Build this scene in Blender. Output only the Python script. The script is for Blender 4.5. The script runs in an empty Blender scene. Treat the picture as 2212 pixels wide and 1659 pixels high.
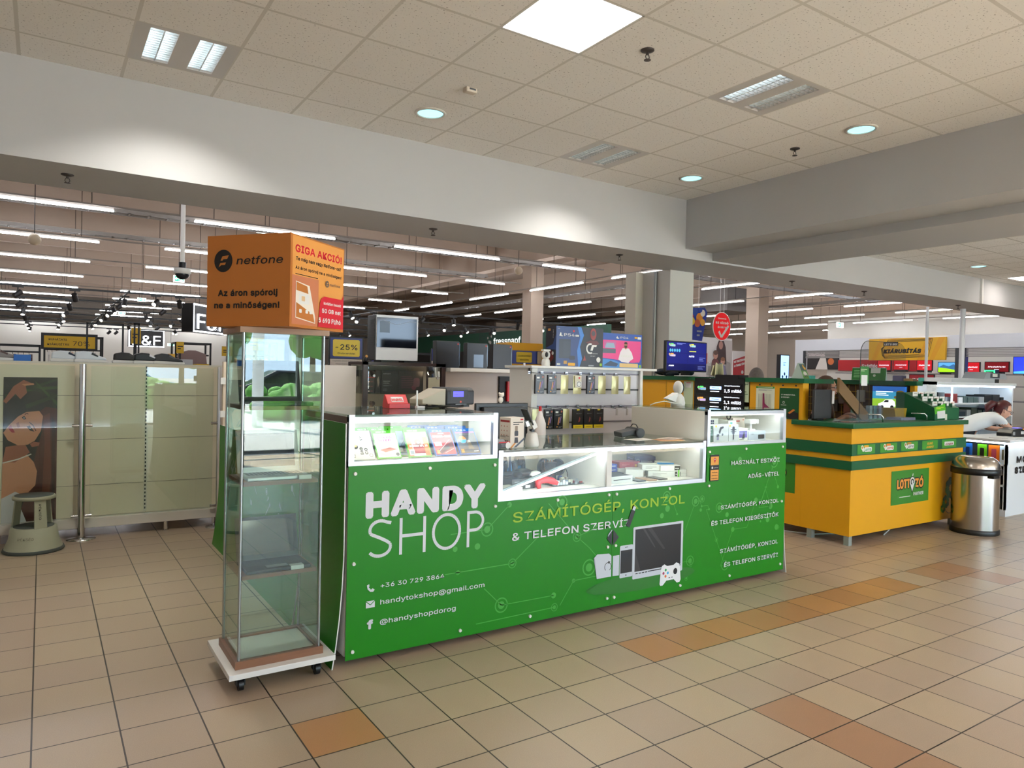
import bpy, math, random
from mathutils import Vector, Matrix
R = random.Random(7)
sc = bpy.context.scene
COL = sc.collection
PI = math.pi
# ---------------------------------------------------------------- camera, world, exposure
cam = bpy.data.cameras.new('camera'); CAM = bpy.data.objects.new('camera', cam); COL.objects.link(CAM)
cam.sensor_width = 36; cam.sensor_fit = 'HORIZONTAL'; cam.lens = 25.105; cam.clip_start = .05; cam.clip_end = 300
_r, _u, _d = (0.83513, -0.549636, 0.021394), (-0.010499, 0.022958, 0.999681), (0.549952, 0.835088, -0.013402)
CAM.matrix_world = Matrix(((_r[0], _u[0], -_d[0], 0), (_r[1], _u[1], -_d[1], 0), (_r[2], _u[2], -_d[2], 1.475), (0, 0, 0, 1)))
sc.camera = CAM
vs = sc.view_settings
vs.view_transform = 'Standard'; vs.look = 'None'; vs.exposure = 0.92; vs.gamma = 1; vs.use_curve_mapping = False
w = bpy.data.worlds.new('sky'); sc.world = w; w.use_nodes = True
bg = w.node_tree.nodes['Background']; bg.inputs[0].default_value = (.60, .76, 1, 1); bg.inputs[1].default_value = 7.0
cy = sc.cycles
cy.max_bounces = 8; cy.diffuse_bounces = 4; cy.glossy_bounces = 4; cy.transmission_bounces = 4; cy.transparent_max_bounces = 16
cy.caustics_reflective = False; cy.caustics_refractive = False; cy.sample_clamp_indirect = 6

def light(name, kind, loc, power, col=(1, 1, 1), rot=(0, 0, 0), size=1, size_y=None, spread=None, portal=False):
    l = bpy.data.lights.new(name, kind); o = bpy.data.objects.new(name, l); COL.objects.link(o)
    o.location = loc; o.rotation_euler = rot; l.energy = power; l.color = col
    if kind == 'AREA':
        l.shape = 'RECTANGLE' if size_y else 'SQUARE'; l.size = size
        if size_y: l.size_y = size_y
        if spread: l.spread = spread
        if portal: l.cycles.is_portal = True
    elif kind == 'SUN': l.angle = size
    return o
light('sun', 'SUN', (0, -20, 30), 42.0, (1, .95, .9), (math.radians(42), 0, math.radians(-18)), .01)
light('window_portal', 'AREA', (7.3, -6.0, 1.6), 1, rot=(PI/2, 0, 0), size=10.4, size_y=3.2, portal=True)

# ---------------------------------------------------------------- materials
def lin(h):
    h = h.lstrip('#'); o = []
    for i in (0, 2, 4):
        c = int(h[i:i+2], 16) / 255
        o.append(c / 12.92 if c <= .04045 else ((c + .055) / 1.055) ** 2.4)
    return (*o, 1)
MATS = {}
def mat(h, r=.5, m=0., e=0., var=0., vs_=8., spec=.5):
    """Principled material of one colour with a faint procedural variation of roughness and tone."""
    k = ('p', h, r, m, e, var, vs_, spec)
    if k in MATS: return MATS[k]
    M = bpy.data.materials.new('paint_' + h.lstrip('#')); M.use_nodes = True
    nt = M.node_tree; b = nt.nodes['Principled BSDF']
    b.inputs['Base Color'].default_value = lin(h); b.inputs['Roughness'].default_value = r; b.inputs['Metallic'].default_value = m
    b.inputs['Specular IOR Level'].default_value = spec
    if e:
        b.inputs['Emission Color'].default_value = lin(h); b.inputs['Emission Strength'].default_value = e
    if var:
        tc = nt.nodes.new('ShaderNodeTexCoord'); n = nt.nodes.new('ShaderNodeTexNoise'); n.inputs['Scale'].default_value = vs_
        n.inputs['Detail'].default_value = 5
        nt.links.new(tc.outputs['Object'], n.inputs['Vector'])
        mx = nt.nodes.new('ShaderNodeMix'); mx.data_type = 'RGBA'; c = lin(h)
        mx.inputs[6].default_value = tuple(max(0, x * (1 - var)) for x in c[:3]) + (1,)
        mx.inputs[7].default_value = tuple(min(1, x * (1 + var)) for x in c[:3]) + (1,)
        nt.links.new(n.outputs['Fac'], mx.inputs[0]); nt.links.new(mx.outputs[2], b.inputs['Base Color'])
    MATS[k] = M
    return M
def glass(name, tint=(.93, .97, .95), ior=1.5, rough=0.0):
    """Thin pane: clear with a Fresnel reflection."""
    k = ('g', name)
    if k in MATS: return MATS[k]
    M = bpy.data.materials.new(name); M.use_nodes = True; nt = M.node_tree
    nt.nodes.remove(nt.nodes['Principled BSDF'])
    t = nt.nodes.new('ShaderNodeBsdfTransparent'); t.inputs[0].default_value = (*tint, 1)
    g = nt.nodes.new('ShaderNodeBsdfGlossy'); g.inputs['Roughness'].default_value = rough
    f = nt.nodes.new('ShaderNodeFresnel'); ge = nt.nodes.new('ShaderNodeNewGeometry')
    nt.links.new(math_node(nt, 'MULTIPLY_ADD', ge.outputs['Backfacing'], 1 / ior - ior, ior), f.inputs[0])  # the same reflection on both faces of a thin pane
    x = nt.nodes.new('ShaderNodeMixShader')
    nt.links.new(f.outputs[0], x.inputs[0]); nt.links.new(t.outputs[0], x.inputs[1]); nt.links.new(g.outputs[0], x.inputs[2])
    nt.links.new(x.outputs[0], nt.nodes['Material Output'].inputs[0])
    MATS[k] = M
    return M
def node_mat(name):
    M = bpy.data.materials.new(name); M.use_nodes = True
    return M, M.node_tree, M.node_tree.nodes['Principled BSDF']
def wood(name, a, b, r=.45, sc_=(1, 14, 14)):
    if name in MATS: return MATS[name]
    M, nt, bs = node_mat(name)
    tc = nt.nodes.new('ShaderNodeTexCoord'); mp = nt.nodes.new('ShaderNodeMapping'); mp.inputs['Scale'].default_value = sc_
    n = nt.nodes.new('ShaderNodeTexNoise'); n.inputs['Scale'].default_value = 6; n.inputs['Detail'].default_value = 6
    mx = nt.nodes.new('ShaderNodeMix'); mx.data_type = 'RGBA'; mx.inputs[6].default_value = lin(a); mx.inputs[7].default_value = lin(b)
    nt.links.new(tc.outputs['Object'], mp.inputs[0]); nt.links.new(mp.outputs[0], n.inputs['Vector'])
    nt.links.new(n.outputs['Fac'], mx.inputs[0]); nt.links.new(mx.outputs[2], bs.inputs['Base Color'])
    bs.inputs['Roughness'].default_value = r
    MATS[name] = M
    return M
def math_node(nt, op, a, b=None, c=None):
    n = nt.nodes.new('ShaderNodeMath'); n.operation = op
    for i, x in enumerate((a, b, c)):
        if x is None: continue
        if isinstance(x, (int, float)): n.inputs[i].default_value = x
        else: nt.links.new(x, n.inputs[i])
    return n.outputs[0]
def tile_mat(name, base, var, grout, ox, oy, tu, tv, gw, rough, kind, spec=.5):
    """Square tiles of tu x tv with joints of width gw; tone changes from tile to tile."""
    M, nt, bs = node_mat(name)
    g = nt.nodes.new('ShaderNodeNewGeometry'); s = nt.nodes.new('ShaderNodeSeparateXYZ'); nt.links.new(g.outputs['Position'], s.inputs[0])
    u = math_node(nt, 'DIVIDE', math_node(nt, 'SUBTRACT', s.outputs[0], ox), tu)
    v = math_node(nt, 'DIVIDE', math_node(nt, 'SUBTRACT', s.outputs[1], oy), tv)
    du = math_node(nt, 'ABSOLUTE', math_node(nt, 'SUBTRACT', math_node(nt, 'FRACT', u), .5))
    dv = math_node(nt, 'ABSOLUTE', math_node(nt, 'SUBTRACT', math_node(nt, 'FRACT', v), .5))
    joint = math_node(nt, 'GREATER_THAN', math_node(nt, 'MAXIMUM', du, dv), .5 - gw / 2 / tu)
    cx = nt.nodes.new('ShaderNodeCombineXYZ')
    nt.links.new(math_node(nt, 'FLOOR', u), cx.inputs[0]); nt.links.new(math_node(nt, 'FLOOR', v), cx.inputs[1])
    wn = nt.nodes.new('ShaderNodeTexWhiteNoise'); wn.noise_dimensions = '2D'; nt.links.new(cx.outputs[0], wn.inputs['Vector'])
    a, b = lin(base), lin(var)
    m1 = nt.nodes.new('ShaderNodeMix'); m1.data_type = 'RGBA'; m1.inputs[6].default_value = a; m1.inputs[7].default_value = b
    nt.links.new(wn.outputs['Value'], m1.inputs[0])
    n = nt.nodes.new('ShaderNodeTexNoise'); nt.links.new(g.outputs['Position'], n.inputs['Vector']); n.inputs['Detail'].default_value = 4
    m2 = nt.nodes.new('ShaderNodeMix'); m2.data_type = 'RGBA'; m2.blend_type = 'MULTIPLY'; m2.inputs[0].default_value = 1
    nt.links.new(m1.outputs[2], m2.inputs[6])
    rp = nt.nodes.new('ShaderNodeValToRGB')
    if kind == 'floor':
        n.inputs['Scale'].default_value = 300
        rp.color_ramp.elements[0].position = .35; rp.color_ramp.elements[0].color = (.86, .86, .86, 1); rp.color_ramp.elements[1].position = .65
    else:
        n.inputs['Scale'].default_value = 75; n.inputs['Detail'].default_value = 2
        rp.color_ramp.elements[0].position = .30; rp.color_ramp.elements[0].color = (.42, .40, .38, 1); rp.color_ramp.elements[1].position = .36
    nt.links.new(n.outputs['Fac'], rp.inputs[0]); nt.links.new(rp.outputs[0], m2.inputs[7])
    m3 = nt.nodes.new('ShaderNodeMix'); m3.data_type = 'RGBA'; m3.inputs[7].default_value = lin(grout)
    nt.links.new(joint, m3.inputs[0]); nt.links.new(m2.outputs[2], m3.inputs[6]); nt.links.new(m3.outputs[2], bs.inputs['Base Color'])
    bs.inputs['Roughness'].default_value = rough; bs.inputs['Specular IOR Level'].default_value = spec
    return M
WHITE = mat('#dedcd8', .45); OFFW = mat('#cfc9c0', .5); BLACK = mat('#0b0b0d', .4); GREYP = mat('#8d9094', .4)
ALU = mat('#c3c6cc', .35, .75, var=.06, vs_=20); CHROME = mat('#d8d8d8', .12, 1.); GREEN = mat('#1a7d0c', .35, spec=.3); DGREEN = mat('#0d5531', .4)
YELLOW = mat('#e3a512', .42); RED = mat('#c3121b', .4); GLASS = glass('clear_glass'); SHOWGLASS = glass('cabinet_glass', (.86, .93, .89), 1.62)
LED = mat('#f4f8ff', .5, e=18.); ANTH = mat('#2a2a2c', .5)

# ---------------------------------------------------------------- mesh building
class MB:
    def __init__(s): s.v = []; s.f = []; s.m = []; s.mats = []; s.sm = []
    def mi(s, m):
        if m not in s.mats: s.mats.append(m)
        return s.mats.index(m)
    def add(s, vs, fs, m, smooth=False):
        b = len(s.v); s.v += [tuple(v) for v in vs]; k = s.mi(m)
        for f in fs: s.f.append(tuple(b + i for i in f)); s.m.append(k); s.sm.append(smooth)
        return s
    def box(s, x0, y0, z0, x1, y1, z1, m):
        if x0 > x1: x0, x1 = x1, x0
        if y0 > y1: y0, y1 = y1, y0
        if z0 > z1: z0, z1 = z1, z0
        return s.add([(x0, y0, z0), (x1, y0, z0), (x1, y1, z0), (x0, y1, z0), (x0, y0, z1), (x1, y0, z1), (x1, y1, z1), (x0, y1, z1)],
                     [(0, 3, 2, 1), (4, 5, 6, 7), (0, 1, 5, 4), (1, 2, 6, 5), (2, 3, 7, 6), (3, 0, 4, 7)], m)
    def obox(s, c, ax, ay, az, m):
        """box with centre c and half-edge vectors"""
        c, ax, ay, az = map(Vector, (c, ax, ay, az))
        V = [c + ax * i + ay * j + az * k for k in (-1, 1) for i, j in ((-1, -1), (1, -1), (1, 1), (-1, 1))]
        return s.add(V, [(0, 3, 2, 1), (4, 5, 6, 7), (0, 1, 5, 4), (1, 2, 6, 5), (2, 3, 7, 6), (3, 0, 4, 7)], m)
    def cyl(s, p0, p1, r0, m, r1=None, n=16, smooth=True, cap=True):
        p0, p1 = Vector(p0), Vector(p1); r1 = r0 if r1 is None else r1
        d = (p1 - p0).normalized(); a = d.orthogonal().normalized(); b = d.cross(a)
        V = []
        for p, r in ((p0, r0), (p1, r1)):
            for i in range(n):
                t = 2 * PI * i / n; V.append(p + a * (r * math.cos(t)) + b * (r * math.sin(t)))
        s.add(V, [(i, (i + 1) % n, n + (i + 1) % n, n + i) for i in range(n)], m, smooth)
        if cap:
            s.add(V[:n], [tuple(reversed(range(n)))], m); s.add(V[n:], [tuple(range(n))], m)
        return s
    def tube(s, P, r, m, n=8):
        P = [Vector(p) for p in P]; rr = r if isinstance(r, (list, tuple)) else [r] * len(P)
        V = []; a = None
        for i, p in enumerate(P):
            d = (P[min(i + 1, len(P) - 1)] - P[max(i - 1, 0)]).normalized()
            a = d.orthogonal().normalized() if a is None else (a - d * a.dot(d)).normalized()
            b = d.cross(a)
            for k in range(n):
                t = 2 * PI * k / n; V.append(p + a * (rr[i] * math.cos(t)) + b * (rr[i] * math.sin(t)))
        F = [(i * n + k, i * n + (k + 1) % n, (i + 1) * n + (k + 1) % n, (i + 1) * n + k) for i in range(len(P) - 1) for k in range(n)]
        F += [tuple(reversed(range(n))), tuple(range((len(P) - 1) * n, len(P) * n))]
        return s.add(V, F, m, True)
    def lathe(s, prof, c, m, n=28, sx=1., sy=1., smooth=True):
        V = [(c[0] + r * sx * math.cos(2 * PI * i / n), c[1] + r * sy * math.sin(2 * PI * i / n), c[2] + z) for r, z in prof for i in range(n)]
        F = [(j * n + i, j * n + (i + 1) % n, (j + 1) * n + (i + 1) % n, (j + 1) * n + i) for j in range(len(prof) - 1) for i in range(n)]
        s.add(V, F, m, smooth)
        k = len(prof) - 1
        if prof[0][0] > 1e-4: s.add(V[:n], [tuple(reversed(range(n)))], m)
        if prof[k][0] > 1e-4: s.add(V[k * n:], [tuple(range(n))], m)
        return s
    def sphere(s, c, r, m, n=14, k=9):
        rx, ry, rz = r if isinstance(r, (tuple, list)) else (r, r, r)
        V = [(c[0], c[1], c[2] - rz)]
        for j in range(1, k):
            t = -PI / 2 + PI * j / k
            V += [(c[0] + rx * math.cos(t) * math.cos(2 * PI * i / n), c[1] + ry * math.cos(t) * math.sin(2 * PI * i / n), c[2] + rz * math.sin(t)) for i in range(n)]
        V.append((c[0], c[1], c[2] + rz))
        F = [(0, 1 + (i + 1) % n, 1 + i) for i in range(n)]
        for j in range(k - 2):
            F += [(1 + j * n + i, 1 + j * n + (i + 1) % n, 1 + (j + 1) * n + (i + 1) % n, 1 + (j + 1) * n + i) for i in range(n)]
        L = len(V) - 1; F += [(L, 1 + (k - 2) * n + i, 1 + (k - 2) * n + (i + 1) % n) for i in range(n)]
        return s.add(V, F, m, True)
    def prism(s, pts, O, ux, uy, depth, m):
        """polygon in the frame O, ux, uy; extruded away from the viewer (against ux x uy)"""
        O, ux, uy = Vector(O), Vector(ux), Vector(uy); n = ux.cross(uy)
        a = sum(p[0] * q[1] - q[0] * p[1] for p, q in zip(pts, pts[1:] + pts[:1]))
        if a < 0: pts = pts[::-1]
        N = len(pts); A = [O + ux * x + uy * y for x, y in pts]; B = [p - n * depth for p in A]
        s.add(A + B, [tuple(range(N)), tuple(reversed(range(N, 2 * N)))] + [(i, N + i, N + (i + 1) % N, (i + 1) % N) for i in range(N)], m)
        return s
    def build(s, name, parent=None, bevel=0., loc=None, local=False, seg=2, sub=0):
        """One object. World coordinates in; the mesh is moved to its own base (or its parent's frame)."""
        me = bpy.data.meshes.new(name); V = s.v
        if parent is not None:
            if not local:
                iv = WM[parent.name].inverted(); V = [iv @ Vector(v) for v in V]
        else:
            xs = [[v[i] for v in V] for i in range(3)]
            loc = loc or ((min(xs[0]) + max(xs[0])) / 2, (min(xs[1]) + max(xs[1])) / 2, min(xs[2]))
            if not local: V = [(v[0] - loc[0], v[1] - loc[1], v[2] - loc[2]) for v in V]
        me.from_pydata([tuple(v) for v in V], [], s.f)
        for m in s.mats: me.materials.append(m)
        me.polygons.foreach_set('material_index', s.m); me.polygons.foreach_set('use_smooth', s.sm); me.update()
        o = bpy.data.objects.new(name, me); COL.objects.link(o)
        if parent is not None: o.parent = parent; WM[o.name] = WM[parent.name]
        else: o.location = loc; WM[o.name] = Matrix.Translation(loc)
        if bevel:
            b = o.modifiers.new('bevel', 'BEVEL'); b.width = bevel; b.segments = seg; b.limit_method = 'ANGLE'
        if sub:
            b = o.modifiers.new('sub', 'SUBSURF'); b.levels = sub; b.render_levels = sub
        return o
WM = {}
def thing(name, label, cat, loc=(0, 0, 0), rz=0., group=None):
    o = bpy.data.objects.new(name, None); COL.objects.link(o); o.empty_display_size = .1
    o.location = loc; o.rotation_euler = (0, 0, rz); WM[o.name] = Matrix.Translation(loc) @ Matrix.Rotation(rz, 4, 'Z')
    return tag(o, label, cat, group)
def tag(o, label, cat, group=None, kind=None):
    o['label'] = label; o['category'] = cat
    if group: o['group'] = group
    if kind: o['kind'] = kind
    return o
def struct(o): o['kind'] = 'structure'; return o
def dup(t, loc, rz=None, label=None, group=None):
    c = t.copy(); COL.objects.link(c); c.location = loc
    if rz is not None: c.rotation_euler = (0, 0, rz)
    WM[c.name] = Matrix.Translation(loc) @ Matrix.Rotation(c.rotation_euler[2], 4, 'Z')
    if label: c['label'] = label
    if group: c['group'] = group
    for k in list(t.children):
        d = k.copy(); COL.objects.link(d); d.parent = c; WM[d.name] = WM[c.name]
        for g in list(k.children):
            e = g.copy(); COL.objects.link(e); e.parent = d; WM[e.name] = WM[c.name]
    return c
def bx(name, parent, x0, y0, z0, x1, y1, z1, m, bevel=0., local=False):
    return MB().box(x0, y0, z0, x1, y1, z1, m).build(name, parent, bevel, local=local)

# ---------------------------------------------------------------- printed matter: flat figures and lettering in one mesh
TXT = {}
try: FONT = bpy.data.fonts.load(bpy.utils.system_resource('DATAFILES', path='fonts') + '/Inter.woff2')   # Blender's own interface font
except Exception: FONT = None
def text_mesh(s, bold):
    k = (s, bold)
    if k in TXT: return TXT[k]
    cu = bpy.data.curves.new('t', 'FONT'); cu.body = s; cu.size = 1; cu.resolution_u = 4; cu.fill_mode = 'BOTH'; cu.space_character = 1 + 1.7 * max(0, bold)
    if FONT: cu.font = FONT
    o = bpy.data.objects.new('t', cu); COL.objects.link(o)
    dg = bpy.context.evaluated_depsgraph_get(); me = bpy.data.meshes.new_from_object(o.evaluated_get(dg))
    V = [(v.co.x, v.co.y) for v in me.vertices]; F = [tuple(p.vertices) for p in me.polygons]
    bpy.data.objects.remove(o); bpy.data.curves.remove(cu); bpy.data.meshes.remove(me)
    TXT[k] = (V, F)
    return TXT[k]
CAPH = .727
XN, XP, YN, YP, UP = (-1, 0, 0), (1, 0, 0), (0, -1, 0), (0, 1, 0), (0, 0, 1)
class Print:
    def __init__(s, O, ux=XP, uy=UP, eps=.0012):
        s.O, s.ux, s.uy = Vector(O), Vector(ux).normalized(), Vector(uy).normalized(); s.n = s.ux.cross(s.uy); s.k = 0; s.eps = eps; s.b = MB()
    def pt(s, x, y, up=0.): return s.O + s.ux * x + s.uy * y + s.n * (s.eps + s.k * s.eps * .25 + up)
    def poly(s, pts, m):
        a = sum(p[0] * q[1] - q[0] * p[1] for p, q in zip(pts, pts[1:] + pts[:1]))
        if a < 0: pts = pts[::-1]
        s.b.add([s.pt(*p) for p in pts], [tuple(range(len(pts)))], m); s.k += 1
        return s
    def rect(s, x0, y0, x1, y1, m, r=0.):
        if not r: return s.poly([(x0, y0), (x1, y0), (x1, y1), (x0, y1)], m)
        P = []
        for cx, cy_, a in ((x1 - r, y0 + r, -90), (x1 - r, y1 - r, 0), (x0 + r, y1 - r, 90), (x0 + r, y0 + r, 180)):
            P += [(cx + r * math.cos(math.radians(a + t)), cy_ + r * math.sin(math.radians(a + t))) for t in (0, 22, 45, 68, 90)]
        return s.poly(P, m)
    def disc(s, x, y, r, m, ry=None, n=20):
        return s.poly([(x + r * math.cos(2 * PI * i / n), y + (ry or r) * math.sin(2 * PI * i / n)) for i in range(n)], m)
    def ring(s, x, y, r, w, m, n=24, a0=0, a1=360):
        V = []; full = a1 - a0 >= 360
        for i in range(n + 1):
            t = math.radians(a0 + (a1 - a0) * i / n)
            V += [s.pt(x + q * math.cos(t), y + q * math.sin(t)) for q in (r, r - w)]
        s.b.add(V, [(2 * i, 2 * i + 2, 2 * i + 3, 2 * i + 1) for i in range(n)], m); s.k += 1
        return s
    def line(s, P, w, m):
        for (x0, y0), (x1, y1) in zip(P, P[1:]):
            l = math.hypot(x1 - x0, y1 - y0) or 1; a, b = -(y1 - y0) / l * w / 2, (x1 - x0) / l * w / 2
            s.b.add([s.pt(x0 - a, y0 - b), s.pt(x1 - a, y1 - b), s.pt(x1 + a, y1 + b), s.pt(x0 + a, y0 + b)], [(0, 1, 2, 3)], m)
        s.k += 1
        return s
    def text(s, t, x, y, h, m, w=None, al='l', bold=0., sl=0., rot=0.):
        V, F = text_mesh(t, bold)
        if not F: return s
        k = h / CAPH; a, b = min(v[0] for v in V), max(v[0] for v in V); kx = k if w is None else w / (b - a)
        W = (b - a) * kx; x0 = x - (0 if al == 'l' else W / 2 if al == 'c' else W)
        c_, s_ = math.cos(rot), math.sin(rot); n = 0 if bold <= 0 else 6 if bold < .04 else 10
        for j in range(n + 1):   # heavier strokes: the outline again, moved round a small circle
            ox, oy = (0, 0) if j == 0 else (bold * k * math.cos(2 * PI * j / n), bold * k * math.sin(2 * PI * j / n)); out = []
            for px, py in V:
                lx, ly = (px - a) * kx + py * k * sl + x0 - x + ox, py * k + oy
                out.append(s.pt(x + lx * c_ - ly * s_, y + lx * s_ + ly * c_, 1e-5 * j))
            s.b.add(out, F, m)
        s.k += 1
        return s
    def greek(s, x, y, w, h, m, n=3, th=.4):
        """lines of writing too small to read in the photograph"""
        for i in range(n):
            q = h / n; s.rect(x, y + h - (i + 1) * q + q * (1 - th) / 2, x + w * (1 - .13 * ((i * 7) % 4)), y + h - i * q - q * (1 - th) / 2, m); s.k -= 1
        s.k += 1
        return s
    def build(s, name, parent, local=False): return s.b.build(name, parent, local=local)
# ---------------------------------------------------------------- floor
OX, OY, TU, TV = 1.4737, 3.2524, .29858, .30147
TB = tile_mat('beige_floor_tile', '#b4a188', '#ab9784', '#2c231a', OX, OY, TU, TV, .0062, .34, 'floor', .4)
TO = tile_mat('orange_floor_tile', '#b98a5c', '#ab7f59', '#3c342c', OX, OY, TU, TV, .0062, .34, 'floor', .4)
TR = tile_mat('brown_floor_tile', '#a67f63', '#a68469', '#3c342c', OX, OY, TU, TV, .0062, .34, 'floor', .4)
SPEC = {(-2, 1): TO, (14, 1): TR, (15, 1): TR, (15, 2): TR}
for i in range(4, 13): SPEC[(i, 1)] = TO
for i in range(4, 10): SPEC[(4, i)] = TR
b = MB(); I0, I1, V0, V1 = -26, 62, -13, 30
for i in range(I0, I1):
    for v in range(V0, V1):
        x, y = OX + i * TU, OY - v * TV
        b.add([(x, y - TV, 0), (x + TU, y - TV, 0), (x + TU, y, 0), (x, y, 0)], [(0, 1, 2, 3)], SPEC.get((i, v), TB))
gx0, gx1, gy0, gy1 = OX + I0 * TU, OX + I1 * TU, OY - V1 * TV, OY - V0 * TV
for q in ((-8, gy1, 36, 47), (-8, gy0, gx0, gy1), (gx1, gy0, 36, gy1)):
    b.add([(q[0], q[1], 0), (q[2], q[1], 0), (q[2], q[3], 0), (q[0], q[3], 0)], [(0, 1, 2, 3)], TB)
struct(b.build('floor'))
# ---------------------------------------------------------------- ceilings (cells of the fittings stay open)
CH, CH2 = 3.533, 3.285
CT = tile_mat('ceiling_tile', '#efeae4', '#eae5df', '#d3cdc4', .45, 3.03, .6, .6, .022, .9, 'ceiling', .2)
CT2 = tile_mat('ceiling_tile_side', '#f0eeea', '#eceae6', '#c4c1ba', 10.4, 5.63, .53, .53, .02, .9, 'ceiling', .2)
PANELS = [(2.25, 3.03), (2.25, -.57), (-1.95, 1.23), (5.25, -.57), (-1.95, -2.97), (2.25, -4.17), (5.25, -4.17)]  # only the first is in view; the others are added to light the hall
FLUOR = [(.45, 4.83), (4.05, 4.83), (4.05, 3.03)]
HOLES = {(round((x - .45) / .6), round((y - 3.03) / .6)) for x, y in PANELS + FLUOR}
b = MB()
for i in range(-10, 10):
    for j in range(-16, 5):
        if (i, j) in HOLES: continue
        x0, y0 = .45 + .6 * i, 3.03 + .6 * j; x1, y1 = min(x0 + .6, 6.2), min(y0 + .6, 5.83); y0 = max(y0, -6)
        if x1 > x0 and y1 > y0: b.add([(x0, y0, CH), (x1, y0, CH), (x1, y1, CH), (x0, y1, CH)], [(3, 2, 1, 0)], CT)
struct(b.build('ceiling'))
struct(MB().add([(7.65, -6, CH2), (30, -6, CH2), (30, 5.83, CH2), (7.65, 5.83, CH2)], [(3, 2, 1, 0)], CT2).build('ceiling_side'))
BEAM = mat('#bcbbbc', .7, var=.015, vs_=3)
def sbox(name, *a, m=BEAM): return struct(MB().box(*a, m).build(name))
sbox('ceiling_beam_left', -6, 5.83, 2.86, 7.65, 6.65, 5.6)
sbox('ceiling_beam_middle', 6.2, -6, 2.97, 6.66, 5.83, 3.7); sbox('ceiling_beam_step', 6.66, -6, 2.88, 7.65, 5.83, 3.7)
sbox('ceiling_beam_right', 7.65, 5.83, 2.86, 30, 6.65, 5.6)
sbox('trim_1', 13.38, 5.80, 2.86, 13.43, 5.84, 3.28, m=WHITE)
COLM = mat('#d3d1cb', .6, var=.02, vs_=2)
b = MB().box(6.71, 6.556, 0, 7.14, 7.05, 2.87, COLM); struct(b.build('column_front'))
b = MB().cyl((6.69, 6.80, 0), (6.69, 6.80, 2.86), .022, mat('#9a9c9c', .4, .6)); struct(b.build('trim_2'))
struct(MB().box(6.58, 7.05, 0, 6.78, 7.25, 2.87, mat('#d6cfc0', .6)).build('trim_3'))
# ---------------------------------------------------------------- the big store behind: shell, roof beams, far walls
CONC = mat('#b7a696', .85, var=.04, vs_=.6); DECK = mat('#a8988a', .85, var=.05, vs_=.4); FARW = mat('#c3b8aa', .8, var=.03, vs_=.5)
sbox('wall_left', -8.2, -6, 0, -8, 47, 5.6, m=FARW); sbox('wall_far', -8, 47, 0, 36, 47.2, 5.6, m=FARW); sbox('wall_right', 36, 6.65, 0, 36.2, 47, 5.6, m=FARW)
sbox('wall_hall_left', -6.2, -6, 0, -6, 7, 5.6, m=WHITE); sbox('wall_hall_right', 30, -6, 0, 30.2, 6.65, 5.6, m=WHITE)
sbox('roof', -8, 6.6, 5.5, 36, 47, 5.7, m=DECK); sbox('roof_hall', -6, -6, 3.72, 30, 6.0, 3.9, m=DECK)
sbox('wall_left_return', -8, 6.65, 0, -6, 6.85, 5.6, m=FARW)
for k in range(9):
    y = 14.5 + 3.45 * k
    sbox('roof_beam', -8, y, 4.95, 11.2, y + .22, 5.5, m=CONC)
sbox('roof_beam_main', 11.2, 8, 4.6, 11.55, 47, 5.5, m=CONC)
for k in range(7): sbox('roof_beam', 13.4 + 3.4 * k, 8, 4.95, 13.62 + 3.4 * k, 47, 5.5, m=CONC)
PART = mat('#d6d3ca', .7, var=.02, vs_=1)
sbox('wall_back', -8, 40, 0, 8.5, 40.2, 3.5, m=PART); sbox('wall_back_right', 20, 32, 0, 36, 32.2, 4.2, m=FARW)
sbox('column_store', 12.0, 17.3, 0, 12.45, 17.75, 5.5, m=CONC); sbox('column_store', 19.4, 15.0, 0, 19.9, 15.5, 5.5, m=CONC)
sbox('column_store', 9.6, 33, 0, 10.1, 33.5, 5.5, m=CONC)
sbox('roof_duct', 19.3, 16.2, 3.8, 20.9, 17.4, 4.6, m=mat('#6e6a66', .6))
TRAY = mat('#8f8a85', .4, .5)
for (x0, y0, x1, y1, z) in ((-6, 13.7, 10.5, 13.95, 4.05), (-6, 17.3, 10.5, 17.5, 4.2), (14.2, 9, 14.4, 30, 4.1), (20.9, 9, 21.05, 30, 3.95), (13, 13.6, 24.6, 13.75, 4.2)):
    b = MB(); L = math.hypot(x1 - x0, y1 - y0); xd = (x1 - x0) > (y1 - y0)
    if xd:
        b.box(x0, y0, z, x1, y0 + .02, z + .08, TRAY).box(x0, y1 - .02, z, x1, y1, z + .08, TRAY)
        for i in range(int(L / .3)): b.box(x0 + .3 * i, y0, z, x0 + .3 * i + .03, y1, z + .02, TRAY)
    else:
        b.box(x0, y0, z, x0 + .02, y1, z + .08, TRAY).box(x1 - .02, y0, z, x1, y1, z + .08, TRAY)
        for i in range(int(L / .3)): b.box(x0, y0 + .3 * i, z, x1, y0 + .3 * i + .03, z + .02, TRAY)
    tag(b.build('cable_tray'), 'pipe and cable tray under the store roof, running ' + ('along the first light line' if y0 < 14 and xd and x0 < 0 else 'along the second light line' if xd and x0 < 0 else 'away past the dark roof unit' if x0 > 20 else 'away above the price guarantee sign' if not xd else 'crosswise behind the price guarantee sign'), 'cable tray', 'cable trays under the roof')
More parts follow.
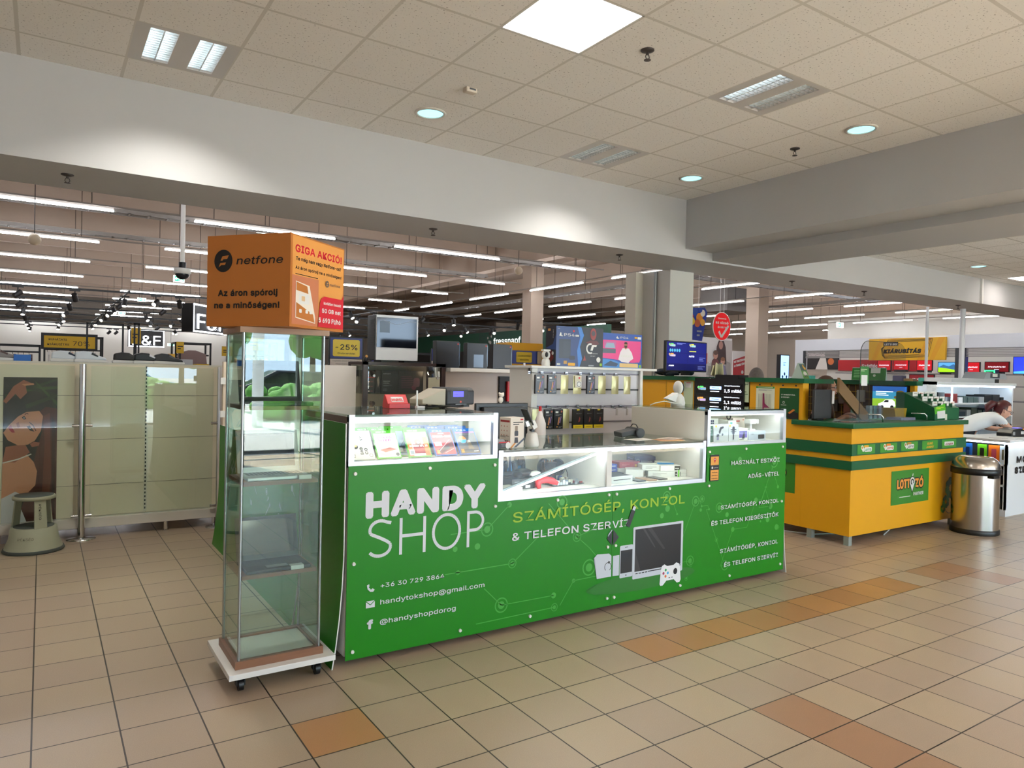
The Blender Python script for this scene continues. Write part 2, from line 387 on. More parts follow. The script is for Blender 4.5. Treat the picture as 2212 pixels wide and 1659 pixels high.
# rear glass front of the hall (seen in the cabinet's reflections) and the car park outside
FR = mat('#3a3d40', .4, .3)
sbox('wall_rear', -6, -6.1, 3.1, 30, -5.9, 3.72, m=WHITE); sbox('wall_rear_side', 12.5, -6.1, 0, 30, -5.9, 3.1, m=WHITE); sbox('wall_rear_edge', -6, -6.1, 0, 2.1, -5.9, 3.1, m=WHITE)
b = MB()
for k in range(7): b.box(2.1 + 1.733 * k - .04, -6.06, 0, 2.1 + 1.733 * k + .04, -5.94, 3.1, FR)
b.box(2.1, -6.04, .92, 12.5, -5.96, .99, FR).box(2.1, -6.06, 0, 12.5, -5.94, .06, FR)
b.add([(2.1, -6, .06), (12.5, -6, .06), (12.5, -6, 3.1), (2.1, -6, 3.1)], [(0, 1, 2, 3)], GLASS)
struct(b.build('window_1'))
sbox('ground', -60, -90, -.12, 90, -6.1, -.02, m=mat('#b5b2ac', .9, var=.08, vs_=1))
LEAF = mat('#4f8a2c', .8, var=.5, vs_=9)
def hedge(x0, y0, x1, y1, h, lab):
    b = MB()
    for _ in range(int(26 * (x1 - x0))):
        r = R.uniform(.22, .4); b.sphere((R.uniform(x0, x1), R.uniform(y0, y1), R.uniform(.1, h)), (r, r, r * .8), LEAF, 7, 5)
    tag(b.build('hedge'), lab, 'hedge')
hedge(1.5, -15, 4.2, -14, .85, 'clipped green hedge in front of the parked cars outside'); hedge(5.2, -15, 9, -14, .85, 'clipped green hedge beside the white pole outside')
def car(x, y, rz, h, lab):
    t = thing('car', lab, 'car', (x, y, 0), rz); cm = mat(h, .2, .2); dk = mat('#15181c', .15)
    side = [(-2.1, .3), (2.1, .3), (2.15, .75), (1.1, .95), (.5, 1.42), (-1.1, 1.45), (-1.9, 1.0), (-2.15, .9)]
    MB().prism(side, (0, -.85, 0), XP, UP, 1.7, cm).build('body', t, .05, local=True)
    MB().prism([(.95, .98), (.45, 1.36), (-1.0, 1.38), (-1.7, 1.0)], (0, -.87, 0), XP, UP, 1.74, dk).build('windows', t, local=True)
    for wx in (-1.35, 1.35):
        for wy in (-.8, .8): MB().cyl((wx, wy - .1, .31), (wx, wy + .1, .31), .31, BLACK).build('wheel', t, local=True)
car(2.8, -18.5, .1, '#1e9fc4', 'bright blue car parked behind the hedge outside'); car(7.8, -18.5, .1, '#2c2f36', 'dark grey car parked behind the hedge outside'); car(-2.6, -18, .1, '#23262c', 'black car parked at the end of the row outside')
tag(MB().cyl((4.6, -12, 0), (4.6, -12, 6), .14, WHITE).build('flag_pole'), 'white pole standing between the two hedges outside', 'pole')
for i, x in enumerate((-6, -1.5, 2.6, 6.6, 10.8, 15)):
    t = thing('tree', ['', 'first', 'second', 'third', 'fourth', 'fifth', 'last'][i + 1] + ' green tree from the left on the slope outside', 'tree', (x, -27 - (i % 2) * 3, 0), 0, 'trees outside')
    MB().cyl((0, 0, 0), (0, 0, 3.5), .16, mat('#5a4632', .9), .1).build('trunk', t, local=True)
    b = MB()
    for _ in range(16): b.sphere((R.uniform(-1.6, 1.6), R.uniform(-1.2, 1.2), R.uniform(2.4, 6)), R.uniform(.6, 1.1), LEAF, 8, 6)
    b.build('crown', t, local=True)
# ---------------------------------------------------------------- ceiling fittings
LEDP = mat('#fff6ee', .5, e=9.)
def panel(x, y, z, s, lab):
    t = thing('led_ceiling_light', lab, 'ceiling light', (x + s / 2, y + s / 2, z), 0, 'square light panels')
    h = s / 2
    MB().box(-h + .012, -h + .012, .004, h - .012, h - .012, .03, LEDP).build('diffuser', t, local=True)
    b = MB()
    for q in ((-h, -h, h, -h + .012), (-h, h - .012, h, h), (-h, -h, -h + .012, h), (h - .012, -h, h, h)): b.box(q[0], q[1], 0, q[2], q[3], .035, WHITE)
    b.build('frame', t, local=True)
pl = ['glowing square panel in the ceiling above the green counter', 'unseen added light panel above the middle of the hall entrance', 'unseen added light panel near the left hall wall', 'unseen added light panel right of the hall entrance', 'unseen added light panel by the left end of the glass front', 'unseen added light panel by the middle of the glass front', 'unseen added light panel by the right end of the glass front']
for (x, y), l in zip(PANELS, pl): panel(x, y, CH, .6, l)
panel(13.6, 5.0, CH2 - .004, .53, 'square light panel in the side ceiling beside the white seam of the beam')
for x, y in ((11, 1.5), (16, 1.5)): panel(x, y, CH2 - .004, .53, 'square light panel in the side ceiling above the phone shop, ' + ('nearer' if x < 12 else 'farther') + ' one')
SLAT = mat('#dfe3e4', .22, .85); PLATE = mat('#c6c1bd', .45); TUBE = mat('#f2fbff', .5, e=7.)
TUBED = mat('#f3efe4', .4, e=3.0)
def louvre(x, y, lab, lit, s=.6, z=None):
    """recessed louvre fitting: plate with two troughs of cross slats over the tubes"""
    z = CH if z is None else z
    t = thing('louvre_light', lab, 'ceiling light', (x + .3, y + .3, z), 0, 'louvre ceiling lights'); h = .29
    b = MB().box(-.3, -.3, .10, .3, .3, .12, PLATE)
    for q in ((-.3, -.3, -.22, .3), (-.06, -.3, .06, .3), (.22, -.3, .3, .3), (-.22, -.3, -.06, -.26), (-.22, .26, -.06, .3), (.06, -.3, .22, -.26), (.06, .26, .22, .3)): b.box(q[0], q[1], 0, q[2], q[3], .1, PLATE)
    b.build('plate', t, local=True)
    for k, x0 in enumerate((-.22, .06)):
        b = MB().box(x0 + .076, -.26, .002, x0 + .084, .26, .07, SLAT)
        for i in range(14): b.box(x0, -.255 + .037 * i, .004, x0 + .16, -.25 + .037 * i, .055, SLAT)
        b.build('louvre', t, local=True)
        for xx in (.04, .12): MB().cyl((x0 + xx, -.25, .082), (x0 + xx, .25, .082), .013, TUBE if lit[k] else TUBED, n=10).build('tube', t, local=True)
louvre(.45, 4.83, 'louvre light above the cream fence, one of its two troughs brighter', (1, 1))
louvre(4.05, 4.83, 'louvre light near the corner of the beams, farthest of the three over the counter', (0, 0))
louvre(4.05, 3.03, 'louvre light over the right half of the green counter', (1, 0))
for x, y in ((.75, 5.13), (4.35, 5.13)):
    light('louvre_glow', 'AREA', (x, y, CH - .01), 13, (1, .97, .88), size=.3, spread=2.2)
LENS = mat('#8fe6f4', .3, e=1.15)
def downlight(x, y, z, lab):
    t = thing('downlight', lab, 'ceiling light', (x, y, z), 0, 'round downlights')
    MB().lathe([(.125, 0), (.125, -.008), (.105, -.012), (.1, -.004), (.1, 0)], (0, 0, 0), OFFW).build('rim', t, local=True)
    MB().lathe([(.1, -.003), (.09, -.006), (0.0001, -.006)], (0, 0, 0), LENS).build('lens', t, local=True)
downlight(2.55, 5.13, CH, 'round downlight beside the small ceiling detector'); downlight(5.55, 3.34, CH, 'round downlight right of the louvre light, nearest the right beam')
downlight(5.55, 5.16, CH, 'round downlight nearest the corner where the beams meet'); downlight(11.95, 5.24, CH2, 'round downlight in the side ceiling')
light('side_ceiling_glow', 'AREA', (9.6, 5.2, CH2 - .02), 9, (1, .93, .75), size=.25, spread=2.0)  # warm area lamp under the side ceiling, without a fitting of its own
SPK = mat('#4a4442', .4, .5)
def sprinkler(x, y, z, lab):
    t = thing('sprinkler', lab, 'sprinkler', (x, y, z), 0, 'ceiling sprinklers')
    MB().lathe([(.042, 0), (.042, -.006), (.02, -.014), (.0001, -.016)], (0, 0, 0), SPK, 18).build('rosette', t, local=True)
    MB().cyl((0, 0, -.012), (0, 0, -.03), .009, SPK, n=8).tube([(-.01, 0, -.028), (-.016, 0, -.045), (-.006, 0, -.062)], .003, SPK, 6).tube([(.01, 0, -.028), (.016, 0, -.045), (.006, 0, -.062)], .003, SPK, 6).build('body', t, local=True)
    MB().lathe([(.0001, -.06), (.022, -.062), (.022, -.065), (.0001, -.067)], (0, 0, 0), SPK, 14).build('deflector', t, local=True)
for x, y, z, l in ((3.16, 3.33, CH, 'sprinkler in the tile right of the glowing panel'), (5.56, 3.96, CH, 'sprinkler near the downlights by the right beam'), (.14, 6.15, 2.86, 'sprinkler under the left beam above the poster'), (3.13, 6.19, 2.86, 'sprinkler under the left beam, right of the orange sign box'), (5.46, 6.13, 2.86, 'sprinkler under the left beam near the column'),
                   (8.72, 6.2, 2.86, 'sprinkler under the right beam, nearest the column'), (10.47, 6.18, 2.86, 'sprinkler under the right beam above the yellow kiosk'), (13.43, 6.2, 2.86, 'sprinkler under the right beam near its white seam')): sprinkler(x, y, z, l)
t = thing('ceiling_detector', 'small beige detector on the ceiling by the round downlight', 'detector', (2.56, 4.52, CH))
MB().box(-.045, -.03, -.035, .045, .03, 0, mat('#cfc3b4', .5)).build('housing', t, .008, local=True); MB().box(-.02, -.032, -.02, .03, -.028, -.008, mat('#5d5f66', .3)).build('window', t, local=True)
# ---------------------------------------------------------------- glass display cabinet with the orange sign box
OAK = wood('brown_oak', '#8a5f45', '#7a5138'); OAKC = wood('pale_oak', '#a88468', '#95725a')
cx0, cx1, cy0, cy1 = .762, 1.132, 3.375, 3.70
CAB = thing('display_cabinet', 'tall narrow glass display cabinet on a white castor board beside the green counter', 'display cabinet', (.95, 3.55, 0))
bx('base_board', CAB, .709, 3.312, .080, 1.197, 3.81, .106, WHITE, .002)
for x, y in ((.775, 3.39), (1.13, 3.39), (.775, 3.73), (1.13, 3.73)):
    c = MB().cyl((x - .011, y, .028), (x + .011, y, .028), .028, BLACK, n=18).build('castor', CAB)
    MB().box(x - .02, y - .02, .07, x + .02, y + .02, .08, BLACK).box(x - .02, y - .012, .025, x - .015, y + .02, .075, BLACK).box(x + .015, y - .012, .025, x + .02, y + .02, .075, BLACK).build('fork', c)
MB().box(.745, 3.362, .106, 1.152, 3.392, .142, OAK).box(.745, 3.69, .106, 1.152, 3.72, .142, OAK).box(.745, 3.392, .106, .775, 3.69, .142, OAK).box(1.122, 3.392, .106, 1.152, 3.69, .142, OAK).build('plinth', CAB)
bx('floor_board', CAB, .775, 3.392, .106, 1.122, 3.69, .132, WHITE)
for n, q in (('front', (cx0 + .01, cy0, cx1 - .01, cy0 + .004)), ('back', (cx0 + .01, cy1 - .004, cx1 - .01, cy1)), ('left', (cx0, cy0 + .01, cx0 + .004, cy1 - .01)), ('right', (cx1 - .004, cy0 + .01, cx1, cy1 - .01))):
    bx('glass_pane', CAB, q[0], q[1], .142, q[2], q[3], 1.64, SHOWGLASS)
for x in (cx0, cx1):
    for y in (cy0, cy1): MB().cyl((x, y, .142), (x, y, 1.64), .007, mat('#aab4b6', .25, .85), n=10).build('corner_post', CAB)
for z in (.505, .935, 1.285): bx('shelf', CAB, cx0 + .012, cy0 + .012, z, cx1 - .012, cy1 - .012, z + .018, OAK)
bx('top_cap', CAB, .742, 3.352, 1.64, 1.152, 3.722, 1.666, OAKC)
SIL = mat('#c9cccf', .3, .4); SCR = mat('#0c1018', .08)
def laptop(lab, z, body, bezel, open_=1.85, y=3.47, w=.3, d=.2):
    t = thing('laptop', lab, 'laptop', (.947, y, z), 0, 'laptops in the glass cabinet'); h = w / 2
    MB().box(-h, -.07, 0, h, d - .07, .016, body).build('base', t, .004, local=True)
    p = Print((0, -.05, .016), XP, YP, .0006)
    for i in range(6):
        for k in range(14): p.rect(-h + .02 + k * .0187, .06 + i * .0155, -h + .036 + k * .0187, .0725 + i * .0155, mat('#3b3d42', .5)); p.k = 0
    p.rect(-.05, .005, .05, .05, mat('#9fa2a6', .4)); p.build('keyboard', t, local=True)
    a = open_; c, s = math.cos(a), math.sin(a); O = Vector((0, d - .07, .014)); uy = Vector((0, -c, s))
    b = MB().prism([(-h, 0), (h, 0), (h, d + .01), (-h, d + .01)], O, XP, uy, .008, body); l = b.build('lid', t, local=True)
    Print(O, XP, uy, .0006).rect(-h + .006, .006, h - .006, d + .004, bezel).rect(-h + .02, .026, h - .02, d - .006, SCR).build('screen', l, local=True)
    return t
laptop('open black laptop on the top shelf of the glass cabinet', 1.303, ANTH, BLACK); laptop('open silver laptop on the middle shelf of the glass cabinet', .953, SIL, mat('#d9dbdc', .4), y=3.48)
laptop('open black laptop with a price card on the lowest shelf of the cabinet', .523, ANTH, BLACK)
for x, y, z, l in ((1.03, 3.40, .5235, 'white price card on the keyboard of the lowest black laptop'), (1.06, 3.40, .9535, 'white price card in front of the silver laptop'),):
    tag(MB().box(x - .03, y - .008, z, x + .03, y + .03, z + .019, mat('#dcdcd8', .6)).build('price_card'), l, 'price card')
ORG = mat('#bd722e', .5, var=.02, vs_=3); INK = mat('#14100f', .5)
F, Ld, Rd = Vector((.911, 3.181, 0)), Vector((-.624, .782, 0)), Vector((.782, .624, 0))
SB = thing('sign_box', 'orange advertising cube turned edgewise on top of the glass cabinet', 'sign', (.944, 3.494, 1.667))
b = MB(); P4 = [F, F + Rd * .441, F + Rd * .441 + Ld * .448, F + Ld * .448]; V = [(p.x, p.y, z) for z in (1.667, 2.081) for p in P4]
b.add(V, [(3, 2, 1, 0), (4, 5, 6, 7), (0, 1, 5, 4), (1, 2, 6, 5), (2, 3, 7, 6), (3, 0, 4, 7)], ORG).build('cube', SB)
O = F + Ld * .448; O.z = 1.667; W, H = .448, .414
p = Print(O, -Ld, UP, .0008)
def netlogo(p, x, y, r, ink, bgm, tw, th, col=None):
    p.disc(x, y, r, ink, r * 1.02, 28)
    p.poly([(x - .32 * r, y + .02 * r), (x - .1 * r, y + .42 * r), (x + .6 * r, y + .5 * r), (x + .42 * r, y + .16 * r), (x - .02 * r, y + .14 * r), (x - .1 * r, y + .02 * r)], bgm)
    p.poly([(x - .5 * r, y - .58 * r), (x - .34 * r, y - .2 * r), (x + .3 * r, y - .14 * r), (x + .18 * r, y - .38 * r), (x - .22 * r, y - .38 * r)], bgm)
    p.text('netfone', x + r * 1.45, y - r * .35, th, col or ink, w=tw, bold=.012, sl=.22)
netlogo(p, .2 * W, .72 * H, .112 * W, INK, ORG, .545 * W, .115 * H)
p.text('Az áron spórolj', .5 * W, .335 * H, .088 * H, INK, w=.71 * W, al='c', bold=.035)
p.text('ne a minőségen!', .49 * W, .2 * H, .088 * H, INK, w=.78 * W, al='c', bold=.035)
p.build('printed_side', SB)
O = F.copy(); O.z = 1.667; W, H = .441, .414
p = Print(O, Rd, UP, .0008); RED2 = mat('#d11a2e', .45); OR2 = mat('#e09a4a', .5)
p.rect(.03 * W, .03 * H, .985 * W, .985 * H, OR2).rect(.03 * W, .03 * H, .5 * W, .56 * H, mat('#c87a55', .5))
p.text('GIGA AKCIÓ!', .08 * W, .815 * H, .105 * H, RED2, w=.86 * W, bold=.035)
p.text('Te még nem vagy Netfone-os?', .09 * W, .725 * H, .052 * H, INK, w=.84 * W, bold=.03)
p.text('Az áron spórolj ne a minőségen!', .08 * W, .63 * H, .045 * H, INK, w=.86 * W, bold=.025)
p.greek(.08 * W, .565 * H, .4 * W, .02 * H, INK, 1)
p.poly([(.09 * W, .10 * H), (.44 * W, .06 * H), (.44 * W, .13 * H), (.33 * W, .47 * H), (.09 * W, .50 * H)], mat('#e6dccf', .5))
p.poly([(.10 * W, .11 * H), (.43 * W, .07 * H), (.40 * W, .16 * H), (.10 * W, .27 * H)], ORG).poly([(.10 * W, .40 * H), (.31 * W, .38 * H), (.29 * W, .46 * H), (.10 * W, .49 * H)], ORG)
p.rect(.14 * W, .26 * H, .33 * W, .37 * H, WHITE, .01).rect(.19 * W, .29 * H, .25 * W, .345 * H, mat('#d8b489', .5), .004)
for q in (.15, .26, .33): p.rect(q * W, .16 * H, (q + .045) * W, .2 * H, WHITE, .004)
netlogo(p, .655 * W, .535 * H, .036 * W, mat('#6b5a4c', .5), OR2, .2 * W, .042 * H, mat('#6b5a4c', .5))
p.poly([(.49 * W, .03 * H), (.985 * W, .03 * H), (.985 * W, .44 * H), (.95 * W, .385 * H), (.6 * W, .385 * H), (.55 * W, .36 * H), (.52 * W, .31 * H)], RED2)
p.text('Korlátlan beszéd', .93 * W, .295 * H, .042 * H, WHITE, w=.34 * W, al='r', bold=.02).text('50 GB net', .93 * W, .2 * H, .062 * H, WHITE, w=.37 * W, al='r', bold=.03).text('5 690 Ft/hó', .93 * W, .085 * H, .072 * H, WHITE, w=.43 * W, al='r', bold=.03)
p.build('printed_poster', SB)

# ---------------------------------------------------------------- green shop counter: three showcases, two front panels, flared side panels
CREAM = mat('#d9d3c9', .5); INN = mat('#e4e0d8', .45)
def led(name, parent, x0, y0, z0, x1, y1, z1, m=LED): return bx(name, parent, x0, y0, z0, x1, y1, z1, m)
def showcase(lab, x0, x1, z0, z1, y0=3.392, y1=4.18, right=INN, left=INN, div=None, rail=.024):
    t = thing('showcase', lab, 'showcase', ((x0 + x1) / 2, (y0 + y1) / 2, 0))
    MB().box(x0, y0 + .01, .05, x1, y1, z0 + .02, INN).build('cabinet_body', t)
    bx('back_panel', t, x0 + .02, y1 - .018, z0, x1 - .02, y1, z1 - .012, INN)
    bx('side_wall', t, x0, y0 + .02, z0, x0 + .02, y1, z1 - .012, left); bx('side_wall', t, x1 - .02, y0 + .02, z0, x1, y1, z1 - .012, right)
    b = MB().box(x0, y0 - .008, z0 - .005, x1, y0 + .02, z0 + rail, ALU).box(x0, y0 - .008, z1 - .012 - rail, x1, y0 + .02, z1 - .012, ALU)
    b.box(x0, y0 - .009, z0 - .005, x0 + .03, y0 + .02, z1, ALU).box(x1 - .03, y0 - .009, z0 - .005, x1, y0 + .02, z1, ALU)
    if div: b.box(div - .02, y0 - .006, z0, div + .02, y0 + .02, z1 - .012, WHITE)
    b.build('aluminium_frame', t)
    if div: bx('divider', t, div - .012, y0 + .02, z0, div + .012, y1 - .02, z1 - .014, INN)
    bx('front_glass', t, x0 + .03, y0 + .002, z0 + rail, x1 - .03, y0 + .006, z1 - .012 - rail, GLASS)
    bx('glass_top', t, x0, y0 - .006, z1 - .010, x1, y1, z1, SHOWGLASS); bx('glass_edge', t, x0 + .03, y0 - .0075, z1 - .010, x1 - .03, y0 - .0062, z1 - .001, mat('#16302c', .1))
    return t
SL = showcase('tall left showcase of the green counter, full of console games', 1.270, 2.140, 1.0, 1.258, left=wood('dark_walnut', '#6a4a3c', '#584036'))
SM = showcase('low middle showcase of the counter with a lit diagonal strip', 2.150, 3.850, .76, 1.045, div=2.973, y1=4.15)
SR = showcase('tall right showcase of the green counter with boxed phone accessories', 3.860, 4.728, 1.0, 1.258, left=CREAM, y1=4.15)
led('light_strip', SL, 1.31, 3.425, 1.214, 2.10, 3.44, 1.22); led('light_strip', SR, 3.90, 3.425, 1.214, 4.69, 3.44, 1.22); led('light_strip', SM, 3.01, 3.425, 1.0, 3.80, 3.44, 1.006)
v0, v1 = Vector((2.19, 3.425, .80)), Vector((2.95, 3.425, 1.012)); dv = (v1 - v0).normalized(); up = Vector((-dv.z, 0, dv.x))
MB().obox((v0 + v1) / 2 + up * .006, dv * (v1 - v0).length / 2, Vector((0, .007, 0)), up * .006, mat('#b9bcc0', .4, .3)).build('strip_profile', SM)
MB().obox((v0 + v1) / 2 - up * .006, dv * (v1 - v0).length / 2, Vector((0, .006, 0)), up * .005, LED).build('strip_tube', SM)
LGREEN = mat('#3f9d33', .4); LTXT = mat('#d3d4da', .45); LIME = mat('#93b80e', .45)
def fpanel(lab, pts, screws, printer):
    xs = [q[0] for q in pts]
    t = thing('counter_front_board', lab, 'panel', ((min(xs) + max(xs)) / 2, 3.385, .036))
    MB().prism(pts, (0, 3.3785, 0), XP, UP, .004, GREEN).build('board', t)
    p = Print((0, 3.3785, 0), XP, UP, .0006); printer(p); p.build('printed_graphics', t)
    for x, z in screws:
        MB().cyl((x, 3.3785, z), (x, 3.371, z), .0095, mat('#e0dfdb', .35), .0085, n=14).build('standoff_cap', t)
def node(p, x, y, r, ring=True, m=LGREEN):
    p.disc(x, y, r, m, n=14); p.k = 1
    if ring: p.ring(x, y, r * 2, r * .35, m, 20); p.k = 1
def left_print(p):
    for x, y, r, g in ((2.08, .609, .02, 1), (2.253, .397, .014, 1), (1.899, .392, .013, 0), (2.184, .169, .022, 1), (2.552, .168, .018, 0), (2.56, .096, .012, 1), (2.701, .235, .013, 0), (2.225, .735, .016, 0), (1.879, .522, .015, 0), (2.019, .521, .018, 0), (2.44, .537, .014, 0), (2.82, .30, .026, 1), (2.72, .50, .016, 1), (2.6, .72, .02, 1), (2.88, .545, .016, 0)): node(p, x, y, r, g)
    for L in ([(1.85, .605), (2.08, .609)], [(2.08, .609), (2.225, .735)], [(1.82, .392), (2.253, .397)], [(2.253, .397), (2.44, .537), (2.6, .56)], [(2.068, .28), (2.184, .169), (2.552, .168)], [(2.02, .09), (2.56, .096)], [(2.6, .10), (2.701, .235), (2.95, .24)], [(2.5, .72), (2.72, .50), (2.95, .56)], [(2.72, .5), (2.82, .42), (2.94, .30)]): p.line(L, .005, LGREEN); p.k = 1
    p.k = 4
    p.text('HANDY', 1.374, .746, .159, LTXT, w=.678, bold=.055)
    W_ = .0165
    def arc(cx, cy, rx, ry, a0, a1, n=16): return [(cx + rx * math.cos(math.radians(a0 + (a1 - a0) * i / n)), cy + ry * math.sin(math.radians(a0 + (a1 - a0) * i / n))) for i in range(n + 1)]
    p.line([(1.502, .703)] + arc(1.443, .672, .056, .046, 55, 200, 14) + [(1.400, .650), (1.44, .632), (1.478, .612)] + arc(1.440, .583, .060, .044, 20, -150, 16), W_, LTXT)
    p.line([(1.557, .532), (1.557, .722)], W_, LTXT).line([(1.692, .530), (1.692, .720)], W_, LTXT).line([(1.557, .628), (1.692, .628)], W_, LTXT)
    p.line(arc(1.824, .625, .080, .091, 0, 360, 40), W_, LTXT).line([(1.957, .524), (1.957, .722)], W_, LTXT).line([(1.957, .714), (2.0, .714)] + arc(2.0, .665, .050, .049, 90, -90, 16) + [(1.957, .616)], W_, LTXT)
    p.text('+36 30 729 3864', 1.45, .376, .031, LTXT, w=.364, bold=.012).text('handytokshop@gmail.com', 1.45, .291, .034, LTXT, w=.618, bold=.012).text('@handyshopdorog', 1.45, .190, .034, LTXT, w=.438, bold=.012)
    p.poly([(1.376, .398), (1.388, .404), (1.390, .392), (1.386, .388), (1.398, .374), (1.406, .380), (1.418, .372), (1.410, .362), (1.394, .364), (1.380, .378)], LTXT)
    p.rect(1.372, .283, 1.420, .318, LTXT).line([(1.372, .317), (1.396, .297), (1.420, .317)], .004, GREEN)
    p.text('f', 1.383, .178, .056, LTXT, w=.026, bold=.05)
    p.text('SZÁMÍTÓGÉ', 2.250, .631, .081, LIME, w=.735, bold=.012); p.text('& TELEFON SZER', 2.247, .527, .060, LTXT, w=.738, bold=.016)
def right_print(p):
    rr = random.Random(3); pts = []
    for k in range(34):
        x, y = rr.uniform(3.05, 4.66), rr.uniform(.1, .95)
        if x < 3.85 and y > .72: continue
        r = rr.choice((.008, .012, .018, .022)); node(p, x, y, r, rr.random() < .55); pts.append((x, y))
    pts.sort()
    for a, c in zip(pts[::2], pts[2::2]):
        if abs(a[0] - c[0]) + abs(a[1] - c[1]) < .45 and not (c[0] < 3.85 and a[1] > .7):
            p.line([a, (c[0] - abs(c[1] - a[1]) * .5, a[1]), c], .0035, LGREEN); p.k = 1
    p.k = 4; LG = mat('#c3c8d2', .45); BK = mat('#131313', .3)
    p.disc(3.28, .155, .48, mat('#1f7114', .4), .058, 36)
    p.text('P, KONZOL', 3.005, .629, .081, LIME, w=.638, bold=.012); p.text('VÍZ', 3.003, .524, .060, LTXT, w=.136, bold=.016)
    p.poly([(3.012, .22), (3.065, .217), (3.065, .347), (3.012, .347)], LG)
    p.rect(3.07, .197, 3.180, .403, LG, .008).rect(3.076, .226, 3.176, .372, BK).rect(3.112, .388, 3.138, .392, BK).disc(3.124, .211, .006, mat('#777c85', .4))
    p.rect(3.18, .174, 3.635, .511, LG, .008).rect(3.197, .221, 3.616, .495, BK)
    p.poly([(3.26, .495), (3.28, .495), (3.38, .36), (3.37, .36)], mat('#3c3a3a', .3)).poly([(3.30, .495), (3.34, .495), (3.47, .34), (3.45, .34)], mat('#343232', .3)).poly([(3.197, .36), (3.25, .221), (3.197, .221)], mat('#343232', .3))
    for k in range(4): p.rect(3.205 + .028 * k, .205, 3.226 + .028 * k, .211, BK)
    p.rect(3.315, .207, 3.45, .213, BK).rect(3.606, .212, 3.616, .217, BK)
    p.poly([(3.423, .109), (3.430, .098), (3.452, .097), (3.485, .125), (3.555, .125), (3.585, .098), (3.610, .100), (3.620, .115), (3.612, .20), (3.600, .226), (3.575, .236), (3.55, .222), (3.49, .222), (3.465, .236), (3.443, .228), (3.432, .20)], mat('#e3e3e6', .4))
    for x, y, c in ((3.477, .197, '#2b9c55'), (3.457, .177, '#a0275c'), (3.497, .175, '#3aa0d8'), (3.476, .155, '#d86a3a')): p.disc(x, y, .0095, mat(c, .4), n=12)
    p.disc(3.567, .178, .019, BK, .021).rect(3.505, .139, 3.518, .144, BK).rect(3.53, .139, 3.543, .144, BK)
    p.poly([(3.114, .529), (3.144, .514), (3.190, .615), (3.160, .628)], mat('#1a1a1a', .4)).poly([(3.126, .535), (3.139, .529), (3.172, .603), (3.160, .609)], BK).poly([(3.164, .627), (3.184, .618), (3.196, .640), (3.176, .650)], LG)
    p.poly([(3.006, .5165), (3.054, .462), (3.006, .414)], mat('#1c1c1c', .4))
    ST = mat('#e09a3a', .45)
    p.rect(3.884, .760, 3.976, .945, INK, .01).rect(3.889, .885, 3.971, .932, ST).rect(3.889, .873, 3.971, .890, ST).rect(3.889, .767, 3.971, .838, ST)
    p.disc(3.93, .913, .012, RED).poly([(3.919, .908), (3.941, .908), (3.93, .885)], RED).disc(3.93, .913, .005, WHITE)
    p.disc(3.905, .855, .008, WHITE).text('netfone', 3.918, .851, .009, WHITE, w=.045, sl=.2)
    for i, s in enumerate(('Netfone', 'SIM kártya', 'értékesítés.')): p.text(s, 3.93, .818 - .021 * i, .0095, INK, al='c', bold=.02, w=.055 + .005 * i)
    for s, x0, x1, y, h in (('HASZNÁLT ESZKÖZ', 4.105, 4.646, .864, .039), ('ADÁS-VÉTEL', 4.288, 4.646, .759, .040), ('SZÁMÍTÓGÉP, KONZOL', 4.003, 4.648, .556, .037), ('ÉS TELEFON KIEGÉSZÍTŐK', 3.909, 4.649, .451, .040), ('SZÁMÍTÓGÉP, KONZOL', 4.005, 4.650, .246, .039), ('ÉS TELEFON SZERVÍZ', 4.052, 4.655, .144, .040)):
        p.text(s, x0, y, h, LTXT, w=x1 - x0, bold=.018)
def left_print2(p):
    left_print(p); LG = mat('#c3c8d2', .45)
    p.poly([(2.853, .351), (2.881, .373), (2.977, .367), (2.9975, .350), (2.9975, .22), (2.881, .22)], LG).poly([(2.853, .351), (2.862, .351), (2.881, .22)], mat('#9aa0aa', .4))
    p.ring(2.969, .285, .028, .004, INK, 20, -60, 230).poly([(2.972, .322), (2.972, .302), (2.990, .314)], INK)
    p.poly([(2.9975, .518), (2.956, .463), (2.9975, .418)], mat('#1c1c1c', .4))
    for k in range(4): p.poly([(2.962 + .009 * k, .478 + .0095 * k), (2.966 + .009 * k, .474 + .0095 * k), (2.978 + .007 * k, .492 + .007 * k), (2.974 + .007 * k, .496 + .007 * k)], LG)
    p.poly([(2.803, .155), (2.86, .125), (2.9975, .115), (2.9975, .19), (2.88, .185)], mat('#1f7114', .4))
fpanel('green front panel with the shop name and phone number, left half of the counter', [(1.27, .036), (2.9985, .036), (2.9985, .757), (2.146, .757), (2.146, 1.003), (1.27, 1.003)],
       [(1.304, .965), (1.716, .971), (2.12, .967), (1.305, .515), (1.306, .076), (1.919, .073), (2.383, .073), (2.129, .735), (2.566, .735), (2.966, .736), (2.966, .409), (2.969, .086)], left_print2)
fpanel('green front panel with the laptop and game pad picture, right half of the counter', [(3.0005, .036), (4.733, .036), (4.733, 1.003), (3.855, 1.003), (3.855, .757), (3.0005, .757)],
       [(3.867 + .012, .966), (4.265, .973), (4.687, .972), (4.692, .558), (4.693, .081), (4.117, .071), (3.619, .073), (3.497, .738), (3.88, .73), (3.03, .736), (3.032, .411), (3.028, .084)], right_print)
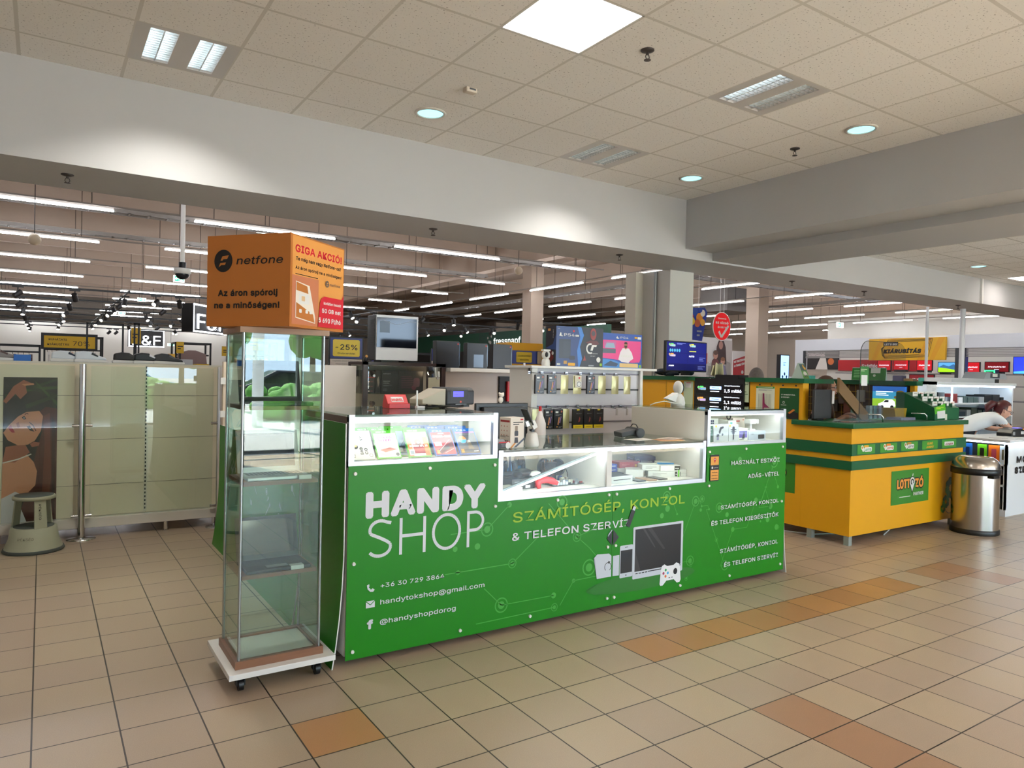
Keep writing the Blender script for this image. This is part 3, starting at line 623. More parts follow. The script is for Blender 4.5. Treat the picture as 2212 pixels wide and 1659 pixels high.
def flare(name, lab, x, sgn, y0, y1, m, z1=1.214):
    P = [(0, z1), (0, .55), (.006, .40), (.018, .24), (.034, .10), (.050, .0)]
    b = MB(); V = []
    for y in (y0, y1):
        for dx, z in P: V += [(x + sgn * dx, y, z), (x + sgn * (dx + .006), y, z)]
    n = len(P) * 2
    for i in range(len(P) - 1):
        a = 2 * i
        b_out = (a + 1, n + a + 1, n + a + 3, a + 3); b_in = (a, a + 2, n + a + 2, n + a)
        b.add([V[k] for k in b_out], [(0, 1, 2, 3)], m, True); b.add([V[k] for k in b_in], [(0, 1, 2, 3)], WHITE, True)
        b.add([V[k] for k in (a, a + 1, a + 3, a + 2)], [(0, 1, 2, 3)], WHITE); b.add([V[n + k] for k in (a, a + 2, a + 3, a + 1)], [(0, 1, 2, 3)], WHITE)
    b.add([V[0], V[1], V[n + 1], V[n]], [(0, 1, 2, 3)], WHITE)
    return tag(b.build(name), lab, 'panel')
flare('flared_end_board', 'green side panel curving outward at the floor, at the left end of the counter', 1.262, -1, 3.392, 4.05, GREEN)
flare('flared_end_board', 'white backed side panel curving outward at the right end of the counter', 4.738, 1, 3.392, 4.14, GREEN, 1.19)
KF = flare('kiosk_flank_board', 'green kiosk side sheet with white circuit lines, behind the glass cabinet', 1.262, -1, 4.08, 6.36, GREEN, 1.0)
p = Print((1.2555, 6.3, 0), YN, UP, .001); rr = random.Random(11)
for k in range(30):
    x, y = rr.uniform(.2, 2.1), rr.uniform(.42, .95); r = rr.choice((.008, .012, .02)); node(p, x, y, r, rr.random() < .6, LTXT); dx = rr.uniform(-.2, .2)
    p.line([(x, y), (x + dx, min(.98, max(.4, y + rr.choice((-1, 1)) * abs(dx) * .8)))], .006, LTXT); p.k = 1
p.build('printed_graphics', KF)
# ---------------------------------------------------------------- goods in and on the counter
def carton(name, label, cat, x, y, z, w_, d, h, m, rz=0., front=None, side=None, top=None, group=None, bevel=.0015):
    """box standing at its front left bottom corner; front(p, w, h), side(p, d, h) and top(p, w, d) print on its faces"""
    t = thing(name, label, cat, (x, y, z), rz, group)
    MB().box(0, 0, 0, w_, d, h, m).build('carton', t, bevel, local=True)
    if front: p = Print((0, 0, 0), XP, UP, .0006); front(p, w_, h); p.build('printed_front', t, local=True)
    if side: p = Print((0, d, 0), YN, UP, .0006); side(p, d, h); p.build('printed_side', t, local=True)
    if top: p = Print((0, 0, h), XP, YP, .0006); top(p, w_, d); p.build('printed_top', t, local=True)
    return t
CW, CHT, CT_ = .135, .171, .0145
PSB = mat('#1c5fb0', .25); XBG = mat('#4fae2d', .25); GREYC = mat('#cfccc6', .3)
def game(label, x, y, tilt, case, cover, art, z=1.021, rz=0.):
    t = thing('game_case', label, 'video game', (x, y, z), rz, 'console games in the left showcase')
    c, s = math.cos(tilt), math.sin(tilt); uy = Vector((0, s, c)); n = Vector(XP).cross(uy)
    O = Vector((0, 0, .005)); b = MB().obox(O + Vector((CW / 2, 0, 0)) + uy * CHT / 2 - n * CT_ / 2, (CW / 2, 0, 0), uy * CHT / 2, n * CT_ / 2, case); b.build('case', t, .002, local=True)
    p = Print(O, XP, uy, .0006); p.rect(.005, .006, CW - .006, CHT - .022, cover); art(p); p.build('cover', t, local=True)
def hdr(s):
    def f(p): p.text(s, .02, CHT - .0165, .0105, WHITE, w=.06, bold=.01)
    return f
def art_bad(p):
    p.text('BAD', .075, .03, .02, INK, w=.04, rot=PI/2, bold=.05).text('CO', .10, .03, .02, INK, w=.035, rot=PI/2, bold=.05).text('VY', .085, .11, .018, INK, w=.025, rot=PI/2, bold=.05)
    p.disc(.04, .075, .014, mat('#3a352c', .5)).disc(.04, .08, .008, YELLOW); p.rect(.012, .012, .03, .03, INK).rect(.015, .015, .027, .027, WHITE).disc(.115, .022, .01, INK).disc(.115, .022, .008, mat('#e9dfc8', .4))
def art_nfs(p):
    hdr('XBOX ONE')(p); c = mat('#d3208c', .4)
    p.text('NEED FOR', .018, .118, .014, c, w=.09, bold=.03, sl=.25).text('SPEED', .022, .102, .014, c, w=.07, bold=.03, sl=.25).greek(.03, .09, .06, .006, mat('#c07a9a', .5), 1)
    p.poly([(.01, .03), (.06, .075), (.125, .08), (.125, .02), (.05, .01)], mat('#d8c4b8', .4)).poly([(.02, .05), (.08, .062), (.12, .05), (.05, .035)], mat('#b75c4a', .4)).disc(.115, .02, .01, mat('#555555', .5))
def art_mad(p):
    hdr('XBOX ONE')(p); o = mat('#e0722a', .4)
    p.rect(.005, .006, .03, .12, o).rect(.1, .006, CW - .006, .12, o).rect(.035, .02, .1, .075, mat('#a6282c', .4)).disc(.068, .088, .02, mat('#8a5a4a', .4))
    p.text('MADDEN NFL 20', .015, .06, .016, WHITE, w=.105, bold=.05).rect(.008, .01, .038, .045, WHITE).rect(.013, .016, .033, .036, mat('#999999', .5)).disc(.07, .085, .008, WHITE)
def art_spi(p):
    hdr('PS4')(p); p.text('SPIDER-MAN', .012, .116, .018, mat('#efe7d8', .4), w=.112, bold=.04, sl=.0).rect(.05, .137, .085, .144, WHITE)
    p.poly([(.01, .03), (.125, .09), (.125, .05), (.04, .01)], mat('#5a0f18', .4)).line([(.02, .02), (.11, .1)], .002, WHITE).line([(.06, .015), (.12, .04)], .002, WHITE).rect(.012, .06, .055, .085, mat('#e6d9c8', .4)).rect(.012, .012, .03, .035, mat('#d98a2a', .4)).poly([(.05, .045), (.09, .06), (.1, .045), (.06, .03)], mat('#23232b', .4))
def art_des(p):
    hdr('PS4')(p); p.rect(.005, .138, CW - .006, .148, mat('#7a4a94', .4)).greek(.03, .125, .07, .012, mat('#6f7074', .4), 1).disc(.04, .095, .024, mat('#e0742c', .4), n=18).poly([(.016, .095), (.064, .095), (.06, .082), (.05, .073), (.03, .073), (.02, .082)], mat('#2a90d0', .4))
    p.disc(.075, .08, .012, mat('#8c8378', .4)).poly([(.06, .03), (.07, .075), (.085, .075), (.1, .03)], mat('#6a5844', .4)).rect(.012, .012, .03, .034, mat('#d98a2a', .4)).poly([(.09, .02), (.12, .022), (.12, .016), (.09, .015)], WHITE)
def art_blue(p): p.line([(.03, .03), (.1, .12)], .002, INK).rect(.025, .02, .075, .06, mat('#232323', .5)).rect(.035, .026, .06, .052, mat('#b8b4ae', .5)).text('0', .043, .032, .014, INK)
NONE = lambda p: None
game('white and sand war game case leaning at the left front of the showcase', 1.303, 3.44, .62, GREYC, mat('#e9dfc8', .35), art_bad)
game('green topped racing game case with pink title, second from the left', 1.452, 3.445, .62, XBG, mat('#e8e2dc', .35), art_nfs)
game('green topped game case with blue grey cover behind the racing game', 1.565, 3.50, .55, XBG, mat('#8fa3c2', .35), art_blue)
game('green and orange football game case in the middle of the row', 1.625, 3.435, .58, XBG, mat('#e7ddd2', .35), art_mad)
game('blue topped red game case right of the orange football game', 1.788, 3.445, .66, PSB, mat('#b3222c', .35), art_spi)
game('blue topped dark grey game case with an orange and blue disc, at the right end', 1.937, 3.44, .64, PSB, mat('#4a4a50', .35), art_des)
for lab, x, y, c, cv, s in (('green topped game case leaning behind the white war game', 1.385, 3.545, XBG, '#cfc6bd', 'XBOX ONE'), ('green topped game case half hidden behind the racing game, its cover dark', 1.455, 3.525, XBG, '#5c5652', 'XBOX ONE'), ('green topped game case leaning farthest back left of the middle', 1.555, 3.60, XBG, '#5a6a80', 'XBOX ONE'),
                            ('blue topped game case standing highest at the back of the showcase', 1.735, 3.62, PSB, '#6f8fc0', 'PS4'), ('blue topped game case behind the red game, its spine to the right', 1.80, 3.54, PSB, '#3f5f8a', 'PS4'), ('blue topped game case leaning behind the dark grey game', 1.905, 3.58, PSB, '#41516c', 'PS4'), ('blue topped game case directly behind the dark grey game', 1.915, 3.51, PSB, '#353c4c', 'PS4')):
    game(lab, x, y, .52, c, mat(cv, .35), hdr(s))
# on the left showcase
t = thing('phone_stand', 'red phone stand with a white lettered plate on the left showcase', 'phone stand', (1.775, 3.95, 1.2585)); rd = mat('#d01218', .35)
b = MB(); prof = [(-.05, 0), (.05, 0), (.05, .022), (.03, .08), (.018, .082), (-.028, .028), (-.05, .03)]
V = [(x, y, z) for x in (-.068, .068) for y, z in prof]; n = len(prof)
b.add(V, [tuple(range(n)), tuple(reversed(range(n, 2 * n)))] + [(i, n + i, n + (i + 1) % n, (i + 1) % n) for i in range(n)], rd); b.build('stand', t, .003, local=True)
uy = Vector((0, .046, .054)).normalized(); p = Print((-.068, -.028, .028), XP, uy, .001); p.rect(.03, .012, .108, .05, mat('#e3e3e3', .4)).text('MARVEL', .034, .019, .025, rd, w=.070, bold=.05); p.build('lettered_plate', t, local=True)
tag(MB().box(1.905, 3.93, 1.2585, 1.955, 3.965, 1.27, WHITE).box(1.905, 3.945, 1.27, 1.914, 3.952, 1.365, WHITE).build('plate_holder'), 'white upright plate holder between the red stand and the cash register', 'holder')
t = thing('cash_register', 'dark fiscal cash register with a blue display on the left showcase', 'cash register', (2.19, 4.10, 1.2585), .16)
dk = mat('#1b1c22', .45); b = MB(); prof = [(-.10, .015), (.06, 0), (.10, .03), (.10, .09), (.06, .125), (-.07, .125), (-.10, .105)]
V = [(x, y, z) for x in (-.07, .155) for y, z in prof]; n = len(prof)
b.add(V, [tuple(range(n)), tuple(reversed(range(n, 2 * n)))] + [(i, n + i, n + (i + 1) % n, (i + 1) % n) for i in range(n)], dk); b.build('body', t, .008, local=True)
MB().add([(-.215, -.04, .02), (-.215, .10, .02), (-.215, .10, .05), (-.215, -.04, .05), (-.07, -.09, .01), (-.07, .10, .01), (-.07, .10, .118), (-.07, -.09, .118)], [(3, 2, 1, 0), (4, 5, 6, 7), (0, 1, 5, 4), (1, 2, 6, 5), (2, 3, 7, 6), (3, 0, 4, 7)], mat('#b9b2a0', .5)).build('keyboard_flap', t, .005, local=True)
p = Print((-.07, -.1005, 0), XP, UP, .001); p.rect(.03, .052, .17, .112, BLACK, .004).rect(.05, .066, .135, .1, mat('#3b37e0', .3, e=1.6)).text('PATIKA', .06, .078, .008, mat('#1a1870', .3)); p.k = 0; p.disc(.112, .034, .0075, mat('#c2452c', .4)); p.build('display', t, local=True)
p = Print((-.02, -.1005, .02), XP, UP, .001); p.greek(.02, -.008, .09, .012, GREYP, 1, .3); p.build('slot_marks', t, local=True)
MB().box(-.05, -.08, 0, .13, .06, .015, dk).build('base', t, local=True)
MB().tube([(-.06, -.05, .012), (-.11, -.07, .006), (-.15, -.04, .006), (-.19, .03, .006)], .005, BLACK).build('cable', t, local=True)
tag(MB().tube([(2.10, 3.98, 1.263), (2.14, 3.96, 1.27), (2.20, 3.965, 1.263), (2.26, 4.0, 1.263), (2.29, 4.05, 1.27)], .006, BLACK).build('cable_bundle'), 'black cables in front of the cash register', 'cable')
# on the middle showcase
def pr_h(p, w_, h):
    p.greek(.02, h - .045, w_ - .03, .022, INK, 2, .5).rect(w_ - .03, h - .016, w_ - .008, h - .008, RED)
    p.rect(.035, .085, .055, .13, mat('#8a7564', .4), .004).rect(.031, .07, .059, .1, mat('#2b2730', .4), .006).poly([(.03, .03), (.034, .062), (.056, .062), (.06, .03)], mat('#241f28', .4))
    p.poly([(.0, .004), (.03, .03), (.045, .03), (.01, .0)], mat('#d98a3a', .4)).poly([(.025, .004), (w_, .06), (w_, .045), (.045, .004)], mat('#4b5364', .4))
def sd_h(p, d, h):
    p.rect(.008, h - .028, d - .008, h - .016, mat('#9c1f22', .4))
    for i in range(3):
        for j in range(3): p.disc(.018 + j * .026, h - .052 - i * .026, .004, mat('#b56a5a', .4), n=8)
    p.greek(.01, .06, d - .02, .012, mat('#6d6257', .5), 2)
    for i in range(2):
        for j in range(6): p.rect(.008 + j * .013, .022 + i * .014, .016 + j * .013, .031 + i * .014, INK)
carton('phone_holder_box', 'white boxed phone holder with a dark figure on the front, on the middle showcase', 'box', 2.275, 3.46, 1.0455, .105, .10, .178, mat('#ddd2c6', .5), .12, pr_h, sd_h)
t = thing('phone_gimbal', 'white face tracking phone holder gripping a phone beside its box', 'phone holder', (2.455, 3.50, 1.0455))
MB().lathe([(.040, 0), (.045, .01), (.041, .035), (.033, .075), (.026, .084), (.0001, .085)], (0, 0, 0), WHITE, 24).build('base', t, local=True)
MB().tube([(0, 0, .082), (.003, 0, .10), (-.012, 0, .125), (-.022, .004, .15)], [.008, .009, .012, .01], WHITE).build('neck', t, local=True)
MB().obox((.0, -.012, .132), (.012, 0, -.021), (0, .012, 0), (.014, 0, .008), WHITE).obox((-.035, .0, .14), (.006, 0, -.014), (0, .012, 0), (.014, 0, .006), SIL).cyl((0, -.013, .10), (0, .013, .10), .011, BLACK).build('clamp', t, local=True)
MB().obox((-.036, .0, .178), (-.026, 0, .048), (0, .032, 0), (.004, 0, .002), BLACK).build('phone', t, .003, local=True)
t = thing('toy_speaker', 'small grey car shaped speaker with a white wheel on the middle showcase', 'speaker', (2.21, 3.47, 1.0455), .1)
MB().box(-.05, -.03, .006, .045, .05, .035, mat('#4c4c4e', .4)).add([(-.045, -.026, .035), (.035, -.026, .035), (.035, .046, .035), (-.045, .046, .035), (-.03, -.015, .055), (.015, -.015, .055), (.015, .035, .055), (-.03, .035, .055)], [(4, 5, 6, 7), (0, 1, 5, 4), (1, 2, 6, 5), (2, 3, 7, 6), (3, 0, 4, 7)], GREYP).build('body', t, .004, local=True)
MB().cyl((.034, -.034, .02), (.034, -.028, .02), .019, WHITE).cyl((-.03, -.034, .018), (-.03, -.028, .018), .017, BLACK).build('wheel', t, local=True); MB().box(-.03, -.0335, .036, .05, -.0305, .042, RED).build('stripe', t, local=True)
t = thing('portable_speaker', 'black portable speaker with a strap near the right showcase', 'speaker', (3.62, 3.80, 1.0455), -.25)
MB().cyl((-.05, -.10, .034), (-.05, .08, .034), .034, BLACK, n=20).build('body', t, local=True); MB().cyl((-.05, -.104, .034), (-.05, -.10, .034), .030, ANTH, .024, n=20).build('end_cap', t, local=True)
MB().tube([(-.05, -.06, .066), (-.05, -.03, .09), (-.05, .02, .09), (-.05, .05, .066)], .004, BLACK, 6).build('strap', t, local=True); MB().obox((-.13, -.02, .03), (.06, 0, .012), (0, .06, 0), (-.004, 0, .018), ANTH).build('side_grille', t, .005, local=True)
for i, (x, y, a, c, l) in enumerate(((3.45, 3.62, .1, '#e6e2dc', 'white leaflet by the black portable speaker'), (3.62, 3.52, -.2, '#c98f5e', 'orange toned leaflet on the middle showcase'), (3.70, 3.58, .35, '#d8c9bd', 'pale pink leaflet under the cream side of the right showcase'))):
    t = thing('leaflet', l, 'leaflet', (x, y, 1.0455 + .0012 * i), a)
    MB().box(-.10, -.06, 0, .10, .06, .001, mat(c, .5)).build('sheet', t, local=True); p = Print((-.10, -.06, .001), XP, YP, .0004); p.greek(.02, .02, .12, .06, mat('#9a8578', .5), 4); p.build('printed_text', t, local=True)
# inside the middle showcase, left compartment
ZM = .7805
def blister(label, x):
    t = thing('gamepad_pack', label, 'game pad', (x, 4.0, ZM), 0, 'blue gamepad packs in the middle showcase')
    MB().box(-.06, 0, 0, .06, .06, .21, mat('#2f86c0', .4)).build('card', t, .002, local=True); Print((-.06, 0, 0), XP, UP, .0008).poly([(.0, .11), (.12, .07), (.12, .21), (0, .21)], WHITE).build('printed_front', t, local=True)
    b = MB().sphere((0, -.012, .12), (.042, .018, .04), BLACK, 16, 10).sphere((-.03, -.015, .085), (.014, .016, .045), BLACK).sphere((.03, -.015, .085), (.014, .016, .045), BLACK); b.build('controller', t, local=True)
    MB().cyl((-.016, -.03, .125), (-.016, -.04, .125), .009, ANTH).cyl((.016, -.03, .11), (.016, -.04, .11), .009, ANTH).build('thumb_stick', t, local=True)
blister('black gamepad in a blue and white pack, left one of two in the middle showcase', 2.56); blister('black gamepad in a blue and white pack, right one of two in the middle showcase', 2.70)
def speck(p, w_, h):
    r = random.Random(5)
    for _ in range(16): p.rect(*(lambda a, c: (a, c, a + .02, c + .006))(r.uniform(.01, w_ - .03), r.uniform(.005, h - .012)), mat('#7a2f28', .4)); p.k = 0
carton('keyboard_box', 'long flat black box with red flecks in the middle showcase', 'box', 2.40, 3.75, ZM, .42, .16, .06, BLACK, -.05, speck, None, lambda p, w_, d: speck(p, w_, d))
carton('headset_box', 'black box with a white emblem below the dark controller', 'box', 2.365, 3.57, ZM, .17, .12, .064, ANTH, 0, lambda p, w_, h: p.greek(.02, .03, .08, .02, GREYP, 2).rect(.10, .006, .135, .022, WHITE))
t = thing('game_controller', 'black game controller with a white grip lying on the black box', 'game pad', (2.46, 3.60, ZM + .068), .1)
MB().sphere((0, 0, .028), (.075, .04, .026), BLACK, 18, 10).sphere((-.065, -.03, .022), (.024, .045, .022), BLACK).build('body', t, local=True); MB().sphere((.075, -.03, .02), (.045, .024, .018), WHITE).build('grip', t, local=True)
tag(MB().cyl((2.50, 3.72, ZM), (2.46, 3.70, ZM + .15), .014, mat('#3c4450', .4)).build('dark_cylinder'), 'dark slanted tube standing between the blue gamepad packs', 'tube')
carton('router_box', 'flat white box in the bottom left corner of the middle showcase', 'box', 2.20, 3.43, ZM, .16, .13, .035, mat('#e4e0d0', .5), .1)
t = thing('red_controller_shell', 'bright red plastic controller shell on the white floor of the middle showcase', 'game pad', (2.61, 3.55, ZM))
MB().tube([(-.07, -.02, .004), (-.068, 0, .035), (-.03, .02, .045), (.02, .02, .045), (.055, .01, .035), (.08, -.01, .02)], [.012, .02, .022, .022, .022, .012], mat('#e01e26', .3)).build('shell', t, local=True); MB().tube([(-.062, .02, .004), (-.06, .03, .03), (-.03, .04, .04)], .012, mat('#e01e26', .3)).build('second_grip', t, local=True)
t = thing('motherboard', 'computer motherboard covered in chips and ports, lying in the middle showcase', 'circuit board', (2.67, 3.56, ZM), .06)
MB().box(0, 0, .002, .26, .22, .006, mat('#2a2c26', .4)).build('board', t, local=True); r = random.Random(2)
for i, c in enumerate(('#d8cfae', '#2e3f78', '#b7b2a2', '#8c2f2a', '#c9c3a5', '#3a3a3c', '#d9d4c0', '#556a86')):
    b = MB()
    for _ in range(7):
        x, y = r.uniform(0, .235), r.uniform(0, .2); b.box(x, y, .006, x + r.uniform(.008, .03), y + r.uniform(.006, .016), .006 + r.uniform(.006, .028), mat(c, .4))
    b.build(('connector', 'chip', 'capacitor', 'port', 'slot', 'heat_sink', 'memory_slot', 'socket')[i], t, local=True)
b = MB()
for i in range(5): b.box(.003 + i * .024, -.004, .006, .022 + i * .024, .018, .024 + (i % 2) * .012, SIL)
b.build('port_panel', t, local=True)
t = thing('cpu_cooler', 'tower processor cooler with copper pipes and a round black fan', 'cooler', (2.80, 3.79, ZM), .2)
b = MB()
for i in range(16): b.box(-.05, -.03, .045 + .005 * i, .05, .03, .0465 + .005 * i, mat('#77706a', .3, .6))
b.build('fin_stack', t, local=True)
b = MB()
for x in (-.04, -.015, .015, .04): b.tube([(x, 0, .0), (x, 0, .135)], .0035, mat('#b06a3c', .25, .9))
b.build('heat_pipe', t, local=True); MB().box(-.02, -.02, 0, .02, .02, .02, CHROME).build('base', t, local=True)
MB().cyl((.0, .035, .085), (.0, .055, .085), .055, BLACK, n=24).cyl((.06, -.02, .085), (.08, -.02, .085), .055, BLACK, n=24).build('fan', t, local=True)
tag(MB().tube([(2.93, 3.75, ZM), (2.925, 3.75, ZM + .05), (2.905, 3.75, ZM + .09)], .003, BLACK).sphere((2.904, 3.75, ZM + .095), .009, BLACK).cyl((2.93, 3.75, ZM), (2.93, 3.75, ZM + .008), .02, BLACK).build('desk_microphone'), 'small black stick microphone behind the motherboard', 'microphone')
tag(MB().obox((2.90, 3.62, ZM + .012), (.05, .06, 0), (.006, -.005, 0), (0, 0, .008), GREYP).build('metal_rail'), 'thin grey metal rail at the right edge of the motherboard', 'rail')
# right compartment
def lines(m=GREYP, n=2): return lambda p, w_, h: p.greek(w_ * .2, h * .25, w_ * .6, h * .5, m, n)
WB = mat('#e9e6df', .5)
carton('disc_drive', 'white disc drive with a black top and slot, front left of the right compartment', 'drive', 3.075, 3.48, ZM, .20, .18, .045, WHITE, .08, lambda p, w_, h: p.rect(.02, .02, w_ - .02, .025, INK), None, lambda p, w_, d: p.rect(.005, .005, w_ - .005, d - .005, ANTH))
for lab, x, y, z, w_, d, h, m, rz, fr, sd in (
    ('plain white phone box at an angle behind the disc drive', 3.40, 3.70, ZM, .12, .16, .05, WB, -.7, None, None), ('white phone box with faint pictures along its long side, front middle', 3.545, 3.63, ZM, .16, .15, .04, WB, -.62, lines(mat('#bdb8b0', .5)), None),
    ('dark violet power bank box with white lettering, on top of the pile', 3.63, 3.86, ZM + .048, .16, .2, .066, mat('#2d2a58', .4), -.45, lambda p, w_, h: p.disc(.025, h / 2, .014, GREYP).disc(.025, h / 2, .011, mat('#2d2a58', .4)).text('20000mAh', .05, h * .35, .016, WHITE, w=.085), lines(mat('#6c6aa0', .4))),
    ('dark red box lying behind the white phone boxes', 3.43, 3.80, ZM + .045, .18, .12, .042, mat('#9c1c24', .4), -.1, lambda p, w_, h: p.greek(.02, .012, .07, .018, mat('#c96a6a', .4), 2).rect(w_ - .045, .006, w_ - .025, .022, mat('#e0a83a', .4)), None),
    ('white box under the dark red box', 3.42, 3.80, ZM, .2, .15, .044, WB, -.1, None, None), ('white box carrying the dark violet power bank box', 3.62, 3.86, ZM, .19, .2, .047, WB, -.45, None, None),
    ('upper of two small blue boxes by the divider', 3.335, 3.80, ZM + .05, .075, .12, .026, mat('#2743a8', .4), 0, lines(WHITE, 1), None), ('lower of two small blue boxes by the divider', 3.335, 3.80, ZM + .022, .075, .12, .027, mat('#2338a0', .4), 0, lines(WHITE, 1), None), ('flat black box under the small blue boxes', 3.30, 3.74, ZM, .12, .14, .021, ANTH, 0, None, None),
    ('white phone box topped by nothing, beside the dark red box', 3.515, 3.66, ZM + .042, .13, .12, .04, WB, -.5, lines(mat('#b5b0a8', .5)), None),
    ('blue and white box right of the dark violet box', 3.70, 3.70, ZM + .042, .12, .13, .042, WB, -.6, lambda p, w_, h: p.rect(0, 0, w_, h, mat('#4d97cf', .4)).rect(.02, .012, w_ - .02, .02, WHITE), lines()),
    ('white box under the blue and white box', 3.69, 3.70, ZM, .13, .14, .041, WB, -.6, None, None),
    ('upper long white box with a black label at its end', 3.62, 3.585, ZM + .041, .15, .06, .038, WB, -.35, lambda p, w_, h: p.rect(w_ - .045, .004, w_ - .002, h - .004, INK).greek(w_ - .04, .012, .03, .012, WHITE, 1), None), ('lower long white box with a black label at its end', 3.62, 3.58, ZM, .15, .06, .04, WB, -.35, lambda p, w_, h: p.rect(w_ - .045, .004, w_ - .002, h - .004, INK).greek(w_ - .04, .012, .03, .012, WHITE, 1), None),
    ('upper white box with a bright green end, at the right of the compartment', 3.735, 3.53, ZM + .025, .085, .1, .024, WB, 0, lambda p, w_, h: p.rect(0, 0, .014, h, mat('#6fd02a', .4)), None), ('lower white box with a bright green end, at the right of the compartment', 3.735, 3.53, ZM, .085, .1, .024, WB, 0, lambda p, w_, h: p.rect(0, 0, .014, h, mat('#6fd02a', .4)), None)):
    carton('accessory_box', lab, 'box', x, y, z, w_, d, h, m, rz, fr, sd, None, 'boxes in the right compartment')
for i, (x, c, l) in enumerate(((3.30, '#2a3b40', 'dark phone lying flat beside the disc drive'), (3.40, '#b48d6f', 'copper coloured phone lying flat in the right compartment'), (3.50, '#30343c', 'black phone lying flat in front of the white boxes'))):
    tag(MB().box(x, 3.47, ZM, x + .075, 3.61, ZM + .008, mat(c, .2)).build('phone', bevel=.003), l, 'phone')
# right showcase
ZR = 1.0205
def pr_m1(p, w_, h): d = mat('#2a2838', .4); p.rect(.015, h - .016, .03, h - .002, mat('#e2c21c', .4)).poly([(.05, .07), (.065, .105), (.10, .112), (.105, .1), (.08, .09), (.066, .055)], d).poly([(.03, .055), (.055, .058), (.058, .04), (.03, .036)], d).rect(.032, .012, .055, .036, mat('#8b86a4', .4)).disc(.092, .052, .009, d)
def pr_m2(p, w_, h): d = mat('#20203a', .4); p.rect(.004, h - .016, .018, h - .002, mat('#e2c21c', .4)).rect(.036, .05, .062, .108, d, .01).line([(.018, .085), (.08, .085)], .006, d).line([(.018, .07), (.08, .07)], .004, d).rect(.042, .012, .056, .05, d)
for lab, x, y, z, w_, d, h, m, fr, sd, tp in (
    ('white and dark green boxed watch at the left of the right showcase', 3.935, 3.475, ZR, .085, .1, .118, WB, lambda p, w_, h: p.rect(.035, 0, w_, h, mat('#2f5a44', .4)).disc(.045, .035, .018, INK, .026).greek(.055, .06, .02, .04, GREYP, 2), None, None),
    ('grey box with a curved car phone mount picture', 4.025, 3.47, ZR, .158, .1, .122, mat('#c9cbcd', .5), pr_m1, None, None), ('grey box with a black clamp phone mount picture', 4.187, 3.47, ZR, .105, .1, .122, mat('#cfd0d2', .5), pr_m2, None, None),
    ('white box with a violet picture, right of the phone mount boxes', 4.30, 3.475, ZR, .105, .08, .092, WB, lambda p, w_, h: p.rect(.008, .022, w_ - .008, h - .02, mat('#6a5aa8', .4)).poly([(.04, .015), (.055, .065), (.07, .065), (.068, .015)], mat('#1a1830', .4)).greek(.01, .005, .05, .01, INK, 1), None, None),
    ('light grey box with a black speaker picture, front right of the showcase', 4.412, 3.475, ZR, .20, .1, .067, mat('#bfc4d0', .5), lambda p, w_, h: p.text('W-KING', .03, h - .025, .008, INK).rect(.112, .008, .185, .04, BLACK, .006).rect(.14, .012, .16, .036, mat('#3a1f28', .4)), None, None),
    ('white and pink boxed holder standing behind the speaker box', 4.46, 3.66, ZR, .14, .1, .155, mat('#ead8cd', .5), lambda p, w_, h: p.rect(.01, h - .03, .08, h - .02, mat('#c0453f', .4)).rect(.11, h - .02, .13, h - .012, mat('#d98a7c', .4)), None, None),
    ('white box with a teal square above the violet box', 4.36, 3.62, ZR + .07, .09, .1, .07, WB, lambda p, w_, h: p.rect(.02, .02, .045, .055, mat('#3fb5b0', .4)), None, None), ('plain white box under the teal marked box', 4.35, 3.62, ZR, .11, .11, .069, WB, None, None, None),
    ('white box with a dark flag like picture in the second row', 4.19, 3.70, ZR, .15, .1, .15, WB, lambda p, w_, h: p.rect(.06, .1, .10, .14, mat('#39365e', .4)).rect(.06, .118, .10, .122, WHITE).rect(.078, .1, .082, .14, WHITE), None, None),
    ('white box with a black cable picture at the back left', 4.02, 3.85, ZR, .22, .1, .195, WB, lambda p, w_, h: p.line([(.0, .165), (.12, .165)], .006, INK).poly([(.10, .16), (.14, .18), (.14, .15)], INK).rect(0, .0, w_, .09, mat('#2a2730', .4)), None, None)):
    carton('accessory_box', lab, 'box', x, y, z, w_, d, h, m, 0, fr, sd, tp, 'boxes in the right showcase')
for x, l in ((3.97, 'left'), (4.05, 'right')): tag(MB().tube([(x - .018, 3.56, ZR + .12), (x - .018, 3.56, ZR + .15), (x, 3.56, ZR + .156), (x + .018, 3.56, ZR + .15), (x + .018, 3.56, ZR + .12)], .007, WHITE, 6).build('hang_tab'), l + ' white hanging tab above the grey mount box', 'hang tab')
for x, y, l in ((4.26, 3.75, 'first'), (4.41, 3.66, 'second')):
    tag(MB().tube([(x + .022 * math.cos(k * .7), y, ZR + .165 + .02 * math.sin(k * .7)) for k in range(10)], .005, BLACK, 6).build('watch_strap'), 'black watch strap ring standing on the white boxes, ' + l + ' from the left', 'watch')
t = thing('toy_lamp', 'small white lamp with a square head standing on the speaker box', 'lamp', (4.53, 3.55, ZR + .067))
MB().box(-.03, -.02, 0, .03, .02, .01, WHITE).box(-.008, -.006, .01, .008, .006, .05, WHITE).build('foot', t, local=True); MB().box(-.04, -.03, .05, .035, .03, .085, mat('#f3f1ec', .4)).box(.042, -.03, .05, .06, .03, .085, mat('#f3f1ec', .4)).build('head', t, .006, local=True)
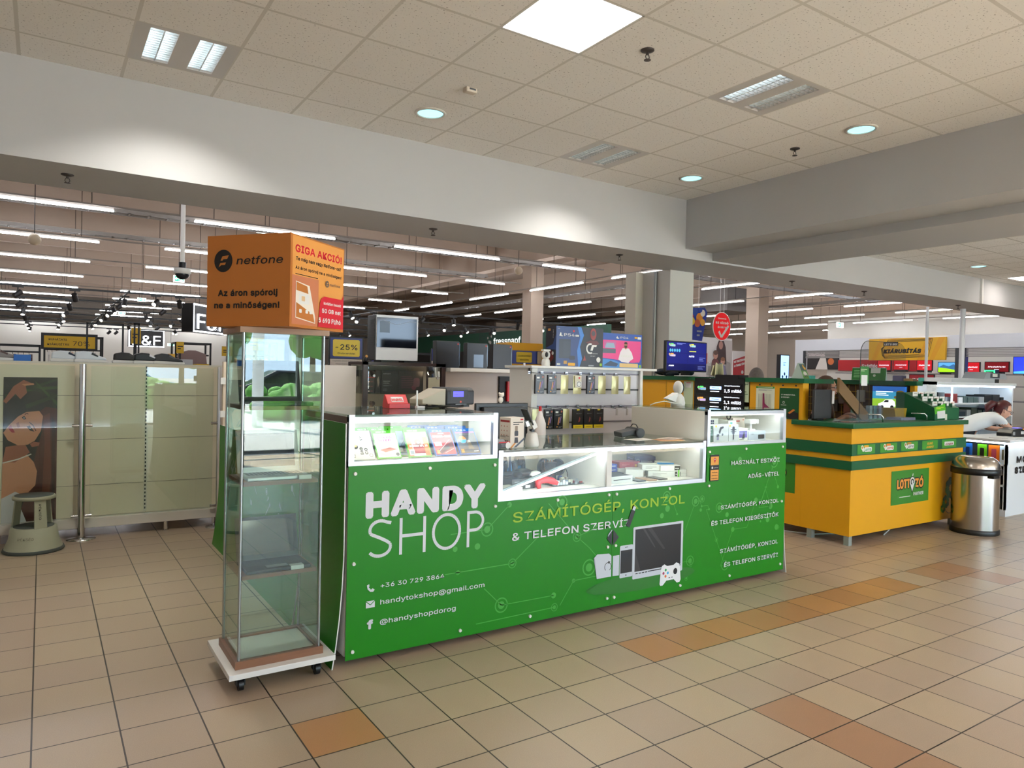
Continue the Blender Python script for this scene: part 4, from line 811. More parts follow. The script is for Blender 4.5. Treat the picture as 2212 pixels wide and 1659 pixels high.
# security camera on the right showcase
t = thing('security_camera', 'white round security camera with a dark lens ring on the right showcase', 'camera', (4.21, 4.0, 1.2585))
MB().lathe([(.055, 0), (.058, .02), (.05, .06), (.03, .09), (.0001, .1)], (0, 0, 0), WHITE, 20).add([(-.14, -.02, .055), (-.14, .02, .055), (-.03, .03, .1), (-.03, -.03, .1), (-.03, .03, .02), (-.03, -.03, .02)], [(0, 1, 2, 3), (0, 5, 4, 1), (0, 3, 5), (1, 4, 2)], WHITE).build('base', t, local=True)
MB().sphere((.0, .0, .14), (.022, .05, .055), WHITE).build('head', t, local=True); MB().sphere((.02, .0, .14), (.012, .044, .05), mat('#1a2233', .15)).build('lens_ring', t, local=True)
MB().tube([(.0, -.05, .01), (-.1, -.06, .02), (-.2, -.05, .035), (-.28, -.03, .02), (-.30, 0, .003)], .004, WHITE, 6).build('cable', t, local=True)
# ---------------------------------------------------------------- back of the kiosk
KW = mat('#dcd2cc', .55)
t = thing('kiosk_partition', 'white back wall of the kiosk with a cap board carrying the game consoles', 'wall panel', (3.3, 6.4, 0))
MB().box(1.30, 6.42, 0, 2.47, 6.46, 1.525, KW).box(3.365, 6.36, 0, 4.95, 6.44, 1.49, KW).build('wall_board', t); bx('cap_board', t, 3.365, 6.22, 1.49, 4.95, 6.50, 1.528, WHITE, .003)
MB().box(1.285, 6.40, 0, 1.325, 6.45, 1.53, mat('#d9c7b0', .5)).build('end_post', t)
for z in (1.06, 1.34): MB().box(1.262, 6.385, z, 1.30, 6.40, z + .055, WHITE).build('hinge_cover', t)
t = thing('low_side_cabinet', 'low white cabinet of the kiosk behind the left showcase', 'cabinet', (1.6, 5.2, 0)); bx('body', t, 1.256, 4.25, .03, 1.75, 6.1, .96, KW); bx('top', t, 1.256, 4.25, .96, 1.77, 6.1, .985, WHITE)
t = thing('work_desk', 'white work desk inside the kiosk behind the middle showcase', 'desk', (2.8, 4.7, 0)); bx('top', t, 2.2, 4.32, .72, 3.2, 4.95, .75, WHITE)
for x in (2.25, 3.15):
    for y in (4.37, 4.9): bx('leg', t, x - .02, y - .02, 0, x + .02, y + .02, .72, GREYP)
t = thing('monitor', 'black monitor seen from behind, between the left showcase and the pack wall', 'monitor', (2.82, 4.45, .7505))
b = MB().box(2.615, 4.44, .96, 3.075, 4.465, 1.262, BLACK).box(2.66, 4.40, .98, 3.03, 4.44, 1.235, ANTH); b.build('back_shell', t, .006); MB().box(2.81, 4.45, .77, 2.87, 4.475, 1.0, BLACK).build('stand', t); MB().box(2.72, 4.38, .7505, 2.96, 4.56, .77, BLACK).build('foot', t)
Print((2.66, 4.40, .98), XP, UP, .001).text('Lenovo', .03, .215, .012, GREYP).rect(.26, .04, .30, .043, GREYP).build('printed_name', t)
t = thing('bear_figure', 'small white bear figure sitting on top of the black monitor', 'figure', (2.835, 4.452, 1.2625))
MB().sphere((0, 0, .022), (.02, .014, .024), mat('#e6ddd2', .5)).build('body', t, local=True); MB().sphere((.004, -.004, .058), (.021, .018, .017), mat('#e6ddd2', .5)).sphere((-.012, 0, .072), .008, mat('#e6ddd2', .5)).sphere((.02, 0, .07), .008, mat('#e6ddd2', .5)).build('head', t, local=True)
t = thing('paper_cone', 'white tapered paper stand with a red tip beside the monitor', 'stand', (3.13, 4.36, .7505)); MB().lathe([(.05, 0), (.045, .36), (.012, .455)], (0, 0, 0), mat('#e8dedb', .6), 20).build('cone', t, local=True); MB().cyl((0, 0, .452), (0, 0, .49), .011, RED).build('tip', t, local=True)
# lit glass case with gaming boxes
DB = mat('#35231f', .35); t = thing('lit_glass_case', 'dark framed glass case with small warm lamps and black gaming boxes', 'display case', (2.92, 6.5, 0))
X0, X1, Y0, Y1, ZB, ZT = 2.495, 3.355, 6.30, 6.70, .86, 1.565
bx('base_cabinet', t, X0, Y0, 0, X1, Y1, ZB, DB)
b = MB()
for x in (X0, X1 - .045): b.box(x, Y0, ZB, x + .045, Y0 + .03, ZT, DB)
b.box(X0, Y0, ZT - .028, X1, Y1, ZT, DB).box(X0, Y1 - .02, ZB, X0 + .02, Y1, ZT, DB).box(X1 - .02, Y1 - .02, ZB, X1, Y1, ZT, DB).build('frame', t)
bx('back_wall', t, X0 + .02, Y1 - .015, ZB, X1 - .02, Y1 - .005, ZT - .03, mat('#c9b8a8', .5)); bx('glass_shelf', t, X0 + .01, Y0 + .04, 1.262, X1 - .01, Y1 - .02, 1.268, SHOWGLASS)
for x in (X0 + .05, (X0 + X1) / 2 - .004): bx('glass_door', t, x, Y0 + .012, ZB, x + .375, Y0 + .016, ZT - .03, GLASS)
bx('side_glass', t, X0 + .002, Y0 + .03, ZB, X0 + .006, Y1 - .02, ZT - .03, GLASS)
WARM = mat('#ffd9ae', .4, e=14.)
for i, (x, z) in enumerate(((2.585, 1.47), (3.24, 1.485), (2.585, 1.185))):
    l = MB().cyl((x, 6.335, z), (x + (.03 if i != 1 else -.03), 6.37, z - .015), .013, DB, .028, n=16).build('lamp', t); MB().sphere((x + (.028 if i != 1 else -.028), 6.368, z - .014), .02, WARM).build('bulb', l)
for x, z in ((2.60, 1.435), (3.27, 1.42)): MB().cyl((x, 6.305, z), (x, 6.298, z), .013, CHROME).build('door_lock', t)
def hv(p, w_, h): p.text('HAVIT', .02, h - .04, .014, WHITE, w=.075).text('GAMING', .02, h - .112, .012, WHITE, w=.07, bold=.01).text('COMBO', .02, h - .130, .012, WHITE, w=.062, bold=.01).greek(.02, h - .155, .09, .012, GREYP, 2).ring(.03, .03, .012, .003, GREYP).ring(.048, .03, .012, .003, GREYP)
def hv2(p, w_, h):
    for i in range(7): p.rect(.03, .05 + i * .018, .03 + .15 - .006 * i, .056 + i * .018, mat('#5c2a3a', .4)); p.k = 0
    p.disc(w_ * .62, .055, .025, mat('#7d2f3c', .4)).rect(w_ * .6, .06, w_ * .85, .15, mat('#6a4048', .4), .02)
def hv3(p, w_, h):
    p.greek(.02, h - .075, .12, .012, RED, 1)
    for i in range(3):
        for j in range(2): p.disc(.02 + .06 * j, h - .11 - .045 * i, .007, mat('#e9cfc0', .4), n=8).rect(.035 + .06 * j, h - .114 - .045 * i, .06 + .06 * j, h - .106 - .045 * i, mat('#7a3a34', .4)); p.k = 0
def flame(p, w_, h): p.poly([(w_ * .5, .05), (w_ * .75, h * .45), (w_ * .6, h * .75), (w_ * .3, h * .6)], mat('#9a8c80', .4))
DKB = mat('#17110f', .4)
for lab, x, w_, h, fr in (('black gaming box with coloured rows at the left of the lit case', 2.535, .14, .218, hv3), ('black gaming box with a flame mark in the lit case', 2.68, .055, .218, flame), ('black gaming box with white lettering in the middle of the lit case', 2.742, .175, .222, hv), ('black gaming box with a red keyboard picture, right in the lit case', 2.92, .27, .222, hv2)):
    carton('gaming_box', lab, 'box', x, 6.46, 1.2685, w_, .18, h, DKB, 0, fr, None, None, 'gaming boxes in the lit case')
carton('side_box', 'dark grey box with a flame mark at the side glass of the lit case', 'box', 2.508, 6.40, 1.2685, .022, .2, .218, mat('#4a4744', .4), 0, None, flame)
t = thing('round_clock_box', 'round topped cream gadget on the floor of the lit case', 'gadget', (2.62, 6.42, ZB + .0)); MB().lathe([(.07, 0), (.07, .22), (.05, .27), (.0001, .28)], (0, 0, 0), mat('#d9c6b0', .5), 20).build('body', t, local=True)
carton('low_dark_box', 'low dark box on the floor of the lit case', 'box', 2.72, 6.42, ZB, .2, .2, .27, DKB)
# desktop computer
t = thing('desktop_computer', 'white desktop computer with a dark glass side on top of the lit case', 'computer', (2.88, 6.5, 1.5655))
MB().box(2.655, 6.40, 1.585, 3.095, 6.61, 2.02, mat('#dadbe2', .4)).build('case', t, .004); MB().box(2.66, 6.395, 1.71, 3.075, 6.40, 1.995, mat('#0b0d12', .06)).build('glass_side', t); MB().box(2.648, 6.41, 1.59, 2.655, 6.60, 2.015, BLACK).build('front_grille', t)
b = MB()
for i in range(16): b.box(2.642, 6.42, 1.73 + .016 * i, 2.649, 6.53, 1.738 + .016 * i, ANTH)
b.build('drive_slots', t); MB().box(2.72, 6.42, 1.5655, 2.9, 6.6, 1.585, BLACK).box(2.96, 6.42, 1.5655, 3.03, 6.6, 1.585, BLACK).build('foot', t); Print((2.66, 6.395, 1.71), XP, UP, .001).rect(.03, .14, .13, .25, mat('#39404e', .2)).line([(.05, .26), (.2, .22), (.35, .26), (.41, .25)], .003, GREYP).build('sticker', t)
tag(MB().sphere((2.575, 6.45, 1.59), (.02, .02, .025), mat('#2a2a30', .5)).sphere((2.578, 6.44, 1.618), .014, mat('#d9a15c', .5)).build('small_toy'), 'tiny dark toy with a yellow head beside the desktop computer', 'toy')
def console(lab, x, w_, h, crt):
    t = thing('game_console', lab, 'game console', (x, 6.30, 1.5285), 0, 'black consoles on the kiosk wall'); bm = mat('#101012', .35)
    MB().prism([(0, 0), (w_, 0), (w_ - .012, h * .5), (w_, h - .008), (w_ - .01, h), (0, h)], (0, 0, 0), XP, UP, .075, bm).build('body', t, .003, local=True)
    MB().box(w_ - .004, .012, .02, w_ + .010, .065, h - .02, mat('#08080a', .15)).build('front_plate', t, local=True)
    Print((0, 0, 0), XP, UP, .001).disc(w_ - .02, h - .025, .009, mat('#c4392f', .4), n=12).build('price_dot', t, local=True)
    p = Print((w_ + .0105, .012, 0), YP, UP, .001); p.disc(.025, h * .33 if crt else h * .6, .009, SIL, n=12); p.build('power_button', t, local=True)
    if not crt: Print((0, 0, 0), XP, UP, .001).rect(.08, .01, w_ - .05, h * .55, mat('#0a0a0b', .1)).build('gloss_area', t, local=True)
console('black game console standing upright nearest the desktop computer', 3.245, .265, .265, 1); console('glossy black game console in the middle of the three on the wall', 3.595, .245, .258, 0); console('black game console next to the white camera, last of the three', 3.905, .235, .258, 1)
tag(MB().box(4.30, 6.30, 1.5285, 4.52, 6.42, 1.545, WHITE).box(4.30, 6.30, 1.545, 4.315, 6.32, 1.60, WHITE).build('white_router'), 'flat white router with a short antenna at the end of the console wall', 'router')
# black pegboard with red bins
PB = mat('#201a1c', .5); t = thing('tool_pegboard', 'black slotted tool board with red holders on the kiosk back wall', 'tool board', (4.25, 6.34, 1.08))
b = MB().box(4.015, 6.335, 1.08, 4.60, 6.358, 1.452, PB)
for i in range(9): b.box(4.015, 6.329, 1.095 + .04 * i, 4.60, 6.336, 1.118 + .04 * i, PB)
b.build('board', t)
for x in (4.095, 4.155):
    b = MB().box(x, 6.30, 1.19, x + .045, 6.33, 1.40, RED)
    for i in range(9): b.box(x + .04, 6.30, 1.198 + .023 * i, x + .054, 6.33, 1.208 + .023 * i, RED)
    b.build('screwdriver_rail', t)
for x in (4.27, 4.345):
    for z in (1.14, 1.215, 1.325, 1.435): MB().cyl((x, 6.33, z), (x, 6.30, z - .008), .011, RED, .009).cyl((x, 6.303, z - .005), (x, 6.298, z - .035), .008, RED).build('hook', t)
for z in (1.12, 1.20, 1.30, 1.385): MB().prism([(0, .06), (0, .0), (.06, .0), (.085, .06)], (4.385, 6.33, z), XP, UP, -.03, RED).build('bin', t)
# slatted pack wall
t = thing('pack_wall', 'white slatted display wall hung with screen protector packs', 'display wall', (3.84, 4.8, 0))
SW = mat('#d3d0d6', .5); b = MB().box(3.29, 4.66, .0, 4.40, 4.70, 1.49, SW); SG = mat('#77727a', .4, .5)
b.build('slat_board', t)
for z, m in ((1.497, SG), (1.362, BLACK), (1.222, SG), (1.09, SG)): bx('groove', t, 3.29, 4.652, z - .006, 4.40, 4.661, z + .006, m)
MB().box(3.235, 4.63, 0, 3.29, 4.95, 1.53, WHITE).box(4.40, 4.63, 0, 4.43, 4.95, 1.53, WHITE).build('side_board', t); MB().add([(4.43, 4.63, .9), (4.43, 4.95, .9), (4.43, 4.95, 1.53), (4.43, 4.63, 1.53), (4.52, 4.7, .9), (4.49, 4.7, 1.53)], [(0, 4, 5, 3), (4, 1, 2, 5)], WHITE).build('angled_board', t)
MB().box(3.235, 4.655, 1.503, 4.43, 4.68, 1.53, mat('#c3c3cb', .5)).build('header_board', t); bx('top_shelf', t, 3.21, 4.60, 1.530, 4.57, 4.99, 1.550, WHITE, .002); bx('back_board', t, 3.29, 4.9, 0, 4.4, 4.95, 1.5, WHITE)
GOLD = mat('#b9b184', .28, .35, var=.12, vs_=30); CHD = mat('#9a9aa0', .25, .8)
def hook(x, z):
    t = thing('pack_hook', 'chrome double hook on the slatted wall', 'hook', (x, 4.652, z), 0, 'chrome hooks'); return t
def pk_black(p, w_, h):
    p.rect(.012, h - .03, w_ * .45, h - .016, WHITE).disc(w_ - .016, h - .018, .008, mat('#a8573a', .4), n=10).greek(.012, h - .052, w_ - .03, .012, GREYP, 2)
    p.poly([(w_ * .35, .035), (w_ * .5, .095), (w_ * .6, .09), (w_ * .5, .03)], mat('#c98a5c', .4)).poly([(w_ * .55, .05), (w_ * .72, .1), (w_ * .8, .098), (w_ * .66, .045)], mat('#8a6aa8', .4)).disc(w_ * .32, .018, .006, mat('#d9a35a', .4), n=10).greek(w_ * .5, .008, w_ * .4, .014, GREYP, 2)
def pk_priv(p, w_, h):
    p.rect(0, 0, w_, .028, mat('#d3bb1a', .4)).rect(w_ * .35, h - .012, w_ * .62, h, mat('#d3bb1a', .4)).text('PRIVACY', w_ * .3, h - .04, .010, GREYP, w=w_ * .55).poly([(w_ * .5, .05), (w_ * .62, .095), (w_ * .72, .08), (w_ * .66, .055)], mat('#8c3a34', .4)).greek(w_ * .2, .01, w_ * .6, .006, INK, 1)
def pk_card(p, w_, h): p.rect(.008, .05, w_ - .008, h - .004, mat('#cfc6b0', .5)).rect(w_ * .3, .055, w_ * .92, .10, WHITE).ring(w_ * .6, .078, .021, .004, INK).disc(w_ * .62, h - .02, .009, RED, n=10)
ORD = ['first', 'second', 'third', 'fourth', 'fifth', 'sixth', 'seventh', 'eighth', 'ninth', 'tenth', 'eleventh', 'twelfth']
def pack(kind, x0, x1, zt, zb, row, i, y=4.50):
    w_, h = x1 - x0, zt - zb
    nm = {'b': 'black screen protector pack', 'g': 'shiny gold foil pack', 'c': 'gold pack with a ring printed card', 'p': 'black and yellow privacy filter pack'}[kind]
    t = thing('accessory_pack', '%s in the %s slat row, %s from the left' % (nm, row, ORD[i]), 'accessory pack', (x0, y, zb), 0, 'packs on the slatted wall')
    m = GOLD if kind in 'gc' else mat('#100e10', .3)
    if kind in 'gc':
        V = []; F = []
        for j in range(6):
            for k in range(4):
                u, v = k / 3, j / 5; bul = .011 * math.sin(PI * u) * math.sin(PI * v); V += [(u * w_, -bul, v * h), (u * w_, bul + .002, v * h)]
        for j in range(5):
            for k in range(3):
                a = 2 * (j * 4 + k); F += [(a, a + 2, a + 10, a + 8), (a + 1, a + 9, a + 11, a + 3)]
        MB().add(V, F, m, True).build('pouch', t, local=True)
    else: MB().box(0, 0, 0, w_, .02, h, m).build('carton', t, .002, local=True)
    if kind != 'g':
        p = Print((0, -.011 if kind == 'c' else 0, 0), XP, UP, .0008); {'b': pk_black, 'c': pk_card, 'p': pk_priv}[kind](p, w_, h); p.build('printed_front', t, local=True)
    xm = w_ / 2; MB().tube([(xm, .15, h + .016), (xm, .02, h + .010), (xm, -.03, h + .006), (xm, -.035, h + .016)], .0028, CHD, 6).box(xm - .014, .142, h + .004, xm + .014, .150, h + .026, CHD).build('hook', t, local=True)
for i, (k, a, c) in enumerate((('b', 3.18, 3.265), ('b', 3.30, 3.385), ('g', 3.425, 3.50), ('c', 3.55, 3.632), ('b', 3.695, 3.775), ('g', 3.81, 3.89), ('g', 3.955, 4.03), ('g', 4.09, 4.165))): pack(k, a, c, 1.478, 1.33, 'upper', i)
for i, (k, a, c) in enumerate((('g', 3.185, 3.25), ('b', 3.275, 3.358), ('b', 3.368, 3.455), ('g', 3.47, 3.548), ('p', 3.558, 3.658), ('p', 3.672, 3.76), ('p', 3.772, 3.875))): pack(k, a, c, 1.208, 1.052, 'lower', i, 4.50 if k != 'g' else 4.54)
for i, x in enumerate((3.985, 4.10, 4.19)):
    t = thing('empty_hook', 'empty chrome hook with a tag plate in the lower row, %s of three' % ORD[i], 'hook', (x, 4.652, 1.205), 0, 'empty hooks on the slatted wall')
    MB().tube([(0, 0, .012), (0, -.18, .006), (0, -.185, .02)], .003, CHD, 6).box(-.014, -.008, .0, .014, 0, .026, CHD).build('prong', t, local=True); MB().box(-.009, -.192, -.05, .009, -.187, .005, mat('#b8b4b4', .4)).build('tag_plate', t, local=True)
# boxed consoles and camera on the pack wall
def ps_front(p, w_, h):
    PSD = mat('#14346e', .35); p.rect(0, 0, w_ * .5, h, PSD).rect(w_ * .5, 0, w_, h, mat('#0c0709', .35)).poly([(w_ * .5, 0), (w_ * .55, h * .2), (w_ * .5, h * .5), (w_ * .58, h * .8), (w_ * .52, h), (w_ * .44, h), (w_ * .5, h * .75), (w_ * .44, h * .4), (w_ * .47, .0)], mat('#2f74c4', .35))
    p.rect(w_ * .06, h * .2, w_ * .3, h * .68, mat('#1c2633', .35)).rect(w_ * .15, h * .25, w_ * .3, h * .62, mat('#222c3a', .35)).rect(w_ * .27, h * .17, w_ * .4, h * .27, mat('#0f1626', .35), .012)
    p.text('SONY', w_ * .03, h * .925, .008, WHITE).text('PS4', w_ * .16, h * .755, .032, WHITE, w=w_ * .22).rect(w_ * .395, h * .755, w_ * .47, h * .80, WHITE, .004).text('PRO', w_ * .405, h * .762, .012, PSD, w=w_ * .05).poly([(w_ * .06, h * .76), (w_ * .085, h * .845), (w_ * .10, h * .83), (w_ * .105, h * .77), (w_ * .14, h * .76), (w_ * .12, h * .745)], WHITE).disc(w_ * .36, h * .89, .01, RED, n=12)
    p.rect(w_ * .25, h * .02, w_ * .4, h * .09, YELLOW, .004).rect(w_ * .16, h * .06, w_ * .23, h * .14, mat('#b98a3a', .4)).rect(w_ * .02, h * .03, w_ * .09, h * .07, WHITE)
    r_ = mat('#8c2a1c', .35); p.disc(w_ * .78, h * .84, .033, r_, .05).disc(w_ * .78, h * .86, .02, mat('#2a1010', .3), .022).poly([(w_ * .62, h * .62), (w_ * .72, h * .68), (w_ * .86, h * .68), (w_ * .92, h * .6), (w_ * .84, h * .56), (w_ * .7, h * .58)], mat('#5a1a14', .35)).poly([(w_ * .56, h * .15), (w_ * .6, h * .3), (w_ * .63, h * .16)], r_)
    p.ring(w_ * .72, h * .47, .045, .014, WHITE, 20, 70, 300).poly([(w_ * .72, h * .42), (w_ * .77, h * .42), (w_ * .80, h * .55), (w_ * .75, h * .55)], WHITE).poly([(w_ * .76, h * .57), (w_ * .86, h * .57), (w_ * .85, h * .52), (w_ * .75, h * .52)], WHITE).text('GRAN TURISMO', w_ * .66, h * .335, .010, WHITE, w=w_ * .22).text('SPORT', w_ * .72, h * .27, .009, WHITE, w=w_ * .11)
    p.disc(w_ * .90, h * .19, .022, WHITE).rect(w_ * .93, h * .03, w_ * .98, h * .1, mat('#8bb82a', .4)).rect(w_ * .68, h * .02, w_ * .8, h * .05, GREYP)
def ps_side(p, d, h): p.rect(0, 0, d, h, mat('#191420', .35)).rect(d * .2, h * .88, d * .45, h * .94, mat('#c98a3a', .4)).text('PS4 PRO', d * .75, h * .7, .012, WHITE, w=.07, rot=PI/2).poly([(d * .1, h * .2), (d * .6, h * .4), (d * .8, h * .2), (d * .5, h * .08)], mat('#7a2018', .4)).disc(d * .7, h * .32, .014, WHITE).poly([(0, h * .45), (d * .7, h * .55), (d, h * .8), (d, h * .4)], mat('#22407c', .4))
carton('console_box', 'dark blue and black boxed game console on the pack wall, the taller of two', 'box', 3.452, 4.61, 1.5505, .492, .14, .325, mat('#16264c', .4), 0, ps_front, ps_side)
def fifa(p, w_, h):
    b_ = mat('#234fa6', .35); pk = mat('#e03a86', .35); p.rect(0, 0, w_, h, b_).poly([(.0, h * .28), (w_ * .35, h * .24), (w_ * .75, h * .16), (w_ * .94, h * .18), (w_ * .97, h * .3), (w_ * .97, h * .8), (0, h * .8)], pk).poly([(0, 0), (w_, 0), (w_, h * .1), (w_ * .55, h * .12), (w_ * .3, h * .22), (0, h * .26)], mat('#3d86cf', .35))
    p.rect(0, h * .42, w_ * .33, h * .55, mat('#56606e', .4)).rect(w_ * .04, h * .6, w_ * .34, h * .77, mat('#c35a96', .35)).poly([(w_ * .06, h * .57), (w_ * .1, h * .72), (w_ * .28, h * .72), (w_ * .32, h * .57)], mat('#8fa5bd', .35))
    sk = mat('#b27a5f', .5); p.poly([(w_ * .4, h * .25), (w_ * .44, h * .45), (w_ * .5, h * .58), (w_ * .66, h * .58), (w_ * .74, h * .45), (w_ * .78, h * .28), (w_ * .7, h * .22), (w_ * .66, h * .15), (w_ * .48, h * .18)], mat('#e6dde2', .4)).disc(w_ * .58, h * .66, .02, sk, .032).poly([(w_ * .54, h * .66), (w_ * .62, h * .66), (w_ * .61, h * .6), (w_ * .58, h * .58), (w_ * .55, h * .6)], mat('#4a3226', .5)).poly([(w_ * .535, h * .7), (w_ * .625, h * .7), (w_ * .61, h * .76), (w_ * .55, h * .76)], mat('#3a2820', .5))
    p.text('FIFA20', w_ * .47, h * .32, .022, WHITE, w=w_ * .24, bold=.04).text('PS4', w_ * .44, h * .86, .024, WHITE, w=w_ * .2).poly([(w_ * .33, h * .865), (w_ * .36, h * .93), (w_ * .38, h * .88), (w_ * .42, h * .87), (w_ * .38, h * .845)], WHITE).rect(w_ * .88, h * .86, w_ * .97, h * .93, WHITE).rect(w_ * .8, h * .88, w_ * .87, h * .93, YELLOW).rect(w_ * .43, h * .02, w_ * .9, h * .14, mat('#d9b878', .4), .004).rect(w_ * .92, h * .02, w_ * .98, h * .1, mat('#8bb82a', .4)).poly([(w_ * .03, h * .06), (w_ * .2, h * .2), (w_ * .4, h * .12), (w_ * .35, h * .04)], mat('#26405e', .35))
carton('console_box', 'blue and pink boxed game console with a footballer picture on the pack wall', 'box', 3.955, 4.63, 1.5505, .455, .12, .295, mat('#234fa6', .4), 0, fifa)
t = thing('baby_camera', 'white round home camera with a black eye on the pack wall', 'camera', (3.405, 4.68, 1.5505))
MB().lathe([(.034, 0), (.036, .02), (.032, .045), (.026, .055), (.0001, .06)], (0, 0, 0), WHITE, 20).build('base', t, local=True); MB().sphere((0, 0, .088), (.036, .032, .04), WHITE, 18, 12).build('head', t, local=True); MB().sphere((-.012, -.026, .09), (.014, .012, .022), BLACK).build('eye', t, local=True); MB().box(-.036, -.02, .118, .03, .02, .132, WHITE).build('top_cap', t, local=True)
tag(MB().tube([(4.46, 4.70, 1.551), (4.425, 4.70, 1.70)], .004, mat('#8a8378', .4)).tube([(4.43, 4.70, 1.68), (4.418, 4.70, 1.73)], .008, mat('#27428c', .3)).build('pen'), 'long pen with a blue cap standing at the end of the top shelf', 'pen')
# ---------------------------------------------------------------- yellow lottery kiosk
YW = mat('#e2a20f', .42, var=.02, vs_=2); TG = mat('#0c5a34', .4); BROWN = mat('#4a3113', .6)
t = thing('lottery_counter', 'yellow lottery counter with two dark green bands and a green worktop', 'counter', (7.08, 3.9, 0))
MB().box(6.05, 3.65, .085, 8.10, 4.15, 1.06, YW).build('body', t)
MB().prism([(6.02, 3.615), (8.13, 3.615), (8.13, 4.25), (6.02, 4.25)], (0, 0, 1.10), XP, YP, .045, TG).build('worktop', t, .006)
for z0, z1 in ((.812, .915), (.682, .762)): MB().box(6.034, 3.634, z0, 8.13, 3.652, z1, TG).box(6.034, 3.652, z0, 6.052, 4.75, z1, TG).build('green_band', t)
for x, y in ((6.08, 3.68), (6.08, 4.05), (7.98, 3.69), (7.98, 4.1)): bx('leg', t, x - .025, y - .025, 0, x + .025, y + .025, .085, mat('#9aa39c', .4, .3))
def lotto_logo(p, x, y, w_, tcol, c2, name=None):
    p.disc(x + w_ * .1, y + w_ * .16, w_ * .12, WHITE).disc(x + w_ * .2, y + w_ * .04, w_ * .11, WHITE).disc(x + w_ * .1, y + w_ * .16, w_ * .07, c2).rect(x + w_ * .3, y - w_ * .08, x + w_, y + w_ * .17, WHITE, w_ * .08).text('LOTTÓ', x + w_ * .34, y - w_ * .02, w_ * .14, tcol, w=w_ * .6, bold=.06)
    p.rect(x + w_ * .25, y + w_ * .16, x + w_ * .7, y + w_ * .28, c2, w_ * .05)
p = Print((0, 3.633, 0), XP, UP, .001); SG1 = mat('#3f8f2a', .45)
for i, (a, c) in enumerate(((6.115, 6.40), (6.485, 6.775), (6.85, 7.152), (7.235, 7.535), (7.62, 7.913))):
    p.rect(a, .822, c, .908, SG1); p.k = 2; w_ = c - a
    if i < 3: lotto_logo(p, a + .06, .855, .17, (mat('#1d8f6c', .4), mat('#c0452f', .4), mat('#3f3f5a', .4))[i], (mat('#e0a52a', .4), mat('#e07a2a', .4), mat('#b9832a', .4))[i])
    elif i == 3: p.text('EURÓ', a + w_ / 2, .869, .026, mat('#e0a92a', .4), w=.10, al='c', bold=.05).text('JACKPOT', a + w_ / 2, .834, .026, mat('#e0a92a', .4), w=.14, al='c', bold=.05)
    else: p.rect(a + .05, .845, c - .05, .885, WHITE, .01).text('JOKER', a + w_ / 2, .852, .024, mat('#8f2230', .4), w=.15, al='c', bold=.05)
    p.k = 0
p.build('printed_logos', t)
def partner(p, x, z):
    p.rect(x, z, x + .69, z + .325, mat('#358021', .45)); o = mat('#e39138', .45)
    for dx, bo, m_ in ((0, .12, INK), (0, .045, o)): p.text('LOTT', x + .11, z + .155, .11, m_, w=.22, bold=bo).text('ZÓ', x + .43, z + .15, .11, m_, w=.15, bold=bo)
    p.disc(x + .375, z + .205, .054, INK).poly([(x + .322, z + .2), (x + .428, z + .2), (x + .375, z + .095)], INK); p.disc(x + .375, z + .205, .046, WHITE).poly([(x + .331, z + .195), (x + .419, z + .195), (x + .375, z + .11)], WHITE).ring(x + .375, z + .205, .03, .014, INK, 20, -40, 260).line([(x + .375, z + .26), (x + .385, z + .285)], .014, WHITE)
    p.text('PARTNER', x + .40, z + .07, .042, WHITE, w=.185, bold=.03).rect(x + .11, z + .058, x + .13, z + .085, SG1).greek(x + .14, z + .06, .2, .018, WHITE, 1)
p = Print((0, 3.649, 0), XP, UP, .0012); partner(p, 6.722, .308); p.build('partner_sticker', t)
p = Print((6.049, 4.90, 0), YN, UP, .0012); partner(p, .0, .39); p.build('partner_sticker', t)
CL1, CL2 = mat('#3f7d14', .4), mat('#27540d', .4); p = Print((0, 3.649, 0), XP, UP, .0012)
for cx_, cz, r in ((7.86, .40, .075), (7.76, .265, .045), (7.70, .20, .03)):
    for k in range(4):
        a = k * PI / 2 + .6
        for s_ in (-.38, .38): p.disc(cx_ + r * math.cos(a + s_), cz + r * math.sin(a + s_), r * .56, (CL1, CL2)[k % 2], n=14)
p.ring(7.83, .24, .10, .006, CL2, 24, 200, 350); p.build('clover_sticker', t)
t = thing('lottery_side_cabinet', 'tall yellow side wall of the lottery kiosk with posters and a green top board', 'wall panel', (6.3, 5.2, 0))
MB().box(6.05, 4.151, .085, 6.14, 4.76, 1.45, YW).box(6.05, 4.76, .085, 6.5, 6.35, .95, YW).box(6.05, 5.50, .95, 6.5, 6.35, 1.45, YW).box(6.2, 4.76, .95, 6.23, 5.5, 1.45, BROWN).build('wall_board', t)
for y in (5.56, 6.22): bx('leg', t, 6.08, y, 0, 6.13, y + .05, .09, GREYP)
for y in (4.455, 5.93): bx('seam_strip', t, 6.046, y - .006 + (.30 if y < 5 else 0), .09, 6.0505, y + .006 + (.30 if y < 5 else 0), 1.0 if y < 5 else 1.44, mat('#bb860c', .5))
MB().box(6.02, 4.12, 1.45, 6.50, 4.42, 1.495, TG).box(6.02, 4.42, 1.45, 6.2, 4.80, 1.495, TG).box(6.02, 5.48, 1.45, 6.52, 6.38, 1.495, TG).build('top_board', t)
def wallposter(name, label, cat, y0, y1, z0, z1, fn, m, x=6.048):
    t = thing(name, label, cat, (x, (y0 + y1) / 2, z0)); bx('sheet', t, x - .003, y0, z0, x, y1, z1, m)
    p = Print((x - .003, y1, z0), YN, UP, .0012); fn(p, y1 - y0, z1 - z0); p.build('printed_front', t)
PAPER = mat('#d5d9c5', .6); LPAP = mat('#b9c9a8', .6)
